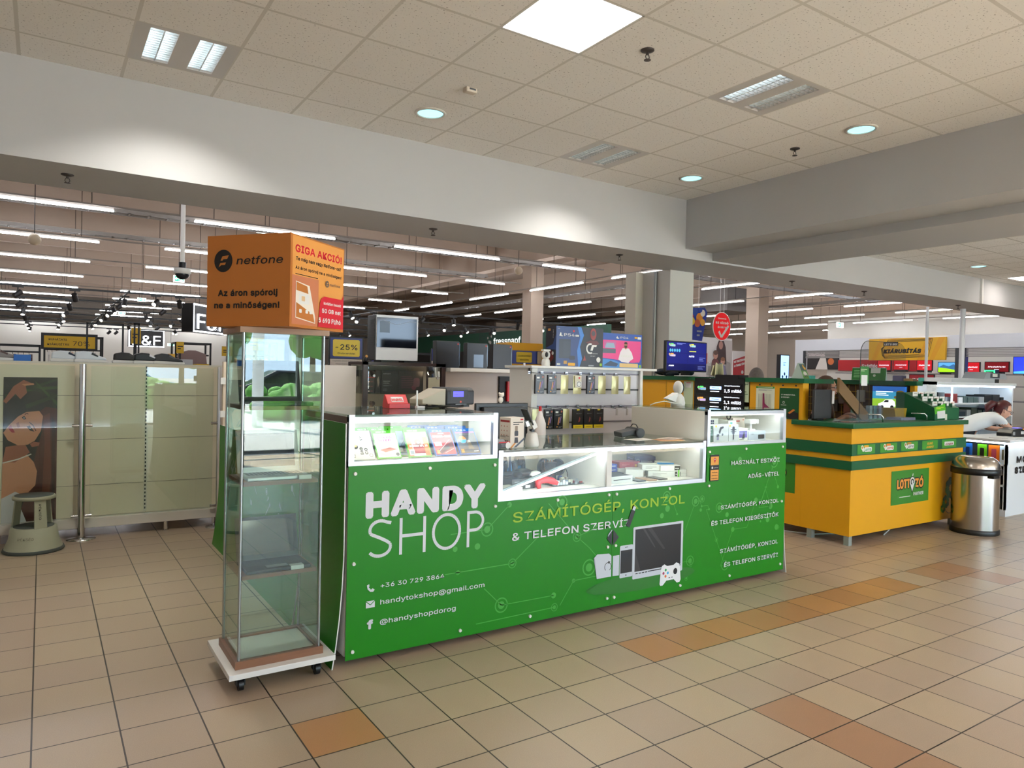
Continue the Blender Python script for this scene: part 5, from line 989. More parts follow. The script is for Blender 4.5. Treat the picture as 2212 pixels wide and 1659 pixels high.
def chart(p, w_, h):
    p.rect(0, h - .02, w_, h, SG1).greek(.02, h - .015, w_ - .04, .01, WHITE, 1).greek(.03, h - .05, w_ - .06, .02, GREYP, 2)
    for i in range(12): p.rect(.03 + i * (w_ - .06) / 12, .06, .034 + i * (w_ - .06) / 12, h - .075, mat('#9aa08f', .5)); p.k = 2
    p.poly([(.08, .06), (.08, h - .07), (.1, h - .07), (.105, .11), (w_ - .04, .06)], mat('#a23864', .5))
wallposter('chart_sheet', 'white sheet with a red chart and a green heading on the yellow wall', 'poster', 4.462, 4.68, 1.13, 1.41, chart, PAPER)
wallposter('green_poster', 'dark green poster with white lettering and an orange machine on the yellow wall', 'poster', 4.19, 4.405, 1.10, 1.40, lambda p, w_, h: p.text('ITT BANKKÁRTYÁVAL', .02, h - .07, .014, WHITE, w=w_ * .72, bold=.03).text('IS FIZETHET!', .02, h - .095, .014, WHITE, w=w_ * .42, bold=.03).ring(.05, h - .14, .012, .003, WHITE).greek(.02, h - .17, .06, .008, WHITE, 1).poly([(.09, .02), (.09, .05), (.13, .09), (w_, .06), (w_, .01), (.13, 0)], INK).poly([(.1, .06), (.16, .1), (.18, .09), (.12, .05)], mat('#c8742a', .4)), mat('#0f4a1f', .4))
for y in (4.50, 4.64, 4.225, 4.37): tag(MB().cyl((6.05, y, 1.425), (6.043, y, 1.425), .008, ANTH, n=10).build('screw_knob'), 'small dark screw above the ' + ('white chart sheet' if y > 4.45 else 'green poster') + ', ' + ('left' if y in (4.64, 4.37) else 'right') + ' one', 'screw')
wallposter('notice_sheet', 'pale green notice sheet partly covering the lottery screen', 'notice', 4.77, 4.97, 1.24, 1.455, lambda p, w_, h: p.greek(.03, .02, w_ - .04, h - .04, mat('#6a7a60', .5), 7, .35), LPAP)
wallposter('leaflet_strip', 'pale green leaflet strip left of the black lottery screen', 'leaflet', 5.52, 5.66, 1.05, 1.44, lambda p, w_, h: p.rect(.03, h - .07, .11, h - .01, WHITE).rect(.04, h - .02, .11, h - .012, RED).greek(.03, .04, .08, .1, SG1, 4), LPAP)
t = thing('lottery_screen', 'black screen showing three lottery draws in the yellow wall', 'screen', (6.05, 5.18, .95))
bx('casing', t, 6.03, 4.82, .95, 6.06, 5.49, 1.478, BLACK); bx('stand', t, 6.06, 5.1, .95, 6.2, 5.3, 1.0, BLACK); p = Print((6.03, 5.49, .95), YN, UP, .001); BL = mat('#8fb6f0', .4, e=1.6); WT = mat('#e9f0ff', .4, e=1.8)
for i, (z, c, v) in enumerate(((.415, '#3fd05a', '1,5 millió'), (.295, '#f08a3c', '1,1 millió'), (.175, '#4f86ff', '335 millió'))):
    p.rect(.03, z - .05, .66, z + .06, mat('#1a1b1f', .2)); k_ = p.k; lotto_logo(p, .05, z - .005, .12, mat('#2f9fe0' if i == 0 else '#b08af0' if i == 1 else '#2f6fe0', .4, e=1), mat(c, .4, e=1)); p.rect(.225, z - .005, .38, z + .03, BL, .006).greek(.25, z + .006, .1, .012, mat('#24406a', .4), 1).greek(.23, z - .032, .12, .014, WT, 1).text('Várható főnyeremény', .42, z + .033, .014, WT, w=.2).text(v, .42, z - .03, .042, WT, w=.22, bold=.01); p.k = 2
p.build('display', t)
t = thing('blue_monitor', 'monitor with a dark blue lottery page standing on the yellow kiosk', 'monitor', (6.05, 5.62, 1.496))
bx('casing', t, 5.695, 5.60, 1.545, 6.345, 5.64, 1.885, BLACK, .004); MB().box(5.98, 5.62, 1.50, 6.10, 5.65, 1.60, BLACK).box(5.93, 5.55, 1.496, 6.15, 5.70, 1.506, SIL).build('stand', t)
p = Print((5.695, 5.60, 1.545), XP, UP, .001); NB = mat('#131a6a', .2, e=.55); NB2 = mat('#0d1250', .2, e=.5); p.rect(.012, .015, .638, .328, NB).rect(.012, .015, .638, .09, NB2).rect(.338, .1, .344, .328, NB2).rect(.012, .205, .638, .209, NB2); lotto_logo(p, .04, .285, .1, mat('#5fd0e0', .4, e=.8), mat('#4fbf4a', .4, e=.8)); lotto_logo(p, .36, .285, .1, mat('#5fd0e0', .4, e=.8), mat('#c8c83a', .4, e=.8)); lotto_logo(p, .04, .175, .1, mat('#d0b0e0', .4, e=.8), mat('#e08a3a', .4, e=.8))
for i in range(5): p.disc(.06 + .036 * i, .235, .014, mat('#3f8fb0', .4, e=.8), .018, 12); p.k = 8
p.text('PUTTÓ', .36, .165, .024, WT, w=.08).text('JOKER', .04, .06, .018, WT, w=.08).greek(.36, .22, .11, .02, mat('#c8c83a', .4, e=.8), 1).greek(.52, .12, .1, .05, mat('#5a68b0', .4, e=.6), 3).greek(.16, .30, .14, .02, mat('#7f8fd0', .4, e=.6), 2).greek(.5, .03, .12, .04, mat('#5a68b0', .4, e=.6), 3); p.build('display', t)
b = MB(); r = random.Random(9)
for i in range(10): b.sphere((6.15 + r.uniform(-.16, .22), 5.95 + r.uniform(-.1, .2), 1.515 + r.uniform(0, .05)), (r.uniform(.06, .12), r.uniform(.06, .12), r.uniform(.025, .045)), mat('#18222e', .8), 10, 7)
tag(b.build('dark_jacket'), 'dark blue jacket heaped on the yellow kiosk left of the blue monitor', 'jacket')
FOIL = glass('clear_foil', (.93, .93, .93), 1.8, .12); b = MB()
for i in range(9):
    a = r.uniform(0, 6); x, y = 6.12 + r.uniform(0, .22), 5.30 + r.uniform(-.12, .12); b.obox((x, y, 1.56), (.05 * math.cos(a), .05 * math.sin(a), .01), (-.006 * math.sin(a), .006 * math.cos(a), 0), (r.uniform(-.02, .02), 0, r.uniform(.05, .1)), FOIL if i % 3 else mat('#dad6ae', .25))
tag(b.build('foil_bags'), 'bunch of shiny foil bags beside the blue monitor', 'bag'); tag(MB().box(6.03, 4.9, 1.478, 6.2, 5.2, 1.52, BLACK).build('black_tray'), 'low black tray on top of the lottery screen', 'tray')
t = thing('grid_partition', 'dark inner wall of the lottery kiosk with a green top board and wire grid', 'wall panel', (8.12, 5.2, 0))
MB().box(8.10, 4.2, .085, 8.15, 6.35, 1.445, BROWN).box(6.5, 6.30, .085, 8.15, 6.36, 1.445, mat('#b9b4a8', .6)).build('wall_board', t); MB().box(8.05, 4.12, 1.445, 8.18, 6.38, 1.495, TG).build('top_board', t); bx('yellow_post', t, 8.07, 4.15, 1.1, 8.13, 4.20, 1.445, YW)
b = MB(); GW = mat('#a8862a', .4, .4)
for i in range(22): b.cyl((8.085, 4.25 + .085 * i, 1.0), (8.085, 4.25 + .085 * i, 1.44), .003, GW, n=6)
for i in range(6): b.cyl((8.082, 4.25, 1.02 + .085 * i), (8.082, 6.1, 1.02 + .085 * i), .003, GW, n=6)
b.build('wire_grid', t)
t = thing('advert_screen', 'bright screen with a white car advert at the end of the lottery kiosk', 'screen', (8.05, 4.4, 1.13)); bx('casing', t, 8.04, 4.21, 1.13, 8.07, 4.62, 1.44, BLACK)
p = Print((8.04, 4.62, 1.13), YN, UP, .001); e_ = 1.0; p.rect(.01, .01, .40, .30, mat('#2f7fa0', .3, e=e_)).rect(.01, .01, .40, .16, mat('#7fa82a', .3, e=e_)).rect(.01, .01, .40, .05, mat('#3f8f4a', .3, e=e_)).rect(.01, .24, .40, .30, mat('#1f4f90', .3, e=e_)); CW2 = mat('#e9eef2', .3, e=e_)
p.poly([(.08, .06), (.08, .10), (.13, .12), (.16, .15), (.24, .155), (.27, .13), (.28, .08), (.24, .06)], CW2).disc(.125, .065, .02, INK, n=12).disc(.24, .068, .02, INK, n=12).poly([(.14, .118), (.165, .145), (.2, .145), (.2, .12)], INK).greek(.05, .19, .2, .06, CW2, 3).disc(.33, .235, .045, YELLOW, .02).disc(.32, .18, .06, YELLOW, .022).disc(.35, .09, .035, mat('#24508a', .3, e=e_), .015); p.build('display', t)
for i, (y, z, c, s) in enumerate(((5.05, 1.20, '#2a2420', 'dark pouch low'), (4.95, 1.30, '#5a4a40', 'brown pouch high'), (4.80, 1.16, '#8fa79a', 'pale green card low'), (4.72, 1.33, '#9a9a94', 'grey card high'), (5.18, 1.33, '#3a2a3a', 'violet pouch high'), (4.88, 1.18, '#6a3a2a', 'rust brown pouch low'))):
    tag(MB().box(8.05, y, z - .09, 8.08, y + .09, z + .05, mat(c, .6)).build('hanging_goods'), s + ' on the wire grid of the lottery kiosk', 'goods')
def tent(lab, x, y, z, w_, h, rz, m, fn):
    t = thing('tent_card', lab, 'tent card', (x, y, z), rz); MB().prism([(-.06, 0), (.06, 0), (.004, h), (-.004, h)], (-w_ / 2, 0, 0), YN, UP, w_, mat('#aebcb4', .5)).build('card', t, local=True)
    uy = Vector((0, .056, h)).normalized(); p = Print((-w_ / 2, -.06, 0), XP, uy, .0012); p.rect(0, 0, w_, h, m); fn(p, w_, h); p.build('printed_front', t, local=True)
tent('tent card with a car advert on the green top board above the cashier', 6.22, 4.30, 1.496, .15, .15, .25, mat('#4f8f3a', .4), lambda p, w_, h: p.rect(0, h * .55, w_, h, mat('#1d4a4a', .4)).disc(w_ * .6, h * .85, .018, YELLOW).disc(w_ * .75, h * .7, .025, YELLOW, .014).poly([(.03, .03), (.03, .055), (.06, .075), (.1, .07), (.125, .05), (.12, .03)], WHITE).disc(.055, .03, .012, INK).disc(.1, .03, .012, INK))
tent('green tent card with a white note on the far top board', 8.115, 4.70, 1.496, .36, .15, -1.2, mat('#2f7a35', .4), lambda p, w_, h: p.greek(.02, .03, .14, .1, mat('#8fc48f', .5), 5).rect(.2, .09, .3, .15, WHITE).disc(.24, .06, .015, WHITE))
t = thing('acrylic_screen', 'clear upright acrylic guard with rounded top on the green worktop', 'guard', (6.72, 3.76, 1.1005)); P = [(6.33, 1.101), (7.12, 1.101), (7.12, 1.70)] + [(7.0 + .12 * math.cos(a * PI / 12), 1.74 + .12 * math.sin(a * PI / 12)) for a in range(0, 7)] + [(6.45 + .12 * math.cos(a * PI / 12), 1.74 + .12 * math.sin(a * PI / 12)) for a in range(6, 13)]
MB().prism(P, (0, 3.755, 0), XP, UP, .005, glass('acrylic', (.90, .91, .92))).build('sheet', t); MB().tube([(x, 3.754, z) for x, z in P[9:] + [P[0]]], .0025, ANTH, 6).build('edge', t)
p = Print((6.33, 3.754, 0), XP, UP, .001); p.rect(.0, 1.46, .14, 1.62, mat('#2f7a35', .4)).greek(.01, 1.57, .1, .03, LPAP, 2).rect(.02, 1.44, .12, 1.54, mat('#d8d8dc', .5)); p.build('sticker', t)
for x in (6.62, 7.42): tag(MB().tube([(x, 3.69, 1.101), (x, 3.69, 1.15), (x - .02, 3.70, 1.17), (x - .12, 3.78, 1.17)], .006, CHROME).build('chrome_clip'), 'bent chrome clip on the green worktop, ' + ('left' if x < 7 else 'right') + ' one', 'clip')
tag(MB().obox((6.60, 3.98, 1.27), (.25, 0, -.17), (0, .012, 0), (.0, 0, .07), mat('#8a6a45', .6)).build('tan_board'), 'tan board slanting down beside the cashier with glasses', 'board')
t = thing('computer_monitor', 'black monitor seen from behind on the green worktop, left of the cashier', 'monitor', (6.19, 4.05, 1.1005)); bx('casing', t, 6.06, 4.03, 1.12, 6.33, 4.06, 1.395, ANTH, .004); bx('stand', t, 6.15, 4.06, 1.1005, 6.25, 4.12, 1.13, BLACK)
tag(MB().obox((6.335, 4.02, 1.32), (.018, 0, 0), (0, .002, 0), (.002, 0, .06), mat('#d8cfcf', .5)).build('paper_note'), 'pink note stuck to the edge of the cashier\'s monitor', 'note')
t = thing('glass_tray', 'low clear tray on the green worktop in front of the cashier', 'tray', (6.28, 3.75, 1.1005)); MB().prism([(6.09, 1.101), (6.5, 1.101), (6.42, 1.17), (6.09, 1.19)], (0, 3.70, 0), XP, UP, .004, GLASS).box(6.09, 3.7, 1.101, 6.5, 3.86, 1.105, GLASS).build('pane', t)
t = thing('ticket_dispenser', 'green stepped dispenser full of white scratch tickets on the lottery counter', 'dispenser', (7.95, 3.85, 1.1005))

V = [(x, y, z) for x in (7.60, 8.10) for y, z in ((3.70, 1.101), (4.10, 1.101), (4.10, 1.375), (4.02, 1.375), (3.70, 1.225))]; b = MB(); b.add(V, [tuple(range(5)), tuple(reversed(range(5, 10)))] + [(i, 5 + i, 5 + (i + 1) % 5, (i + 1) % 5) for i in range(5)], TG); b.build('stand', t)
for j in range(3):
    for i in range(4):
        x, y, z = 7.63 + .118 * i, 3.74 + .10 * j, 1.235 + .047 * j; c = MB().box(x, y, z - .01, x + .10, y + .004, z + .055, mat('#e6e2de', .5)).build('ticket', t); Print((x, y, z), XP, UP, .001).greek(.02, .03, .06, .015, mat('#a05a4a' if (i + j) % 3 == 0 else '#9a9a9a', .5), 1).build('print', c)
        if i < 3: MB().box(x + .106, y - .03, z - .03, x + .112, y + .05, z + .035, TG).build('divider', t)
Print((7.60, 3.70, 1.10), XP, UP, .002).poly([(-.02, .13), (.2, .17), (.22, .09), (0, .06)], mat('#4fae1e', .4)).greek(.02, .11, .15, .03, mat('#d0d84a', .4), 2).poly([(.04, .09), (.2, .1), (.21, .02), (.05, .015)], mat('#d5d5d5', .5)).rect(.2, .0, .245, .06, mat('#d0d0c0', .5)).build('sticker', t)
t = thing('pen_tubs', 'clear tubs of pens and cards behind the acrylic guard', 'tub', (7.0, 4.0, 1.1005))
for i, (x, c) in enumerate(((6.92, '#9fb0b8'), (7.0, '#5f8a9a'), (7.09, '#8f8fa8'))): MB().lathe([(.04, 0), (.045, .11), (.042, .11), (.037, .004)], (x, 4.0, 1.101), GLASS, 14).build('tub', t); MB().box(x - .022, 3.98, 1.11, x + .022, 4.02, 1.24, mat(c, .5)).build('cards', t)
t = thing('yellow_basket', 'small yellow basket on the green worktop near the ticket dispenser', 'basket', (7.42, 4.02, 1.1005)); MB().prism([(7.33, 1.101), (7.51, 1.101), (7.54, 1.21), (7.30, 1.21)], (0, 3.95, 0), XP, UP, .15, mat('#a8861e', .5)).build('basket', t)
tag(MB().box(7.15, 3.80, 1.1005, 7.42, 3.95, 1.125, mat('#7f7f98', .4)).build('card_rack'), 'flat grey violet card rack on the green worktop', 'rack')
t = thing('trash_bin', 'round stainless steel bin with a black collar at the end of the lottery counter', 'bin', (7.80, 3.39, 0)); STEEL = mat('#b9b4ae', .22, 1., var=.04, vs_=3)
MB().lathe([(.212, 0), (.215, .01), (.215, .045), (.208, .05)], (0, 0, 0), BLACK, 36).build('base_ring', t, local=True); MB().lathe([(.205, .05), (.205, .595)], (0, 0, 0), STEEL, 40).build('drum', t, local=True); MB().lathe([(.206, .585), (.218, .59), (.218, .648), (.206, .652)], (0, 0, 0), BLACK, 36).build('collar', t, local=True)
MB().lathe([(.212, .65), (.205, .69), (.18, .73), (.145, .755), (.125, .757), (.118, .745), (.118, .62)], (0, 0, 0), STEEL, 40).build('dome_lid', t, local=True); MB().lathe([(.117, .66), (.0001, .66)], (0, 0, 0), BLACK, 24).build('liner', t, local=True); MB().box(-.13, -.215, .565, -.005, -.17, .59, BLACK).build('handle', t, local=True)
tag(MB().tube([(6.0, 4.5, .005), (6.2, 4.1, .005), (6.6, 3.95, .005), (7.0, 3.9, .005), (7.0, 3.8, .03), (6.8, 3.75, .005)], .006, mat('#c9c9c6', .5), 6).build('floor_cable'), 'pale cable lying on the tiles under the lottery counter', 'cable')

# ---------------------------------------------------------------- people
def person(name, label, J, radii, skin, head, face, cloth, hs=1.):
    """J: joints in world coordinates; one skinned surface for trunk, limbs and fingers, joined with a shaped head."""
    edges = [e for e in (('hip', 'waist'), ('waist', 'chest'), ('chest', 'neck'), ('neck', 'skull'), ('chest', 'shl'), ('shl', 'ell'), ('ell', 'wrl'), ('wrl', 'pal'), ('chest', 'shr'), ('shr', 'elr'), ('elr', 'wrr'), ('wrr', 'par'), ('hip', 'thl'), ('thl', 'knl'), ('knl', 'anl'), ('anl', 'tol'), ('hip', 'thr'), ('thr', 'knr'), ('knr', 'anr'), ('anr', 'tor')) if e[0] in J and e[1] in J]
    P = dict(J); rad = dict(radii)
    for s in 'lr':
        if 'pa' + s in P:
            w_, h_ = Vector(P['wr' + s]), Vector(P['pa' + s]); d = (h_ - w_).normalized(); q = d.cross(Vector(UP)); q = q.normalized() if q.length > .2 else Vector(XP)
            for k in range(4):
                a = h_ + q * (.027 - .018 * k) + d * .02; P['f%s%d' % (s, k)] = a; P['g%s%d' % (s, k)] = a + d * (.032 + .006 * (k in (1, 2))) - Vector((0, 0, .012)); rad['f%s%d' % (s, k)] = .009; rad['g%s%d' % (s, k)] = .0075
                edges += [('pa' + s, 'f%s%d' % (s, k)), ('f%s%d' % (s, k), 'g%s%d' % (s, k))]
            a = w_ + d * .03 + q * .035; P['t' + s] = a + d * .03; rad['t' + s] = .009; edges.append(('pa' + s, 't' + s))
    ks = list(P); me = bpy.data.meshes.new('rig'); me.from_pydata([tuple(P[k]) for k in ks], [(ks.index(a), ks.index(c)) for a, c in edges], [])
    o = bpy.data.objects.new('rig', me); COL.objects.link(o); o.modifiers.new('s', 'SKIN'); sv = me.skin_vertices[0].data
    for i, k in enumerate(ks): r_ = rad.get(k, .04); sv[i].radius = r_ if isinstance(r_, tuple) else (r_, r_); sv[i].use_root = k == 'hip'
    o.modifiers.new('u', 'SUBSURF').levels = 2; o.modifiers['u'].render_levels = 2
    dg = bpy.context.evaluated_depsgraph_get(); ev = bpy.data.meshes.new_from_object(o.evaluated_get(dg))
    b = MB(); SK = mat(skin, .5)
    b.add([v.co.copy() for v in ev.vertices], [tuple(q.vertices) for q in ev.polygons], SK, True)
    bodyV = [v.co.copy() for v in ev.vertices]; bodyN = [v.normal.copy() for v in ev.vertices]; bodyF = [tuple(q.vertices) for q in ev.polygons]
    bpy.data.objects.remove(o)
    # head: shaped ball, local x = right, y = forward, z = up
    f = Vector(face).normalized(); rt = f.cross(Vector(UP)).normalized(); u_ = rt.cross(f); H = Vector(head)
    def W(x, y, z): return H + rt * x * hs + f * y * hs + u_ * z * hs
    def G(a, s): return math.exp(-(a / s) ** 2)
    N, K = 36, 26; V = []
    for j in range(K + 1):
        t_ = -PI / 2 + PI * j / K
        for i in range(N):
            a = 2 * PI * i / N; x, y, z = math.cos(t_) * math.cos(a), math.cos(t_) * math.sin(a), math.sin(t_)
            px, py, pz = x * .074, y * .093, z * .115
            if z < 0: px *= 1 - .36 * (-z) ** 1.3; py = py * (1 - .10 * -z) + (.012 * -z if y > 0 else .03 * z)
            if y > .3:
                py += .024 * G(x, .13) * G(z + .14, .17) + .006 * G(z - .22, .12) * G(x, .6) - .010 * G(abs(x) - .38, .16) * G(z - .04, .12) + .007 * G(z + .48, .10) * G(x, .25) + .008 * G(z + .85, .16) * G(x, .3)
            V.append(W(px, py, pz))
    b.add(V, [(j * N + i, j * N + (i + 1) % N, (j + 1) * N + (i + 1) % N, (j + 1) * N + i) for j in range(K) for i in range(N)], SK, True)
    EY, IR, LP = mat('#e9e4de', .3), mat('#2a1c14', .2), mat('#a4584f', .4)
    for s in (-1, 1):
        c = W(s * .029, .079, .006); b.sphere(c, .0115, EY, 10, 7); b.sphere(c + f * .006, .0075, IR, 8, 6); b.tube([W(s * .016, .090, .026), W(s * .03, .090, .031), W(s * .045, .082, .026)], .003, mat('#3a2a20', .6), 5)
        b.sphere(W(s * .073, -.004, -.01), (.010, .014, .024), SK, 10, 7)
    b.tube([W(-.022, .0865, -.055), W(0, .094, -.052), W(.022, .0865, -.055)], [.003, .006, .003], LP, 6)
    t = thing(name, label, 'person', (J['hip'][0], J['hip'][1], 0)); b.build('body', t)
    for cn, cm, test, off in cloth:
        keep = [q for q in bodyF if all(test(bodyV[i]) for i in q)]; ids = sorted({i for q in keep for i in q}); mp = {i: n for n, i in enumerate(ids)}
        MB().add([bodyV[i] + bodyN[i] * off for i in ids], [tuple(mp[i] for i in q) for q in keep], cm, True).build(cn, t)
    return t, W
def glasses(t, W, m):
    b = MB()
    for s in (-1, 1): b.tube([W(s * .031 + .023 * math.cos(k * PI / 6), .100, .003 + .019 * math.sin(k * PI / 6)) for k in range(13)], .0026, m, 6).tube([W(s * .054, .100, .008), W(s * .076, .06, .008), W(s * .078, -.005, .004)], .0026, m, 6)
    b.tube([W(-.009, .102, .006), W(.009, .102, .006)], .0026, m, 6).build('glasses', t)
def hair(t, W, m, cut, strands):
    b = MB(); N, K = 28, 18; V = []; idx = {}; F = []
    for j in range(K + 1):
        a = -PI / 2 + PI * j / K
        for i in range(N):
            c = 2 * PI * i / N; V.append((math.cos(a) * math.cos(c) * .084, math.cos(a) * math.sin(c) * .104 - .006, math.sin(a) * .122 + .008))
    for j in range(K):
        for i in range(N):
            q = (j * N + i, j * N + (i + 1) % N, (j + 1) * N + (i + 1) % N, (j + 1) * N + i)
            if all(cut(*V[k]) for k in q): F.append(q)
    b.add([W(*v) for v in V], F, m, True)
    for pts, r_ in strands: b.tube([W(*q) for q in pts], r_, m, 8)
    b.build('hair', t)
Bx, Fx = Vector((.885, .435, 0)), Vector((.435, -.885, 0)); hd = Vector((6.70, 4.33, 1.405))
def o_(f_, l_, z): return tuple(Vector((hd.x, hd.y, 0)) + Fx * f_ + Bx * l_ + Vector((0, 0, z)))
RAD = {'hip': (.15, .11), 'waist': (.125, .09), 'chest': (.14, .10), 'neck': .047, 'skull': .045, 'shl': .055, 'shr': .055, 'ell': .037, 'elr': .037, 'wrl': .025, 'wrr': .025, 'pal': .026, 'par': .026, 'thl': .085, 'thr': .085, 'knl': .058, 'knr': .058, 'anl': .037, 'anr': .037, 'tol': .034, 'tor': .034}
def legs(J, f, l, hip, foot=.0):
    h = Vector(hip); f, l = Vector(f), Vector(l)
    for s, k in ((1, 'l'), (-1, 'r')): J['th' + k] = h + l * .09 * s - Vector((0, 0, .08)); J['kn' + k] = h + l * .1 * s + f * .04 - Vector((0, 0, h.z - .48)); J['an' + k] = h + l * .1 * s - f * .02 - Vector((0, 0, h.z - .075)); J['to' + k] = h + l * .11 * s + f * .13 - Vector((0, 0, h.z - .035))
J = {'hip': o_(-.09, 0, .80), 'waist': o_(-.08, 0, .94), 'chest': o_(-.05, 0, 1.10), 'neck': o_(-.03, 0, 1.26), 'skull': o_(-.01, 0, 1.37), 'shl': o_(-.05, .165, 1.175), 'ell': o_(.03, .25, 1.0), 'wrl': o_(.19, .16, 1.135), 'pal': o_(.25, .12, 1.135), 'shr': o_(-.05, -.165, 1.175), 'elr': o_(.03, -.22, .98), 'wrr': o_(.18, -.14, 1.125), 'par': o_(.24, -.11, 1.125)}
legs(J, Fx, Bx, J['hip']); BT = mat('#0d0d10', .7); JN = mat('#20242e', .8)
t, W = person('person', 'long haired person with dark glasses and a black top behind the lottery counter', J, RAD, '#a8755c', hd, Fx + Bx * .25, (('black_top', BT, lambda v: .86 < v.z < 1.155 and (Vector((v.x, v.y, 0)) - Vector((hd.x, hd.y, 0)) + Fx * .05).length < .185, .006), ('trousers', JN, lambda v: .05 < v.z < .90, .006)))
BH = mat('#4f3325', .5, var=.3, vs_=40); glasses(t, W, mat('#14141c', .3))
hair(t, W, BH, lambda x, y, z: not (y > .045 and z < .075) and not (y > .0 and z < -.03), [([(s * .07, .02, .04), (s * .078, .015, -.08), (s * .075, .03, -.17), (s * .07, .05, -.27), (s * .065, .06, -.33)], [.02, .026, .03, .026, .008]) for s in (-1, 1)] + [([(x, -.07, .03), (x * 1.1, -.085, -.1), (x * 1.2, -.08, -.28)], [.03, .04, .015]) for x in (-.05, -.015, .02, .05)])
Fx, Bx, hd = Vector((.84, -.54, 0)), Vector((.54, .84, 0)), Vector((10.14, 4.12, 1.155))
J = {'hip': o_(-.52, 0, .93), 'waist': o_(-.40, 0, .99), 'chest': o_(-.22, 0, 1.05), 'neck': o_(-.075, 0, 1.09), 'skull': o_(-.02, 0, 1.13), 'shl': o_(-.16, .17, 1.045), 'ell': o_(-.05, .22, .915), 'wrl': o_(.17, .10, .90), 'pal': o_(.23, .06, .905), 'shr': o_(-.16, -.17, 1.045), 'elr': o_(-.03, -.22, .915), 'wrr': o_(.18, -.11, .90), 'par': o_(.24, -.07, .905)}
legs(J, Fx, Bx, J['hip'])
def sleeve(v): q = Vector((v.x - hd.x, v.y - hd.y, 0)); return q.dot(Fx) < -.085 and v.z > .98 or q.dot(Fx) < -.2 and v.z > .86
def cuff(v): q = Vector((v.x - hd.x, v.y - hd.y, 0)); return abs(q.dot(Bx)) > .14 and .965 < v.z < .995
t, W = person('person', 'person with a dark red ponytail and white shirt leaning on the phone shop counter', J, RAD, '#d3a38f', hd, Fx + Vector((-.1, -.2, -.38)), (('white_shirt', mat('#dfe3ea', .7), sleeve, .008), ('black_cuff', BLACK, cuff, .011), ('trousers', JN, lambda v: v.z < .9 and (Vector((v.x - hd.x, v.y - hd.y, 0))).dot(Fx) < -.35, .007)))
RH = mat('#4a1016', .45, var=.3, vs_=40); glasses(t, W, mat('#55443c', .3))
hair(t, W, RH, lambda x, y, z: not (y > .035 and z < .07) and not (y > -.02 and z < -.0), [([(0, -.09, .05), (0, -.14, .04), (.01, -.175, -.02), (.01, -.17, -.09)], [.03, .045, .045, .012])])
Fx, Bx, hd = Vector((.55, .83, 0)), Vector((-.83, .55, 0)), Vector((7.02, 5.44, 1.49))
J = {'hip': o_(0, 0, .86), 'waist': o_(0, 0, 1.0), 'chest': o_(0, 0, 1.18), 'neck': o_(0, 0, 1.33), 'skull': o_(0, 0, 1.45), 'shl': o_(0, .19, 1.26), 'ell': o_(.02, .24, 1.0), 'wrl': o_(.15, .2, .85), 'pal': o_(.2, .18, .82), 'shr': o_(0, -.19, 1.26), 'elr': o_(.02, -.24, 1.0), 'wrr': o_(.15, -.2, .85), 'par': o_(.2, -.18, .82)}
legs(J, Fx, Bx, J['hip'])
t, W = person('person', 'grey haired person of whom only the top of the head shows above the yellow wall', J, RAD, '#b98a72', hd, Fx, (('shirt', mat('#4a5a70', .7), lambda v: .85 < v.z < 1.3, .007), ('trousers', JN, lambda v: v.z < .9, .006)))
hair(t, W, mat('#6f6560', .6, var=.3, vs_=50), lambda x, y, z: not (y > .05 and z < .06) and z > -.06, [])
# ---------------------------------------------------------------- phone shop on the right
ICE = mat('#dff3ff', .4, e=7.); PW = mat('#dfe2e8', .4)
t = thing('phone_counter', 'white phone shop counter with open shelves and a lit edge behind the steel bin', 'counter', (10.2, 3.9, 0))
MB().box(9.0, 3.60, .0, 11.6, 4.12, .075, PW).box(9.0, 3.60, .075, 9.02, 3.63, .83, PW).box(9.5, 3.60, .075, 11.6, 4.12, .83, PW).box(9.3, 3.62, .075, 9.5, 4.12, .83, mat('#1d1f22', .6)).box(9.0, 3.60, .075, 9.5, 3.62, .83, PW).box(9.0, 4.33, .075, 9.3, 4.35, .83, PW).build('body', t)
for z in (.33, .565): bx('shelf', t, 9.0, 3.62, z, 9.32, 4.35, z + .018, PW)
MB().prism([(8.97, 3.56), (11.7, 3.56), (11.7, 4.16), (9.5, 4.16), (9.4, 4.42), (8.97, 4.42)], (0, 0, .862), XP, YP, .03, PW).build('top', t, .004); MB().box(8.985, 3.575, .812, 8.995, 4.35, .83, ICE).box(8.985, 3.575, .812, 11.6, 3.585, .83, ICE).build('light_edge', t)
Print((9.0, 3.599, 0), XP, UP, .0015).text('MOBIL', .25, .60, .085, INK, w=.55, bold=.08).text('SZERVIZ', .21, .48, .085, INK, w=.62, bold=.08).build('lettering', t)
for i, (y, w_, c, c2, l) in enumerate(((3.97, .09, '#2468b8', '#16305a', 'blue phone case pack on the upper shelf of the phone counter'), (3.815, .095, '#6ec41f', '#15181a', 'bright green phone case pack on the upper shelf of the phone counter'), (3.685, .11, '#f0761e', '#b5475a', 'orange phone case pack on the upper shelf of the phone counter'), (3.60, .08, '#d6e6f2', '#6e6a50', 'white pack with a dark drop picture on the upper shelf of the phone counter'))):
    t = thing('phone_case_pack', l, 'phone case', (9.03, y + w_ / 2, .5835), 0, 'phone case packs'); bx('card', t, 9.02, y, .5835, 9.035, y + w_, .79, mat(c, .4)); p = Print((9.02, y + w_, .5835), YN, UP, .001); p.rect(w_ * .28, .05, w_ * .74, .165, mat(c2, .35), .008); p.greek(w_ * .2, .02, w_ * .6, .015, WHITE, 1).build('printed_front', t)
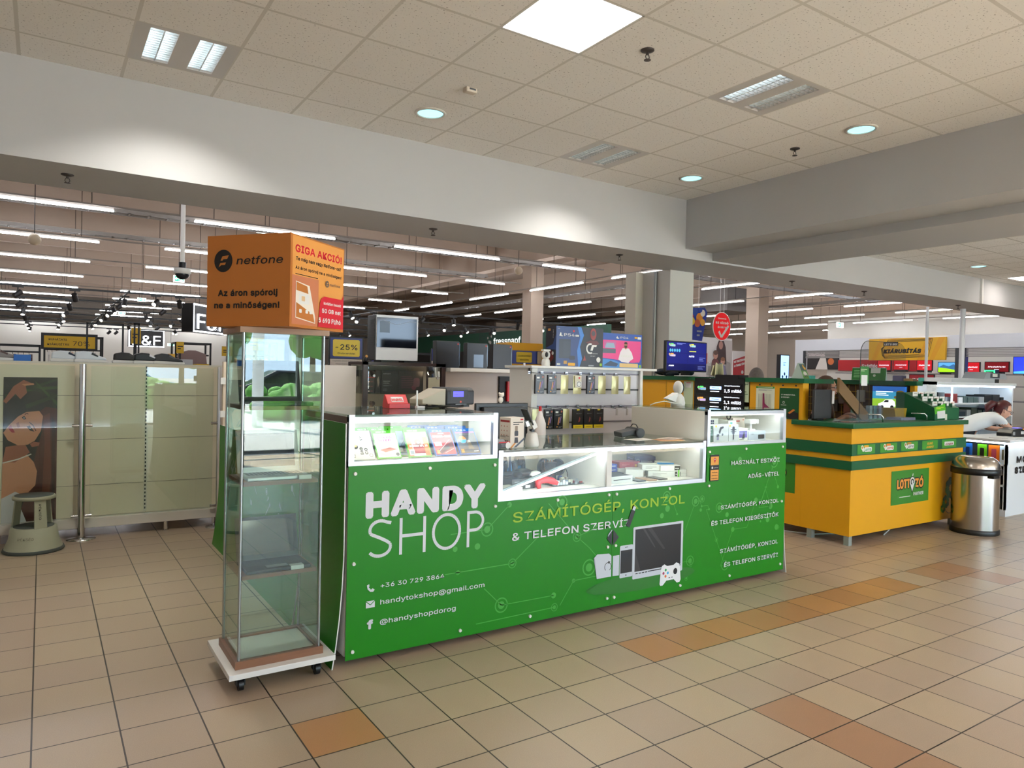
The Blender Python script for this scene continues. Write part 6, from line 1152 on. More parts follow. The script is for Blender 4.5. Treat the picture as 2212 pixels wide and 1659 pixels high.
for i, (y, z, d, h, c, l) in enumerate(((3.68, .348, .2, .15, '#4a2a22', 'brown box on the middle shelf of the phone counter'), (3.92, .348, .14, .17, '#a9a69c', 'pale box on the middle shelf of the phone counter'), (3.66, .076, .18, .1, '#17181a', 'black gadget on the bottom shelf of the phone counter'), (3.90, .076, .16, .12, '#9fa79c', 'grey box on the bottom shelf of the phone counter'))):
    tag(MB().box(9.05, y, z, 9.25, y + d, z + h, mat(c, .5)).build('shelf_box', bevel=.004), l, 'box')
t = thing('phone_shop_cabinet', 'tall white cabinet with lit shelves behind the person in white', 'cabinet', (10.9, 5.1, 0)); MB().box(9.75, 4.86, 0, 10.02, 5.4, 1.50, PW).box(10.02, 5.36, 0, 12.4, 5.4, 1.50, PW).box(9.75, 4.86, 1.46, 12.4, 5.4, 1.50, PW).box(12.36, 4.9, 0, 12.4, 5.4, 1.46, PW).build('carcass', t)
for z in (.5, .82, 1.0, 1.19): bx('shelf', t, 10.02, 4.9, z, 12.36, 5.36, z + .018, PW)
bx('light_strip', t, 10.02, 4.862, 1.435, 12.36, 4.88, 1.458, ICE); bx('light_strip', t, 10.50, 4.89, 1.02, 10.515, 4.905, 1.43, ICE); Print((9.75, 4.859, 0), XP, UP, .001).greek(.14, 1.33, .1, .08, mat('#b9bcc2', .4), 4).rect(.19, 1.22, .2, 1.27, GREYP).build('sticker', t)
r = random.Random(4); n = 0; CC = ['#26272a', '#3a1f22', '#b08a8a', '#4a5a58', '#1d2a33', '#8c8f92', '#7a2a2a', '#d6d6d6', '#2f3a30', '#101114']; CN = ['charcoal', 'dark wine', 'pale pink', 'grey green', 'navy', 'grey', 'red', 'white', 'deep green', 'black']
for k, z in enumerate((1.0185, .8385, 1.2085)):
    x = 10.06; i = 0
    while x < 12.2:
        w_ = r.uniform(.09, .24); h = r.uniform(.06, .15); c = r.randrange(10)
        tag(MB().box(x, 4.94, z, x + w_, 5.2, z + h, mat(CC[c], .45)).build('shop_box', bevel=.003), '%s box on the %s shelf of the lit cabinet, %s from the left' % (CN[c], ('second', 'third', 'top')[k], ORD[i] if i < 12 else 'last'), 'box', 'boxes in the lit phone shop cabinet'); x += w_ + r.uniform(.01, .05); i += 1
t = thing('gadget_showcase', 'brightly lit white gadget showcase left of the phone shop cabinet', 'display case', (9.3, 5.2, 0)); MB().box(8.6, 5.45, 0, 9.72, 5.5, 1.42, PW).box(8.6, 5.0, 0, 9.72, 5.5, .9, PW).box(8.6, 5.0, 1.40, 9.72, 5.5, 1.44, PW).build('carcass', t)
bx('light_strip', t, 8.62, 5.0, 1.385, 9.70, 5.015, 1.40, ICE); bx('shelf', t, 8.62, 5.02, 1.15, 9.70, 5.45, 1.16, PW)
for i, (x, z, w_, h, c) in enumerate(((8.75, 1.16, .12, .16, '#cfd9e6'), (8.95, 1.16, .16, .14, '#dfe6ea'), (8.85, .9, .14, .14, '#3d5a66'), (9.1, .9, .14, .15, '#e3e3dc'), (9.2, 1.16, .12, .15, '#8faccc'))):
    t = thing('gadget_box', 'pale gadget box in the bright showcase, %s of five' % ORD[i], 'box', (x, 5.1, z)); bx('carton', t, x, 5.1, z, x + w_, 5.3, z + h, mat(c, .5)); Print((x, 5.1, z), XP, UP, .001).disc(w_ * .55, h * .5, w_ * .3, mat('#6d655c', .4)).build('printed_front', t)
t = thing('receipt_printer', 'black payment terminal with an orange lit tab on the white phone counter', 'terminal', (9.72, 3.85, .8625), -.15); MB().prism([(-.14, 0), (.14, 0), (.14, .07), (.05, .10), (-.10, .085), (-.14, .04)], (0, -.09, 0), XP, UP, .18, BLACK).build('body', t, .008, local=True)
p = Print((-.14, -.091, 0), XP, UP, .001); p.rect(.02, .02, .06, .06, GREYP).rect(.17, .03, .23, .065, mat('#c7c9cc', .4)).disc(.25, .05, .01, mat('#e08a2a', .4)).build('sticker', t, local=True); MB().box(.02, -.06, .095, .10, .0, .104, mat('#5a52d8', .3, e=1.)).build('display', t, local=True); MB().box(.15, -.05, .0, .32, .07, .07, BLACK).box(.15, -.055, .07, .21, -.02, .085, mat('#f08a1e', .4, e=.6)).build('printer', t, local=True)
tag(MB().box(9.15, 3.65, .8625, 9.55, 3.85, .868, mat('#e3e3e6', .5)).build('paper_sheets'), 'white papers lying on the phone counter left of the terminal', 'paper')
t = thing('grey_cash_desk', 'low grey machine with a sloped panel on top of the phone shop cabinet', 'machine', (11.9, 5.1, 1.5005)); MB().box(10.6, 4.95, 1.5005, 11.9, 5.3, 1.56, mat('#b4b8be', .5)).build('base', t); MB().prism([(11.55, 1.56), (12.3, 1.56), (12.25, 1.64), (11.65, 1.66)], (0, 4.95, 0), XP, UP, .3, mat('#9ea6ae', .4)).build('panel', t); Print((11.7, 4.949, 1.565), XP, UP, .001).rect(.05, .01, .35, .08, mat('#3f464e', .3)).rect(.12, .03, .28, .07, WHITE).build('display', t)
for x, y, l in ((13.40, 6.70, 'thin white post behind the yellow kiosk'), (14.16, 6.45, 'thicker white post near the phone shop')): tag(MB().cyl((x, y, 0), (x, y, 2.86), .025 if x < 14 else .045, PW).build('post'), l, 'post')

# ---------------------------------------------------------------- cream fence, chrome posts, poster, step stool
FC = mat('#e6dbc2', .55, var=.015, vs_=1.5); FY = 7.15
t = thing('cream_fence', 'long cream panel fence behind glass, closing off the clothing area', 'fence', (-.8, 7.2, .0))
MB().box(-5.9, FY, .17, .78, FY + .05, 1.495, FC).box(.79, FY, .17, 1.6, FY + .05, 1.495, FC).box(1.6, FY, .05, 6.5, FY + .05, 1.42, FC).box(-5.9, FY + .05, .1, 1.6, 7.75, .16, FC).build('board', t); bx('top_shelf', t, -5.9, FY - .005, 1.485, 1.6, 7.75, 1.50, mat('#d5cfbd', .5))
for z in (1.215, .835, .44): bx('seam', t, -5.9, FY - .0015, z - .002, 1.6, FY + .001, z + .002, mat('#8e8878', .6))
b = MB().box(.772, FY - .003, .18, .80, FY + .001, 1.49, mat('#d8d2bf', .5))
for i in range(38): b.box(.779, FY - .0055, .20 + .034 * i, .789, FY - .002, .218 + .034 * i, BLACK)
b.build('slotted_upright', t)
t = thing('bottom_rail', 'white scuffed beam along the foot of the cream fence', 'rail', (-.5, 7.1, .0)); bx('beam', t, -5.9, 7.06, .085, 1.42, 7.14, .168, mat('#d6d1c9', .45, var=.04, vs_=9), .004)
for x in (-2.2, .02, .95, 1.36): MB().cyl((x, 7.1, 0), (x, 7.1, .085), .018, CHROME).cyl((x, 7.1, 0), (x, 7.1, .008), .03, CHROME).build('foot', t)
for x, l in ((-.80, 'chrome fence post outside the left edge'), (.29, 'chrome fence post right of the poster'), (1.385, 'chrome fence post beside the kiosk corner')):
    t = thing('fence_post', l, 'post', (x, 7.03, 0)); MB().cyl((0, 0, .012), (0, 0, 1.485), .028, CHROME, n=22).build('tube', t, local=True); MB().lathe([(.085, 0), (.085, .008), (.03, .016)], (0, 0, 0), CHROME, 24, 1.3).build('base_plate', t, local=True)
    for z in (.965, .2): MB().cyl((-.075, 0, z), (.075, 0, z), .013, CHROME).build('clamp', t, local=True)
for a, c, l in ((-.74, .23, 'glass fence pane in front of the poster'), (.35, 1.325, 'glass fence pane between the two chrome posts')): tag(MB().box(a, 7.025, .18, c, 7.035, 1.47, GLASS).build('glass_fence'), l, 'glass pane')
t = thing('fashion_poster', 'tall poster of a long haired model with palm leaves on the cream fence', 'poster', (-.07, 7.14, .085)); bx('sheet', t, -.26, 7.144, .085, .112, 7.149, 1.366, mat('#0d130c', .4)); p = Print((0, 7.144, 0), XP, UP, .0012, )
def q(*a): return [(-.26 + (x * .217 - 7) * .00315, 1.366 - (y * .217 - 116) * .00408) for x, y in a]
for k, (x, y) in enumerate(((40, 700), (120, 640), (230, 600), (340, 560), (430, 560))): p.poly(q((x, y), (575, 540 + 75 * k), (575, 560 + 82 * k), (x + 20, y + 40)), mat(('#1f3a16', '#2c4a1e', '#16290f', '#2f4d22', '#1a3012')[k], .4))
p.poly(q((250, 790), (575, 690), (575, 720), (260, 830)), mat('#23391a', .4)); HR = mat('#4a1f16', .5); p.poly(q((390, 860), (460, 810), (575, 830), (575, 2050), (330, 2000), (220, 1780), (300, 1500), (360, 1250), (420, 1050)), HR).poly(q((430, 900), (500, 870), (520, 1500), (470, 1900), (430, 1600), (450, 1150)), mat('#6b3322', .5)).poly(q((520, 900), (560, 950), (560, 1900), (530, 1700)), mat('#2f120e', .5))
SKP, SKD = mat('#c98a68', .45), mat('#9c5c44', .45); p.poly(q((30, 1330), (120, 1230), (260, 1250), (340, 1330), (375, 1420), (360, 1550), (250, 1650), (120, 1720), (20, 1800)), SKP).poly(q((60, 1180), (250, 1160), (300, 1240), (150, 1330), (30, 1320)), SKD).poly(q((30, 760), (130, 620), (230, 560), (340, 600), (250, 610), (265, 680), (200, 740), (150, 690), (60, 780)), SKD).poly(q((210, 600), (330, 590), (335, 605), (240, 615)), SKP)
p.poly(q((35, 1050), (90, 980), (180, 900), (260, 860), (390, 850), (430, 900), (410, 1040), (350, 1130), (280, 1165), (180, 1170), (80, 1120)), SKP).poly(q((300, 1160), (340, 1140), (400, 1150), (390, 1180), (320, 1190)), SKD).poly(q((80, 1000), (110, 980), (150, 1050), (120, 1050), (90, 1020)), mat('#a3202a', .4)).poly(q((160, 965), (185, 950), (200, 1000), (175, 1005)), SKD)
for a in (((215, 910), (240, 895), (262, 925), (235, 930)), ((265, 995), (295, 985), (345, 1045), (300, 1035))): p.poly(q(*a), mat('#2a1a16', .4))
p.line(q((290, 955), (330, 985), (360, 1040)), .006, HR).line(q((245, 885), (265, 870), (280, 880)), .006, HR); p.disc(*q((238, 915))[0], .004, WHITE).disc(*q((300, 1012))[0], .004, WHITE)
p.line(q((25, 1330), (180, 1300), (315, 1255)), .010, mat('#d9cfc4', .4)).poly(q((20, 1660), (160, 1600), (260, 1650), (200, 1720), (300, 1950), (20, 2020)), mat('#cfcdd2', .5)).poly(q((20, 2020), (300, 1950), (310, 2010), (20, 2300)), mat('#b9b7bd', .5)); p.build('printed_picture', t)
t = thing('step_stool', 'grey green round kick step stool in front of the poster', 'step stool', (-.04, 6.80, 0)); SB1 = mat('#9fa08a', .5, var=.06, vs_=10); RB = mat('#4c5350', .6)
MB().lathe([(.205, .0), (.212, .008), (.205, .026)], (0, 0, 0), RB, 36).build('rubber_ring', t, local=True); MB().lathe([(.198, .024), (.192, .045), (.170, .10), (.157, .185), (.150, .192), (.0001, .192)], (0, 0, 0), SB1, 40).build('base_drum', t, local=True); MB().lathe([(.138, .1925), (.138, .196), (.0001, .196)], (0, 0, 0), RB, 32).build('lower_tread', t, local=True)
for a in (-1.25, 2.6, .9):
    c, s = math.cos(a), math.sin(a); T = Vector((-s, c, 0)); O = Vector((c, s, 0)); w1, w2 = (.045, .04)
    V = [O * .150 - T * w1 + Vector((0, 0, .19)), O * .150 + T * w1 + Vector((0, 0, .19)), O * .128 + T * w2 + Vector((0, 0, .41)), O * .128 - T * w2 + Vector((0, 0, .41))]; V += [v - O * .012 for v in V]; MB().add(V, [(0, 1, 2, 3), (7, 6, 5, 4), (0, 4, 5, 1), (1, 5, 6, 2), (2, 6, 7, 3), (3, 7, 4, 0)], SB1).build('leg', t, .003, local=True)
MB().lathe([(.128, .405), (.146, .41), (.148, .43), (.140, .437), (.0001, .437)], (0, 0, 0), SB1, 36).build('top_step', t, local=True); MB().lathe([(.132, .4372), (.132, .441), (.0001, .441)], (0, 0, 0), RB, 32).build('upper_tread', t, local=True)
a = -1.25; p = Print((math.cos(a) * .1505, math.sin(a) * .1505, .19), (-math.sin(a), math.cos(a), 0), (math.cos(a) * -.1, math.sin(a) * -.1, 1), .002); p.text('PÉKSÉG', -.012, .19, .022, INK, w=.12, rot=-PI/2).build('marker_lettering', t, local=True)
a = -1.9; p = Print((math.cos(a) * .175, math.sin(a) * .175, .09), (-math.sin(a), math.cos(a), 0), (math.cos(a) * -.25, math.sin(a) * -.25, 1), .006); p.text('PÉKSÉG', -.05, .02, .026, mat('#6d6c5e', .6), w=.11).build('marker_lettering', t, local=True)
def shoe(lab, x, rz, c1, c2):
    t = thing('shoe', lab, 'shoe', (x, 7.36, 1.5005), rz, 'shoes on the fence shelf'); m1, m2 = mat(c1, .5), mat(c2, .5)
    MB().prism([(-.13, 0), (.13, 0), (.135, .018), (.10, .024), (-.12, .03), (-.135, .02)], (0, -.04, 0), XP, UP, .08, WHITE).build('sole', t, .006, local=True); MB().prism([(-.125, .026), (.125, .022), (.115, .045), (.05, .065), (-.0, .095), (-.06, .10), (-.12, .085)], (0, -.036, 0), XP, UP, .072, m1).build('upper', t, .012, local=True)
    MB().prism([(.0, .07), (.05, .05), (.055, .06), (.005, .09)], (0, -.0385, 0), XP, UP, .077, m2).build('laces', t, local=True)
for lab, x, rz, a, c in (('grey and brown shoe on the fence shelf at the far left', -.30, .2, '#8c8480', '#5a4038'), ('white and navy sneaker on the fence shelf above the poster', .19, 0, '#dfe4ea', '#1c2740'), ('white sneaker with black marks on the fence shelf', .36, .1, '#d9dfe6', '#16181c'), ('black shoe on the fence shelf above the chrome post', .66, 0, '#1b1718', '#33272a'), ('black shoe with a white stripe on the fence shelf', .82, .1, '#17181b', '#e6e6ea'), ('dark shoe at the right end of the row of shoes on the fence shelf', .99, 0, '#2a2a2e', '#4a4a50')): shoe(lab, x, rz, a, c)
tag(MB().box(-.20, 7.33, 1.5005, -.08, 7.39, 1.555, mat('#2f74c8', .5)).build('blue_tag_box'), 'small blue box between the shoes on the fence shelf', 'box'); tag(MB().cyl((1.02, 7.4, 1.5005), (1.02, 7.4, 1.57), .008, YELLOW).box(.99, 7.395, 1.56, 1.05, 7.405, 1.60, YELLOW).build('yellow_marker'), 'small yellow marker on the fence shelf', 'marker')
# ---------------------------------------------------------------- the store behind: lights, tracks, signs
LT = mat('#f6f8ff', .5, e=32.); CHAN = mat('#8d8780', .5); TK = mat('#141416', .5)
NTH = ['nearest', 'second', 'third', 'fourth', 'fifth', 'sixth', 'seventh', 'eighth', 'ninth', 'tenth']
def strip(a, c, xd, k, i, z=3.9):
    L = c[0] - a[0] if xd else c[1] - a[1]; lab = ('%s lit tube from the left in the %s light line across the clothing store' % (ORD[i], NTH[k])) if xd else ('%s lit tube from the front in the %s light line running away on the right' % (ORD[i], NTH[k]))
    t = thing('linear_light', lab, 'ceiling light', (a[0], a[1], z), 0 if xd else PI / 2, 'linear store lights')
    MB().box(0, -.02, .0, L, .02, .025, LT).build('tube', t, local=True); b = MB().box(0, -.010, .025, L, .010, .064, CHAN)
    for x in (.3, L - .3): b.cyl((x, 0, .06), (x, 0, 1.6), .006, TK, n=5)
    b.build('housing', t, local=True)
XL, YL = [9.5, 12.9, 16.35, 19.6, 23, 26.4, 29.55, 33, 36.3, 39.4], [11.8, 15.05, 18.2, 21.75, 24.85, 28.15, 31.4]  # first row across is hidden by the beam, added to light its underside
for k, y in enumerate(XL):
    for i, (a, c) in enumerate(((-1.6, .92), (2.1, 4.5), (5.7, 8.1), (9.25, 10.45))): strip((a, y), (c, y), True, k, i)
    tag(MB().box(-4, y - .02, 3.965, 11, y + .02, 3.99, CHAN).build('light_trunking'), 'grey trunking carrying the %s light line across the clothing store' % NTH[k], 'trunking', 'light trunking')
for k, x in enumerate(YL):
    for i, (a, c) in enumerate(((8.2, 10.4), (11.6, 13.5), (14.65, 17.05), (18.25, 20.55), (21.8, 24.2), (25.3, 26.6))): strip((x, a), (x, c), False, k, i)  # nearest run added too, mostly hidden by the beam
    tag(MB().box(x - .02, 7.5, 3.965, x + .02, 30, 3.99, CHAN).build('light_trunking'), 'grey trunking carrying the %s light line running away on the right' % NTH[k], 'trunking', 'light trunking')
TY = [17.9, 20.9, 23.9, 26.85, 29.8, 32.6, 35.45]
for k, y in enumerate(TY): tag(MB().box(-4, y - .02, 3.08, 14, y + .02, 3.12, TK).build('spot_track'), 'black %s ceiling track across the clothing area' % NTH[k], 'track', 'spotlight tracks')
for x, n in ((1.6, 'left'), (7.7, 'middle'), (13.6, 'right')): tag(MB().box(x - .02, 17.9, 3.121, x + .02, 35.5, 3.15, TK).build('spot_track'), 'black ' + n + ' cross track running away over the clothing area', 'track', 'spotlight tracks')
LAMP = mat('#fff3e0', .4, e=10.)
def spotproto(lit, az, el):
    t = thing('track_spot', 'x', 'spotlight', (0, 0, 0), 0, 'track spotlights'); d = Vector((math.cos(az) * math.cos(el), math.sin(az) * math.cos(el), -math.sin(el)))
    MB().box(-.10, -.02, -.03, .10, .02, -.001, TK).cyl((0, 0, -.03), (0, 0, -.12), .012, TK, n=8).build('adapter', t, local=True); c = Vector((0, 0, -.16)); MB().cyl(c - d * .08, c + d * .09, .055, TK, n=14).build('head', t, local=True)
    MB().cyl(c + d * .088, c + d * .094, .046, LAMP if lit else mat('#2c2c2c', .3), n=14).build('lens', t, local=True)
    return t
SPOTS = [(-.43, 0), (.57, 0), (-.46, 1), (.56, 1), (-.45, 2), (.54, 2), (-.46, 3), (.53, 3), (-.45, 4), (.53, 4), (-.44, 5), (.51, 5), (-.43, 6), (2.62, 0), (2.13, 0), (2.65, 1), (2.6, 2), (3.58, 2), (3.05, 3), (3.7, 3), (2.65, 4), (3.61, 4), (2.41, 6), (2.68, 6), (4.63, 5), (4.58, 5), (6.72, 0), (8.77, 0), (9.76, 0), (11.95, 0), (11.07, 1), (11.88, 1), (9.67, 2), (11.92, 2), (10.75, 4), (10.0, 3), (13.0, 1)]
CROSS = [(1.6, 19.0), (1.6, 20.2), (1.6, 22.0), (1.6, 23.6), (1.6, 25.1), (1.6, 26.2), (1.6, 29.0), (1.6, 32.1), (7.7, 20.0), (7.7, 18.8), (7.7, 24.5), (13.6, 24.3), (13.6, 22.1), (13.6, 19.8), (13.6, 18.9), (13.6, 28.4)]
protos = [spotproto(l, a, e) for l, a, e in ((1, 4.4, 1.2), (1, 5.2, .9), (0, 1.2, .9), (0, 3.6, .7), (1, 4.0, .6))]; used = set(); r = random.Random(12)
def putspot(x, y, z, lab):
    k = r.randrange(5); p = protos[k]
    if k in used: dup(p, (x, y, z), label=lab)
    else: used.add(k); p.location = (x, y, z); p['label'] = lab
for k, y in enumerate(TY):
    for i, x in enumerate(sorted(x for x, kk in SPOTS if kk == k)): putspot(x, y, 3.08, 'black spotlight, %s from the left on the %s track' % (ORD[i], NTH[k]))
for x in (1.6, 7.7, 13.6):
    for i, y in enumerate(sorted(q[1] for q in CROSS if q[0] == x)): putspot(x, y, 3.12, 'black spotlight, %s from the front on the %s cross track' % (ORD[i], 'left' if x < 2 else 'middle' if x < 8 else 'right'))
NEON = mat('#eef3ff', .5, e=5.)
def ff(lab, x, y, z0, w_, h, d, rz):
    t = thing('shop_sign', lab, 'sign', (x, y, z0), rz, 'black and white neon signs'); MB().box(0, 0, 0, w_, d, h, BLACK).build('box', t, local=True); p = Print((0, 0, 0), XP, UP, .008)
    e = h * .055; p.rect(0, 0, w_, e, NEON).rect(0, h - e, w_, h, NEON).rect(0, 0, e, h, NEON).rect(w_ - e, 0, w_, h, NEON).text('F&F', w_ * .1, h * .12, h * .76, NEON, w=w_ * .8).build('neon_lettering', t, local=True); MB().cyl((w_ * .3, d / 2, h), (w_ * .3, d / 2, 5.5 - z0), .006, TK, n=5).cyl((w_ * .7, d / 2, h), (w_ * .7, d / 2, 5.5 - z0), .006, TK, n=5).build('wire', t, local=True)
ff('small black neon sign hanging far back above the clothes', 3.21, 36, 2.36, 1.44, .78, .45, 0); ff('large black neon sign half hidden by the orange sign box', 3.09, 19.0, 2.36, 1.75, .70, .30, math.radians(50))
EXG = mat('#1fa672', .4, e=1.3); EXW = mat('#e8f5ee', .4, e=1.6)
for x, y, z, w_, h, l in ((3.37, 14, 4.06, .31, .13, 'green exit sign above the orange sign box'), (2.36, 17, 3.33, .22, .14, 'green exit sign behind the white camera pole'), (2.36, 24, 3.42, .23, .11, 'green exit sign among the spotlights, middle distance'), (2.32, 30, 3.38, .24, .10, 'green exit sign among the spotlights, farther back'), (5.05, 38, 2.5, .3, .12, 'green exit sign on the far white wall'), (23.0, 14.5, 3.35, .35, .18, 'dark green exit sign above the electronics shop')):
    t = thing('exit_sign', l, 'exit sign', (x + w_ / 2, y, z)); MB().box(x, y, z, x + w_, y + .05, z + h, EXW).cyl((x + w_ / 2, y + .02, z + h), (x + w_ / 2, y + .02, 5.5), .006, TK, n=5).build('housing', t)
    p = Print((x, y, z), XP, UP, .002); p.rect(w_ * .1, h * .12, w_ * .9, h * .85, EXG).rect(w_ * .48, h * .12, w_ * .5, h * .85, EXW).line([(w_ * .42, h * .5), (w_ * .16, h * .5)], h * .1, EXW).line([(w_ * .27, h * .68), (w_ * .16, h * .5), (w_ * .27, h * .32)], h * .09, EXW).rect(w_ * .58, h * .2, w_ * .8, h * .8, EXW).disc(w_ * .69, h * .66, h * .07, EXG, n=8).line([(w_ * .69, h * .6), (w_ * .66, h * .42), (w_ * .72, h * .25)], h * .09, EXG).line([(w_ * .66, h * .42), (w_ * .61, h * .25)], h * .08, EXG).build('pictogram', t)
t = thing('dome_camera', 'white dome camera on a long pole hanging left of the orange sign box', 'camera', (1.49, 10, 2.62)); MB().cyl((1.49, 10, 2.80), (1.49, 10, 5.5), .028, WHITE).build('pole', t); MB().cyl((1.49, 10, 2.74), (1.49, 10, 2.82), .045, BLACK).build('joint', t); MB().lathe([(.10, .12), (.105, .06), (.09, .05)], (1.49, 10, 2.62), WHITE, 20).sphere((1.49, 10, 2.67), (.085, .085, .07), mat('#22242a', .1)).build('dome', t)
for x, y, z, l in ((-.17, 12, 4.11, 'pale hanging globe sensor at the far left under the roof'), (-.11, 12.6, 3.30, 'second pale globe sensor at the far left, lower down'), (8.0, 12, 3.57, 'pale hanging globe sensor above the consoles')): tag(MB().sphere((x, y, z), .085, mat('#c2b29a', .6)).cyl((x, y, z + .08), (x, y, 5.5), .006, TK, n=5).build('globe_sensor'), l, 'sensor')
# ---------------------------------------------------------------- clothing racks and price signs
BFR = mat('#17171a', .5)
def rack(lab, x0, x1, y, zt, zr, cols, grp, names):
    t = thing('clothes_rack', lab, 'clothes rack', ((x0 + x1) / 2, y, 0)); b = MB()
    for x in (x0, x1 - .03): b.box(x, y - .25, 0, x + .03, y - .22, zt, BFR).box(x, y + .22, 0, x + .03, y + .25, zt, BFR).box(x, y - .25, zt - .03, x + .03, y + .25, zt, BFR)
    b.box(x0, y - .25, zt - .03, x1, y - .22, zt, BFR).box(x0, y + .22, zt - .03, x1, y + .25, zt, BFR).build('frame', t); MB().cyl((x0, y, zr), (x1, y, zr), .014, BFR, n=8).build('rail', t)
    n = int((x1 - x0 - .1) / .075); rr = random.Random(int(x0 * 100 + y * 7))
    for i in range(n):
        x = x0 + .07 + i * .075; c = rr.randrange(len(cols)); h = rr.uniform(.5, .75); g = MB().prism([(-.04, -.04), (.04, -.04), (.2, -.10), (.25, -.32), (.17, -.34), (.17, -h), (-.17, -h), (-.17, -.34), (-.25, -.32), (-.2, -.10)], (x, y, zr), YN, UP, rr.uniform(.02, .045), mat(cols[c], .85))
        g.tube([(x - .01, y, zr - .045), (x - .01, y, zr + .012)], .004, BFR, 5)
        tag(g.build('garment'), '%s garment on the %s, %s' % (names[c], grp, ORD[i] + ' from the left' if i < 12 else 'near the right end'), 'garment', 'clothes on the ' + grp)
rack('black clothes rack under the yellow sale banner behind the fence', .02, .98, 16, 2.02, 1.76, ['#e3bfae', '#c9c4c0', '#1b1a1c', '#b76f5a', '#2f6660', '#e0d6cc'], 'rack under the sale banner', ['pale pink', 'light grey', 'black', 'coral', 'teal', 'cream'])
rack('black clothes rack with dark and pink clothes at the far left of the fence', -.62, -.02, 14.5, 1.80, 1.68, ['#e8cdb9', '#1f1516', '#43262a', '#2a2022'], 'dark rack at the far left', ['pale pink', 'black', 'wine', 'dark brown'])
rack('black clothes rack with brown and grey clothes left of the glass cabinet', 1.95, 2.55, 14, 1.92, 1.70, ['#8c7772', '#6d6470', '#d8c4b4', '#58515a'], 'rack left of the glass cabinet', ['brown', 'violet grey', 'beige', 'grey'])
rack('black clothes rack with orange and patterned clothes behind the glass cabinet', 2.70, 3.45, 13, 1.95, 1.70, ['#e8833f', '#dfe0dc', '#b5b8a6', '#232325', '#f0a56a'], 'orange rack behind the glass cabinet', ['orange', 'white', 'sage', 'black', 'apricot'])
rack('black clothes rack between the consoles on the kiosk wall', 6.4, 8.2, 15, 1.92, 1.70, ['#17181c', '#3d4c6a', '#b99a86', '#e2ded6', '#232326'], 'rack seen between the consoles', ['black', 'navy', 'tan', 'white', 'charcoal'])
tag(MB().prism([(-.23, .3), (.23, .3), (.28, -.2), (-.28, -.2)], (2.22, 13.7, 1.42), XP, UP, .03, mat('#85706c', .85)).prism([(-.06, .36), (.06, .36), (.23, .3), (.18, .26), (-.18, .26), (-.23, .3)], (2.22, 13.71, 1.42), XP, UP, .03, mat('#85706c', .85)).build('garment'), 'brown shirt facing the front at the end of the rack', 'garment')
t = thing('sale_banner', 'yellow clothing sale banner in a black frame above the racks', 'banner', (.43, 15.7, 1.78)); MB().box(-.02, 15.70, 1.76, .88, 15.74, 2.06, BFR).build('frame', t); YB = mat('#c99f10', .5)
Print((-.02, 15.70, 1.76), XP, UP, .003).rect(.045, .03, .86, .25, YB).text('RUHÁZATI', .12, .165, .05, INK, w=.28, bold=.02).text('KIÁRUSÍTÁS', .10, .075, .05, INK, w=.34, bold=.02).text('70%', .50, .075, .12, INK, w=.27).build('printed_front', t)
for x, y, z, w_, h, lab in ((1.40, 15.2, 1.9, .16, .30, 'small yellow price sign on a tall black post above the fence'), (2.50, 12.6, 1.68, .17, .16, 'small yellow price sign on the orange clothes rack'), (3.0, 12.9, 1.80, .25, .22, 'yellow price panel behind the orange clothes'), (1.95, 13.6, 1.72, .12, .2, 'white and yellow price sign on the brown rack')):
    t = thing('price_sign', lab, 'price sign', (x, y, z)); MB().box(x, y, z, x + w_, y + .01, z + h, YB).box(x + w_ / 2 - .015, y + .01, 0, x + w_ / 2 + .015, y + .03, z + h, BFR).build('panel', t); Print((x, y, z), XP, UP, .002).greek(.02, h * .3, w_ * .7, h * .4, INK, 2).build('print', t)
for x0, x1, zt, lab in ((.66, 1.26, 2.25, 'tall thin black goal frame standing behind the fence'), (1.42, 1.52, 2.28, 'black double post beside the tall frame')):
    b = MB(); b.box(x0, 15.0, 0, x0 + .03, 15.03, zt, BFR).box(x1 - .03, 15.0, 0, x1, 15.03, zt, BFR).box(x0, 15.0, zt - .03, x1, 15.03, zt, BFR); tag(b.build('goal_stand'), lab, 'frame')
for i, (x, y, w_, c, l) in enumerate(((1.15, 11, .9, '#23232a', 'long black clothes table behind the fence right of the shoes'), (-.9, 12, .5, '#3a2f2c', 'dark table behind the fence at the far left'))):
    t = thing('display_table', l, 'table', (x + w_ / 2, y + .3, 0)); bx('top', t, x, y, 1.46, x + w_, y + .6, 1.50, mat(c, .5)); MB().box(x + .02, y + .02, 0, x + w_ - .02, y + .58, 1.46, BFR).build('base', t)
    for k in range(4 if i == 0 else 2): tag(MB().box(x + .05 + .22 * k, y + .1, 1.5005, x + .22 + .22 * k, y + .5, 1.53 + .03 * (k % 3), mat(('#c9a021', '#6f8fae', '#b7b9bb', '#c9a021')[k], .7)).build('folded_stack'), ('yellow ', 'pale blue ', 'grey ', 'second yellow ')[k] + 'folded stack on the ' + ('long black' if i == 0 else 'far left dark') + ' table', 'clothes stack')
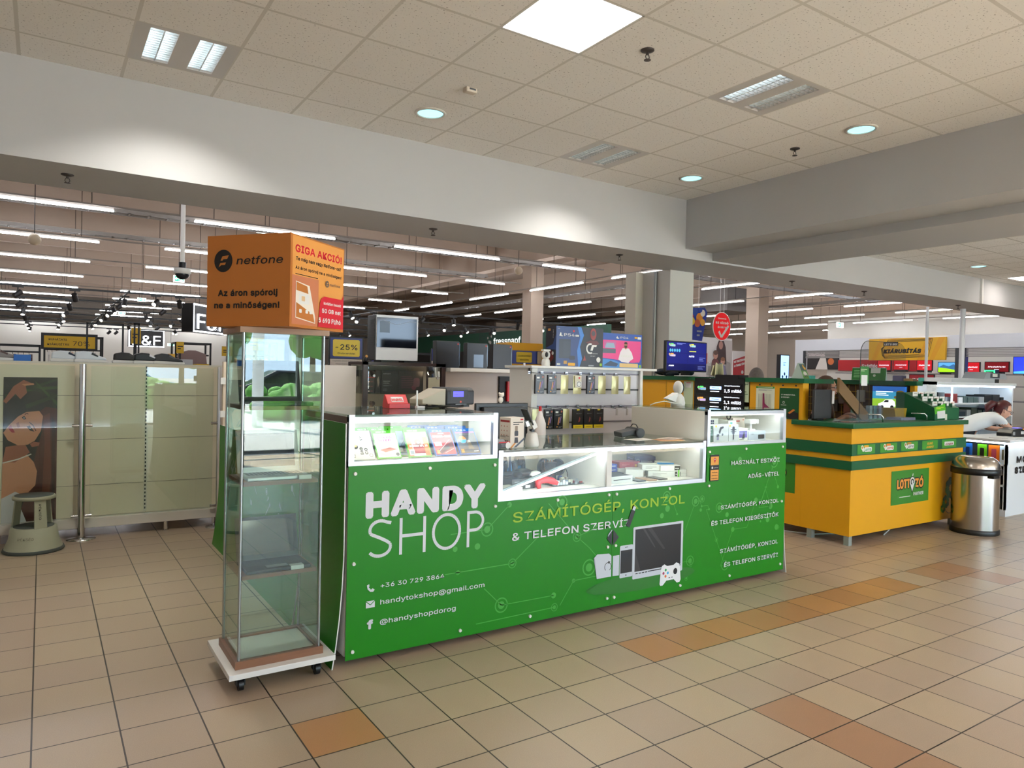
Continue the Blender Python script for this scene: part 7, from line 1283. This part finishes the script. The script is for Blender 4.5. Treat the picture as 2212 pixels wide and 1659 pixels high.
def clubsign(lab, x, y, w_, z0, z1, big, lower):
    t = thing('price_sign', lab, 'price sign', (x + w_ / 2, y, z0)); MB().box(x - .015, y, z0 - .02, x + w_ + .015, y + .03, z1 + .015, BFR).box(x - .012, y + .005, 0, x + .01, y + .025, z0, BFR).box(x + w_ - .01, y + .005, 0, x + w_ + .012, y + .025, z0, BFR).build('frame', t)
    H = z1 - z0; p = Print((x, y, z0), XP, UP, .002); p.rect(0, H * .3, w_, H, mat('#27317e', .4)).rect(0, 0, w_, H * .28, mat('#d9cfc6', .5)).rect(w_ * .08, H * .37, w_ * .92, H * .94, mat('#f0cf14', .4), .02); p.text(big, w_ * .5, H * .60, H * .25, INK, w=w_ * .68, al='c', bold=.01).text('Clubcarddal', w_ * .5, H * .45, H * .075, INK, w=w_ * .55, al='c', bold=.01)
    for i, s in enumerate(lower): p.text(s, w_ * .5, H * (.2 - .1 * i), H * .055, mat('#5a544e', .5), w=w_ * (.86 - .2 * i), al='c')
    p.build('printed_front', t)
clubsign('blue and yellow minus twenty five percent sign right of the orange box', 3.105, 9, .435, 1.52, 1.905, '-25%', ('Legalább 6500 Ft összértékű', 'megvásárolt termék'))
clubsign('small blue price sign behind the desktop computer', 4.9, 12, .4, 1.55, 1.90, '-25%', ('6500 Ft összérték',)); clubsign('small yellow price sign between two black consoles', 6.6, 13.0, .35, 1.62, 1.95, '25%', ('összérték',))
t = thing('yellow_gondola', 'yellow shelf end with a blue price strip beside the last black console', 'shelf unit', (6.2, 9.2, 0)); MB().box(5.90, 9.02, 0, 6.50, 9.06, 1.96, YELLOW).box(5.88, 9.02, 0, 5.90, 9.4, 1.96, YELLOW).box(5.90, 8.95, 1.45, 6.50, 9.02, 1.58, YELLOW).build('panel', t)
Print((5.92, 9.02, 1.64), XP, UP, .02).rect(0, 0, .55, .2, mat('#3b4a94', .4)).rect(.07, .02, .36, .18, mat('#d8b62a', .4), .02).text('Clubcarddal', .215, .11, .035, INK, w=.23, al='c').text('olcsóbb', .215, .05, .035, INK, w=.16, al='c').rect(.45, .01, .54, .19, mat('#a9977a', .5)).build('price_strip', t)
# ---------------------------------------------------------------- green fascia, right hand shops
t = thing('green_fascia', 'long dark green shop fascia with white lettering far behind the consoles', 'shop front', (17.4, 29, 0)); MB().box(17.3, 20, 2.55, 17.5, 37, 3.40, mat('#0e5138', .45)).box(17.34, 20, 0, 17.4, 37, 2.55, mat('#2a2725', .6)).build('board', t); MB().box(17.29, 23.9, 2.55, 17.3, 29.2, 3.38, mat('#1d4a3a', .45)).build('dark_part', t)
Print((17.28, 28.4, 2.72), YN, UP, .004).text('fressnapf', .55, .12, .38, mat('#e6e9e6', .5, e=.6), w=2.2, bold=.02).disc(.05, .42, .06, WHITE, n=10).disc(.16, .25, .06, WHITE, n=10).disc(.28, .2, .09, WHITE, n=12).disc(.36, .48, .06, WHITE, n=10).build('lettering', t)
t = thing('guarantee_sign', 'red oval price guarantee sign hanging right of the column', 'sign', (10.0, 8.5, 2.14)); SGR = mat('#d0151c', .4, e=.25)
MB().prism([(10.0 + .235 * math.cos(a * PI / 18), 2.40 + .255 * math.sin(a * PI / 18)) for a in range(36)], (0, 8.5, 0), XP, UP, .01, WHITE).build('board', t); p = Print((10.0, 8.5, 2.40), XP, UP, .002); p.disc(0, 0, .222, SGR, .242, 36).text('Garancia', 0, .125, .04, WHITE, w=.21, al='c', bold=.02).text('az olcsó', 0, .045, .06, WHITE, w=.33, al='c', bold=.04).text('árakra', 0, -.03, .05, WHITE, w=.22, al='c', bold=.02).line([(-.08, -.09), (-.01, -.19), (.17, .02)], .045, WHITE).build('printed_front', t); MB().cyl((9.95, 8.505, 2.64), (9.95, 8.505, 5.5), .004, WHITE, n=5).cyl((10.05, 8.505, 2.64), (10.05, 8.505, 5.5), .004, WHITE, n=5).build('wire', t)
t = thing('basket_sign', 'cut out sign of a blue basket full of groceries beside the column', 'sign', (9.42, 8.5, 2.12)); MB().prism([(9.1, 2.14), (9.5, 2.12), (9.56, 2.36), (9.62, 2.62), (9.55, 2.70), (9.3, 2.68), (9.1, 2.66)], (0, 8.5, 0), XP, UP, .01, mat('#27388f', .4)).cyl((9.4, 8.505, 2.68), (9.4, 8.505, 5.5), .004, WHITE, n=5).build('board', t)
p = Print((9.1, 8.5, 2.1), XP, UP, .002)
for x, y, r_, c in ((.1, .45, .08, '#c9342a'), (.22, .5, .07, '#2a4a9a'), (.32, .42, .08, '#d8862a'), (.14, .35, .07, '#e0c23a'), (.27, .32, .07, '#b85a3a'), (.4, .5, .06, '#d9cfc4'), (.4, .34, .06, '#e0a03a'), (.34, .55, .045, '#31489a')): p.disc(x, y, r_, mat(c, .45), n=12)
p.greek(.26, .08, .12, .14, GREYP, 2).build('printed_front', t)
t = thing('family_poster', 'white poster of a parent and two children with red lettering behind the foil bags', 'poster', (16.1, 14, 1.6)); bx('sheet', t, 14.6, 14.0, 0, 16.93, 14.03, 2.66, mat('#cfcac8', .5)); p = Print((14.6, 14.0, 1.4), XP, UP, .004)
p.rect(.8, .72, 1.0, 1.05, RED).rect(.85, .5, 1.28, .8, RED).text('EK', .92, .56, .18, WHITE, w=.3, bold=.08).rect(1.95, .0, 2.33, 1.2, mat('#b3a9a4', .5)).poly([(1.62, .5), (1.66, 1.0), (1.75, 1.2), (1.95, 1.2), (2.05, 1.0), (2.1, .5)], mat('#3c2320', .5)).disc(1.84, 1.05, .09, mat('#a9786a', .5), .12).poly([(1.42, .25), (1.48, .6), (1.6, .7), (1.75, .6), (1.85, .25)], mat('#6a3634', .5)).disc(1.62, .76, .1, mat('#b98572', .5), .12).disc(1.93, .58, .09, mat('#c4907c', .5), .11).poly([(1.72, .1), (1.78, .42), (1.9, .5), (2.05, .45), (2.15, .1)], mat('#7d7896', .5)).disc(1.62, .83, .1, mat('#5c3a2a', .5), .07).disc(1.93, .65, .09, mat('#8a5a3a', .5), .06).build('printed_front', t)
t = thing('red_offer_poster', 'red offer poster with two slanted white lines of writing behind the grey haired head', 'poster', (20, 16, 1.6)); bx('sheet', t, 19.4, 16, 0, 20.7, 16.03, 2.43, mat('#d9d4d2', .5)); p = Print((19.4, 16, 1.3), XP, UP, .004); p.poly([(.03, .05), (1.27, .05), (1.27, 1.1), (.9, 1.05), (.03, .82)], mat('#b01a22', .4)).text('MI ÖSSZEHASONLÍTJUK', .08, .72, .085, WHITE, w=.95, bold=.06, rot=.2).text('AZ ÖNNEK KÖNYVÜK!', .08, .58, .085, WHITE, w=.75, bold=.06, rot=.2).rect(.6, .3, .75, .6, INK).rect(.85, .4, 1.1, .7, mat('#2a1416', .4)).disc(.5, .42, .06, WHITE).disc(1.2, .65, .07, WHITE).disc(1.2, .25, .08, WHITE).greek(.5, .1, .2, .12, WHITE, 2).build('printed_front', t)
for x0, x1, y, z0, z1, s, lab in ((21.0, 24.3, 20, 1.75, 2.30, 'Konyha', 'red far shelf band right of the red offer poster'),):
    t = thing('red_band', lab, 'sign band', ((x0 + x1) / 2, y, 0)); bx('board', t, x0, y, z0, x1, y + .1, z1, mat('#b3161f', .45)); Print((x0, y, z0), XP, UP, .004).text(s, 1.4, .16, .25, WHITE, w=1.3, bold=.03, sl=.2).build('lettering', t); MB().box(x0 - 3, y + .1, 0, x1, y + .3, z0, PART).build('wall_part', t)
t = thing('blue_totem', 'light blue screen totem behind the yellow kiosk wall', 'screen', (13.2, 9.5, 0)); MB().box(13.02, 9.5, 0, 13.34, 9.58, 2.02, BLACK).build('casing', t); p = Print((13.05, 9.5, 1.0), XP, UP, .002); p.rect(0, .2, .27, 1.0, mat('#8fbcf0', .4, e=1.2))
for k in range(5): p.disc(.135 + .07 * math.cos(k * 1.257 + PI / 2), .52 + .09 * math.sin(k * 1.257 + PI / 2), .026, mat('#16417f', .4), .036, 10)
p.greek(.08, .78, .1, .08, mat('#5f8fc8', .4), 3).build('display', t)
t = thing('white_facade', 'white electronics shop front with raised roller shutters', 'shop front', (25.1, 13, 0)); MB().box(25, 5, 2.65, 25.3, 17.55, 3.08, PW).box(25, 17.2, 0, 25.3, 17.55, 2.65, PW).build('fascia', t); b = MB()
for i in range(6): b.box(25.05, 5, 2.36 + .05 * i, 25.12, 17.2, 2.395 + .05 * i, mat('#9b9794', .4, .3))
b.build('roller_shutter', t); MB().box(25.02, 11.28, 0, 25.2, 11.6, 2.65, mat('#33363b', .4)).box(25.02, 17.12, 0, 25.1, 17.2, 2.65, mat('#33363b', .4)).build('dark_post', t); MB().box(29.4, 5, 0, 29.5, 19, 4.2, PART).build('inner_wall', t)
t = thing('clearance_banner', 'bright yellow clearance banner hanging on the white shop front', 'banner', (24.9, 13.2, 2.26)); bx('sheet', t, 24.9, 11.85, 2.26, 24.999, 14.46, 3.02, mat('#f0b814', .45)); p = Print((24.9, 14.46, 2.26), YN, UP, .004); YD = mat('#eeaa10', .45)
for a in (.1, .5, 1.7, 2.1): p.poly([(a, 0), (a + .15, 0), (a + .5, .76), (a + .3, .76)], YD); p.k = 0
for k in range(4): p.line([(.5 + .03 * k, .15 - .03 * k), (.45 + .02 * k, .4), (.7, .62 + .03 * k), (2.05 + .05 * k, .66 + .02 * k), (1.92 + .05 * k, .2 - .03 * k), (.5 + .03 * k, .15 - .03 * k)], .012, INK); p.k = 2
p.rect(.53, .5, 1.05, .64, INK).text("LET'S GO!", .57, .53, .08, WHITE, w=.44, bold=.06, sl=.15).text('KIÁRUSÍTÁS', .56, .25, .17, INK, w=1.25, bold=.07, sl=.2).build('printed_front', t)
RS = mat('#b8141f', .3, e=.55); WS = mat('#e9dce8', .3, e=.8)
def tv(lab, y0, y1, z0, z1, kind, x=27.0):
    t = thing('television', lab, 'television', (x, (y0 + y1) / 2, z0), 0, 'televisions in the electronics shop'); bx('casing', t, x, y0, z0, x + .06, y1, z1, BLACK); MB().box(x - .1, (y0 + y1) / 2 - .2, z0 - .06, x + .15, (y0 + y1) / 2 + .2, z0, ANTH).build('foot', t); w_, h = y1 - y0, z1 - z0; p = Print((x, y1, z0), YN, UP, .006)
    if kind == 'r' or kind == 'd': p.rect(.02, .02, w_ - .02, h - .02, RS if kind == 'r' else mat('#6e0f16', .3, e=.5)).text('MediaMarkt', w_ * .15, h * .45, h * .18, WS, w=w_ * .7, bold=.02, sl=.15).greek(w_ * .4, h * .22, w_ * .2, h * .1, WS, 1)
    elif kind == 'g': p.rect(.02, .02, w_ - .02, h - .02, mat('#4f90c8', .3, e=.8)).poly([(.02, .02), (w_ - .02, .02), (w_ - .02, h * .25), (w_ * .5, h * .4), (.02, h * .5)], mat('#8cc414', .3, e=.8)).poly([(.02, h * .5), (w_ * .3, h * .75), (w_ * .6, h * .6), (w_ * .85, h * .8), (w_ - .02, h * .6), (w_ - .02, h * .25), (w_ * .5, h * .4)], mat('#35608a', .3, e=.6))
    else: p.rect(.02, .02, w_ - .02, h - .02, mat('#2030e8', .3, e=1.3)).poly([(.02, .02), (w_ - .02, .02), (w_ - .02, h * .3), (.02, h * .15)], mat('#3f8ff0', .3, e=1.2))
    p.build('display', t)
for i, (y0, y1, z0, z1, k, l) in enumerate(((14.79, 15.33, 1.93, 2.33, 'r', 'red lit television below the left half of the clearance banner'), (14.13, 14.7, 1.95, 2.33, 'r', 'red lit television below the middle of the clearance banner'), (13.28, 13.84, 1.93, 2.33, 'r', 'red lit television below the right end of the clearance banner'), (12.46, 13.09, 1.87, 2.25, 'g', 'television showing a green meadow and blue hills'), (11.7, 12.25, 1.88, 2.25, 'r', 'red lit television right of the dark shop post'), (10.81, 11.56, 1.90, 2.26, 'd', 'wide dark red television behind the green lit case'), (9.6, 10.7, 1.84, 2.42, 'b', 'large bright blue television at the right edge'), (13.2, 14.1, 1.45, 1.8, 'd', 'lower dark red television under the clearance banner'))): tv(l, y0, y1, z0, z1, k)
t = thing('lit_pc_case', 'computer case with bright green lit edges near the blue television', 'computer', (26.4, 11.2, 1.55)); bx('case', t, 26.4, 10.98, 1.5, 26.7, 11.3, 1.98, BLACK); p = Print((26.4, 11.3, 1.5), YN, UP, .006); GL = mat('#2bff6a', .4, e=2.5); p.rect(.0, .05, .04, .45, GL).rect(.28, .05, .32, .45, GL).rect(.0, .42, .32, .46, GL).rect(.12, .12, .2, .36, mat('#7fd8a0', .4, e=1.)).build('light_edge', t)
for j, (z, d) in enumerate(((1.80, .5), (1.40, .7), (.9, .7))): tag(MB().box(26.9, 5.5, z, 26.9 + d, 17, z + .04, mat('#8f8b8a', .5)).build('wall_shelf'), ('upper', 'middle', 'lower')[j] + ' long shelf of televisions in the electronics shop', 'shelf')
t = thing('dryer_band', 'red band with white writing at the left inside the electronics shop', 'sign band', (29.3, 16, 1.9)); bx('board', t, 29.3, 14.9, 1.95, 29.38, 18.4, 2.42, mat('#b3161f', .45)); Print((29.3, 18.4, 1.95), YN, UP, .004).text('Szárítógépek', 1.1, .14, .2, WHITE, w=1.1, bold=.03).build('lettering', t)
t = thing('picture_wall', 'white and orange picture panel with letters at the left inside the electronics shop', 'poster', (29.3, 18.8, 1.9)); bx('sheet', t, 29.3, 18.4, 2.0, 29.38, 20.0, 2.85, mat('#26201f', .5)); Print((29.3, 20.0, 2.0), YN, UP, .004).poly([(.5, 0), (.8, .7), (1.0, .5), (1.1, 0)], mat('#cfc8c0', .5)).disc(1.25, .35, .15, mat('#c96a35', .5)).text('TURMIXOK', .05, .6, .18, mat('#e8d8d8', .5), w=.9, bold=.08).build('printed_front', t)
for i, (x, y, w_, c, l) in enumerate(((22.5, 10.2, 3.4, '#d9d6d2', 'white gadget table in front of the electronics shop, right'), (22.5, 14.2, 3.0, '#d9d6d2', 'white gadget table in front of the electronics shop, left'))):
    t = thing('display_table', l, 'table', (x + .4, y + w_ / 2, 0)); bx('top', t, x, y, 1.42, x + .8, y + w_, 1.48, mat(c, .5)); bx('base', t, x + .05, y + .05, 0, x + .75, y + w_ - .05, 1.42, mat('#b9b4b0', .5)); rr = random.Random(i + 30)
    for k in range(9):
        c2, n2 = (('#2a2c30', 'black'), ('#6a3038', 'dark red'), ('#b9b7bb', 'silver'), ('#3f9f8a', 'teal'), ('#8a6a3a', 'tan'), ('#55506a', 'violet grey'), ('#d8d8d8', 'white'), ('#1d2836', 'navy'), ('#a33a3a', 'red'))[k]; y_ = y + .1 + k * (w_ - .3) / 9; tag(MB().box(x + .1, y_, 1.4805, x + .35, y_ + rr.uniform(.12, .3), 1.4805 + rr.uniform(.06, .22), mat(c2, .45)).build('gadget', bevel=.01), n2 + ' gadget on the ' + ('right' if i == 0 else 'left') + ' white gadget table', 'gadget')
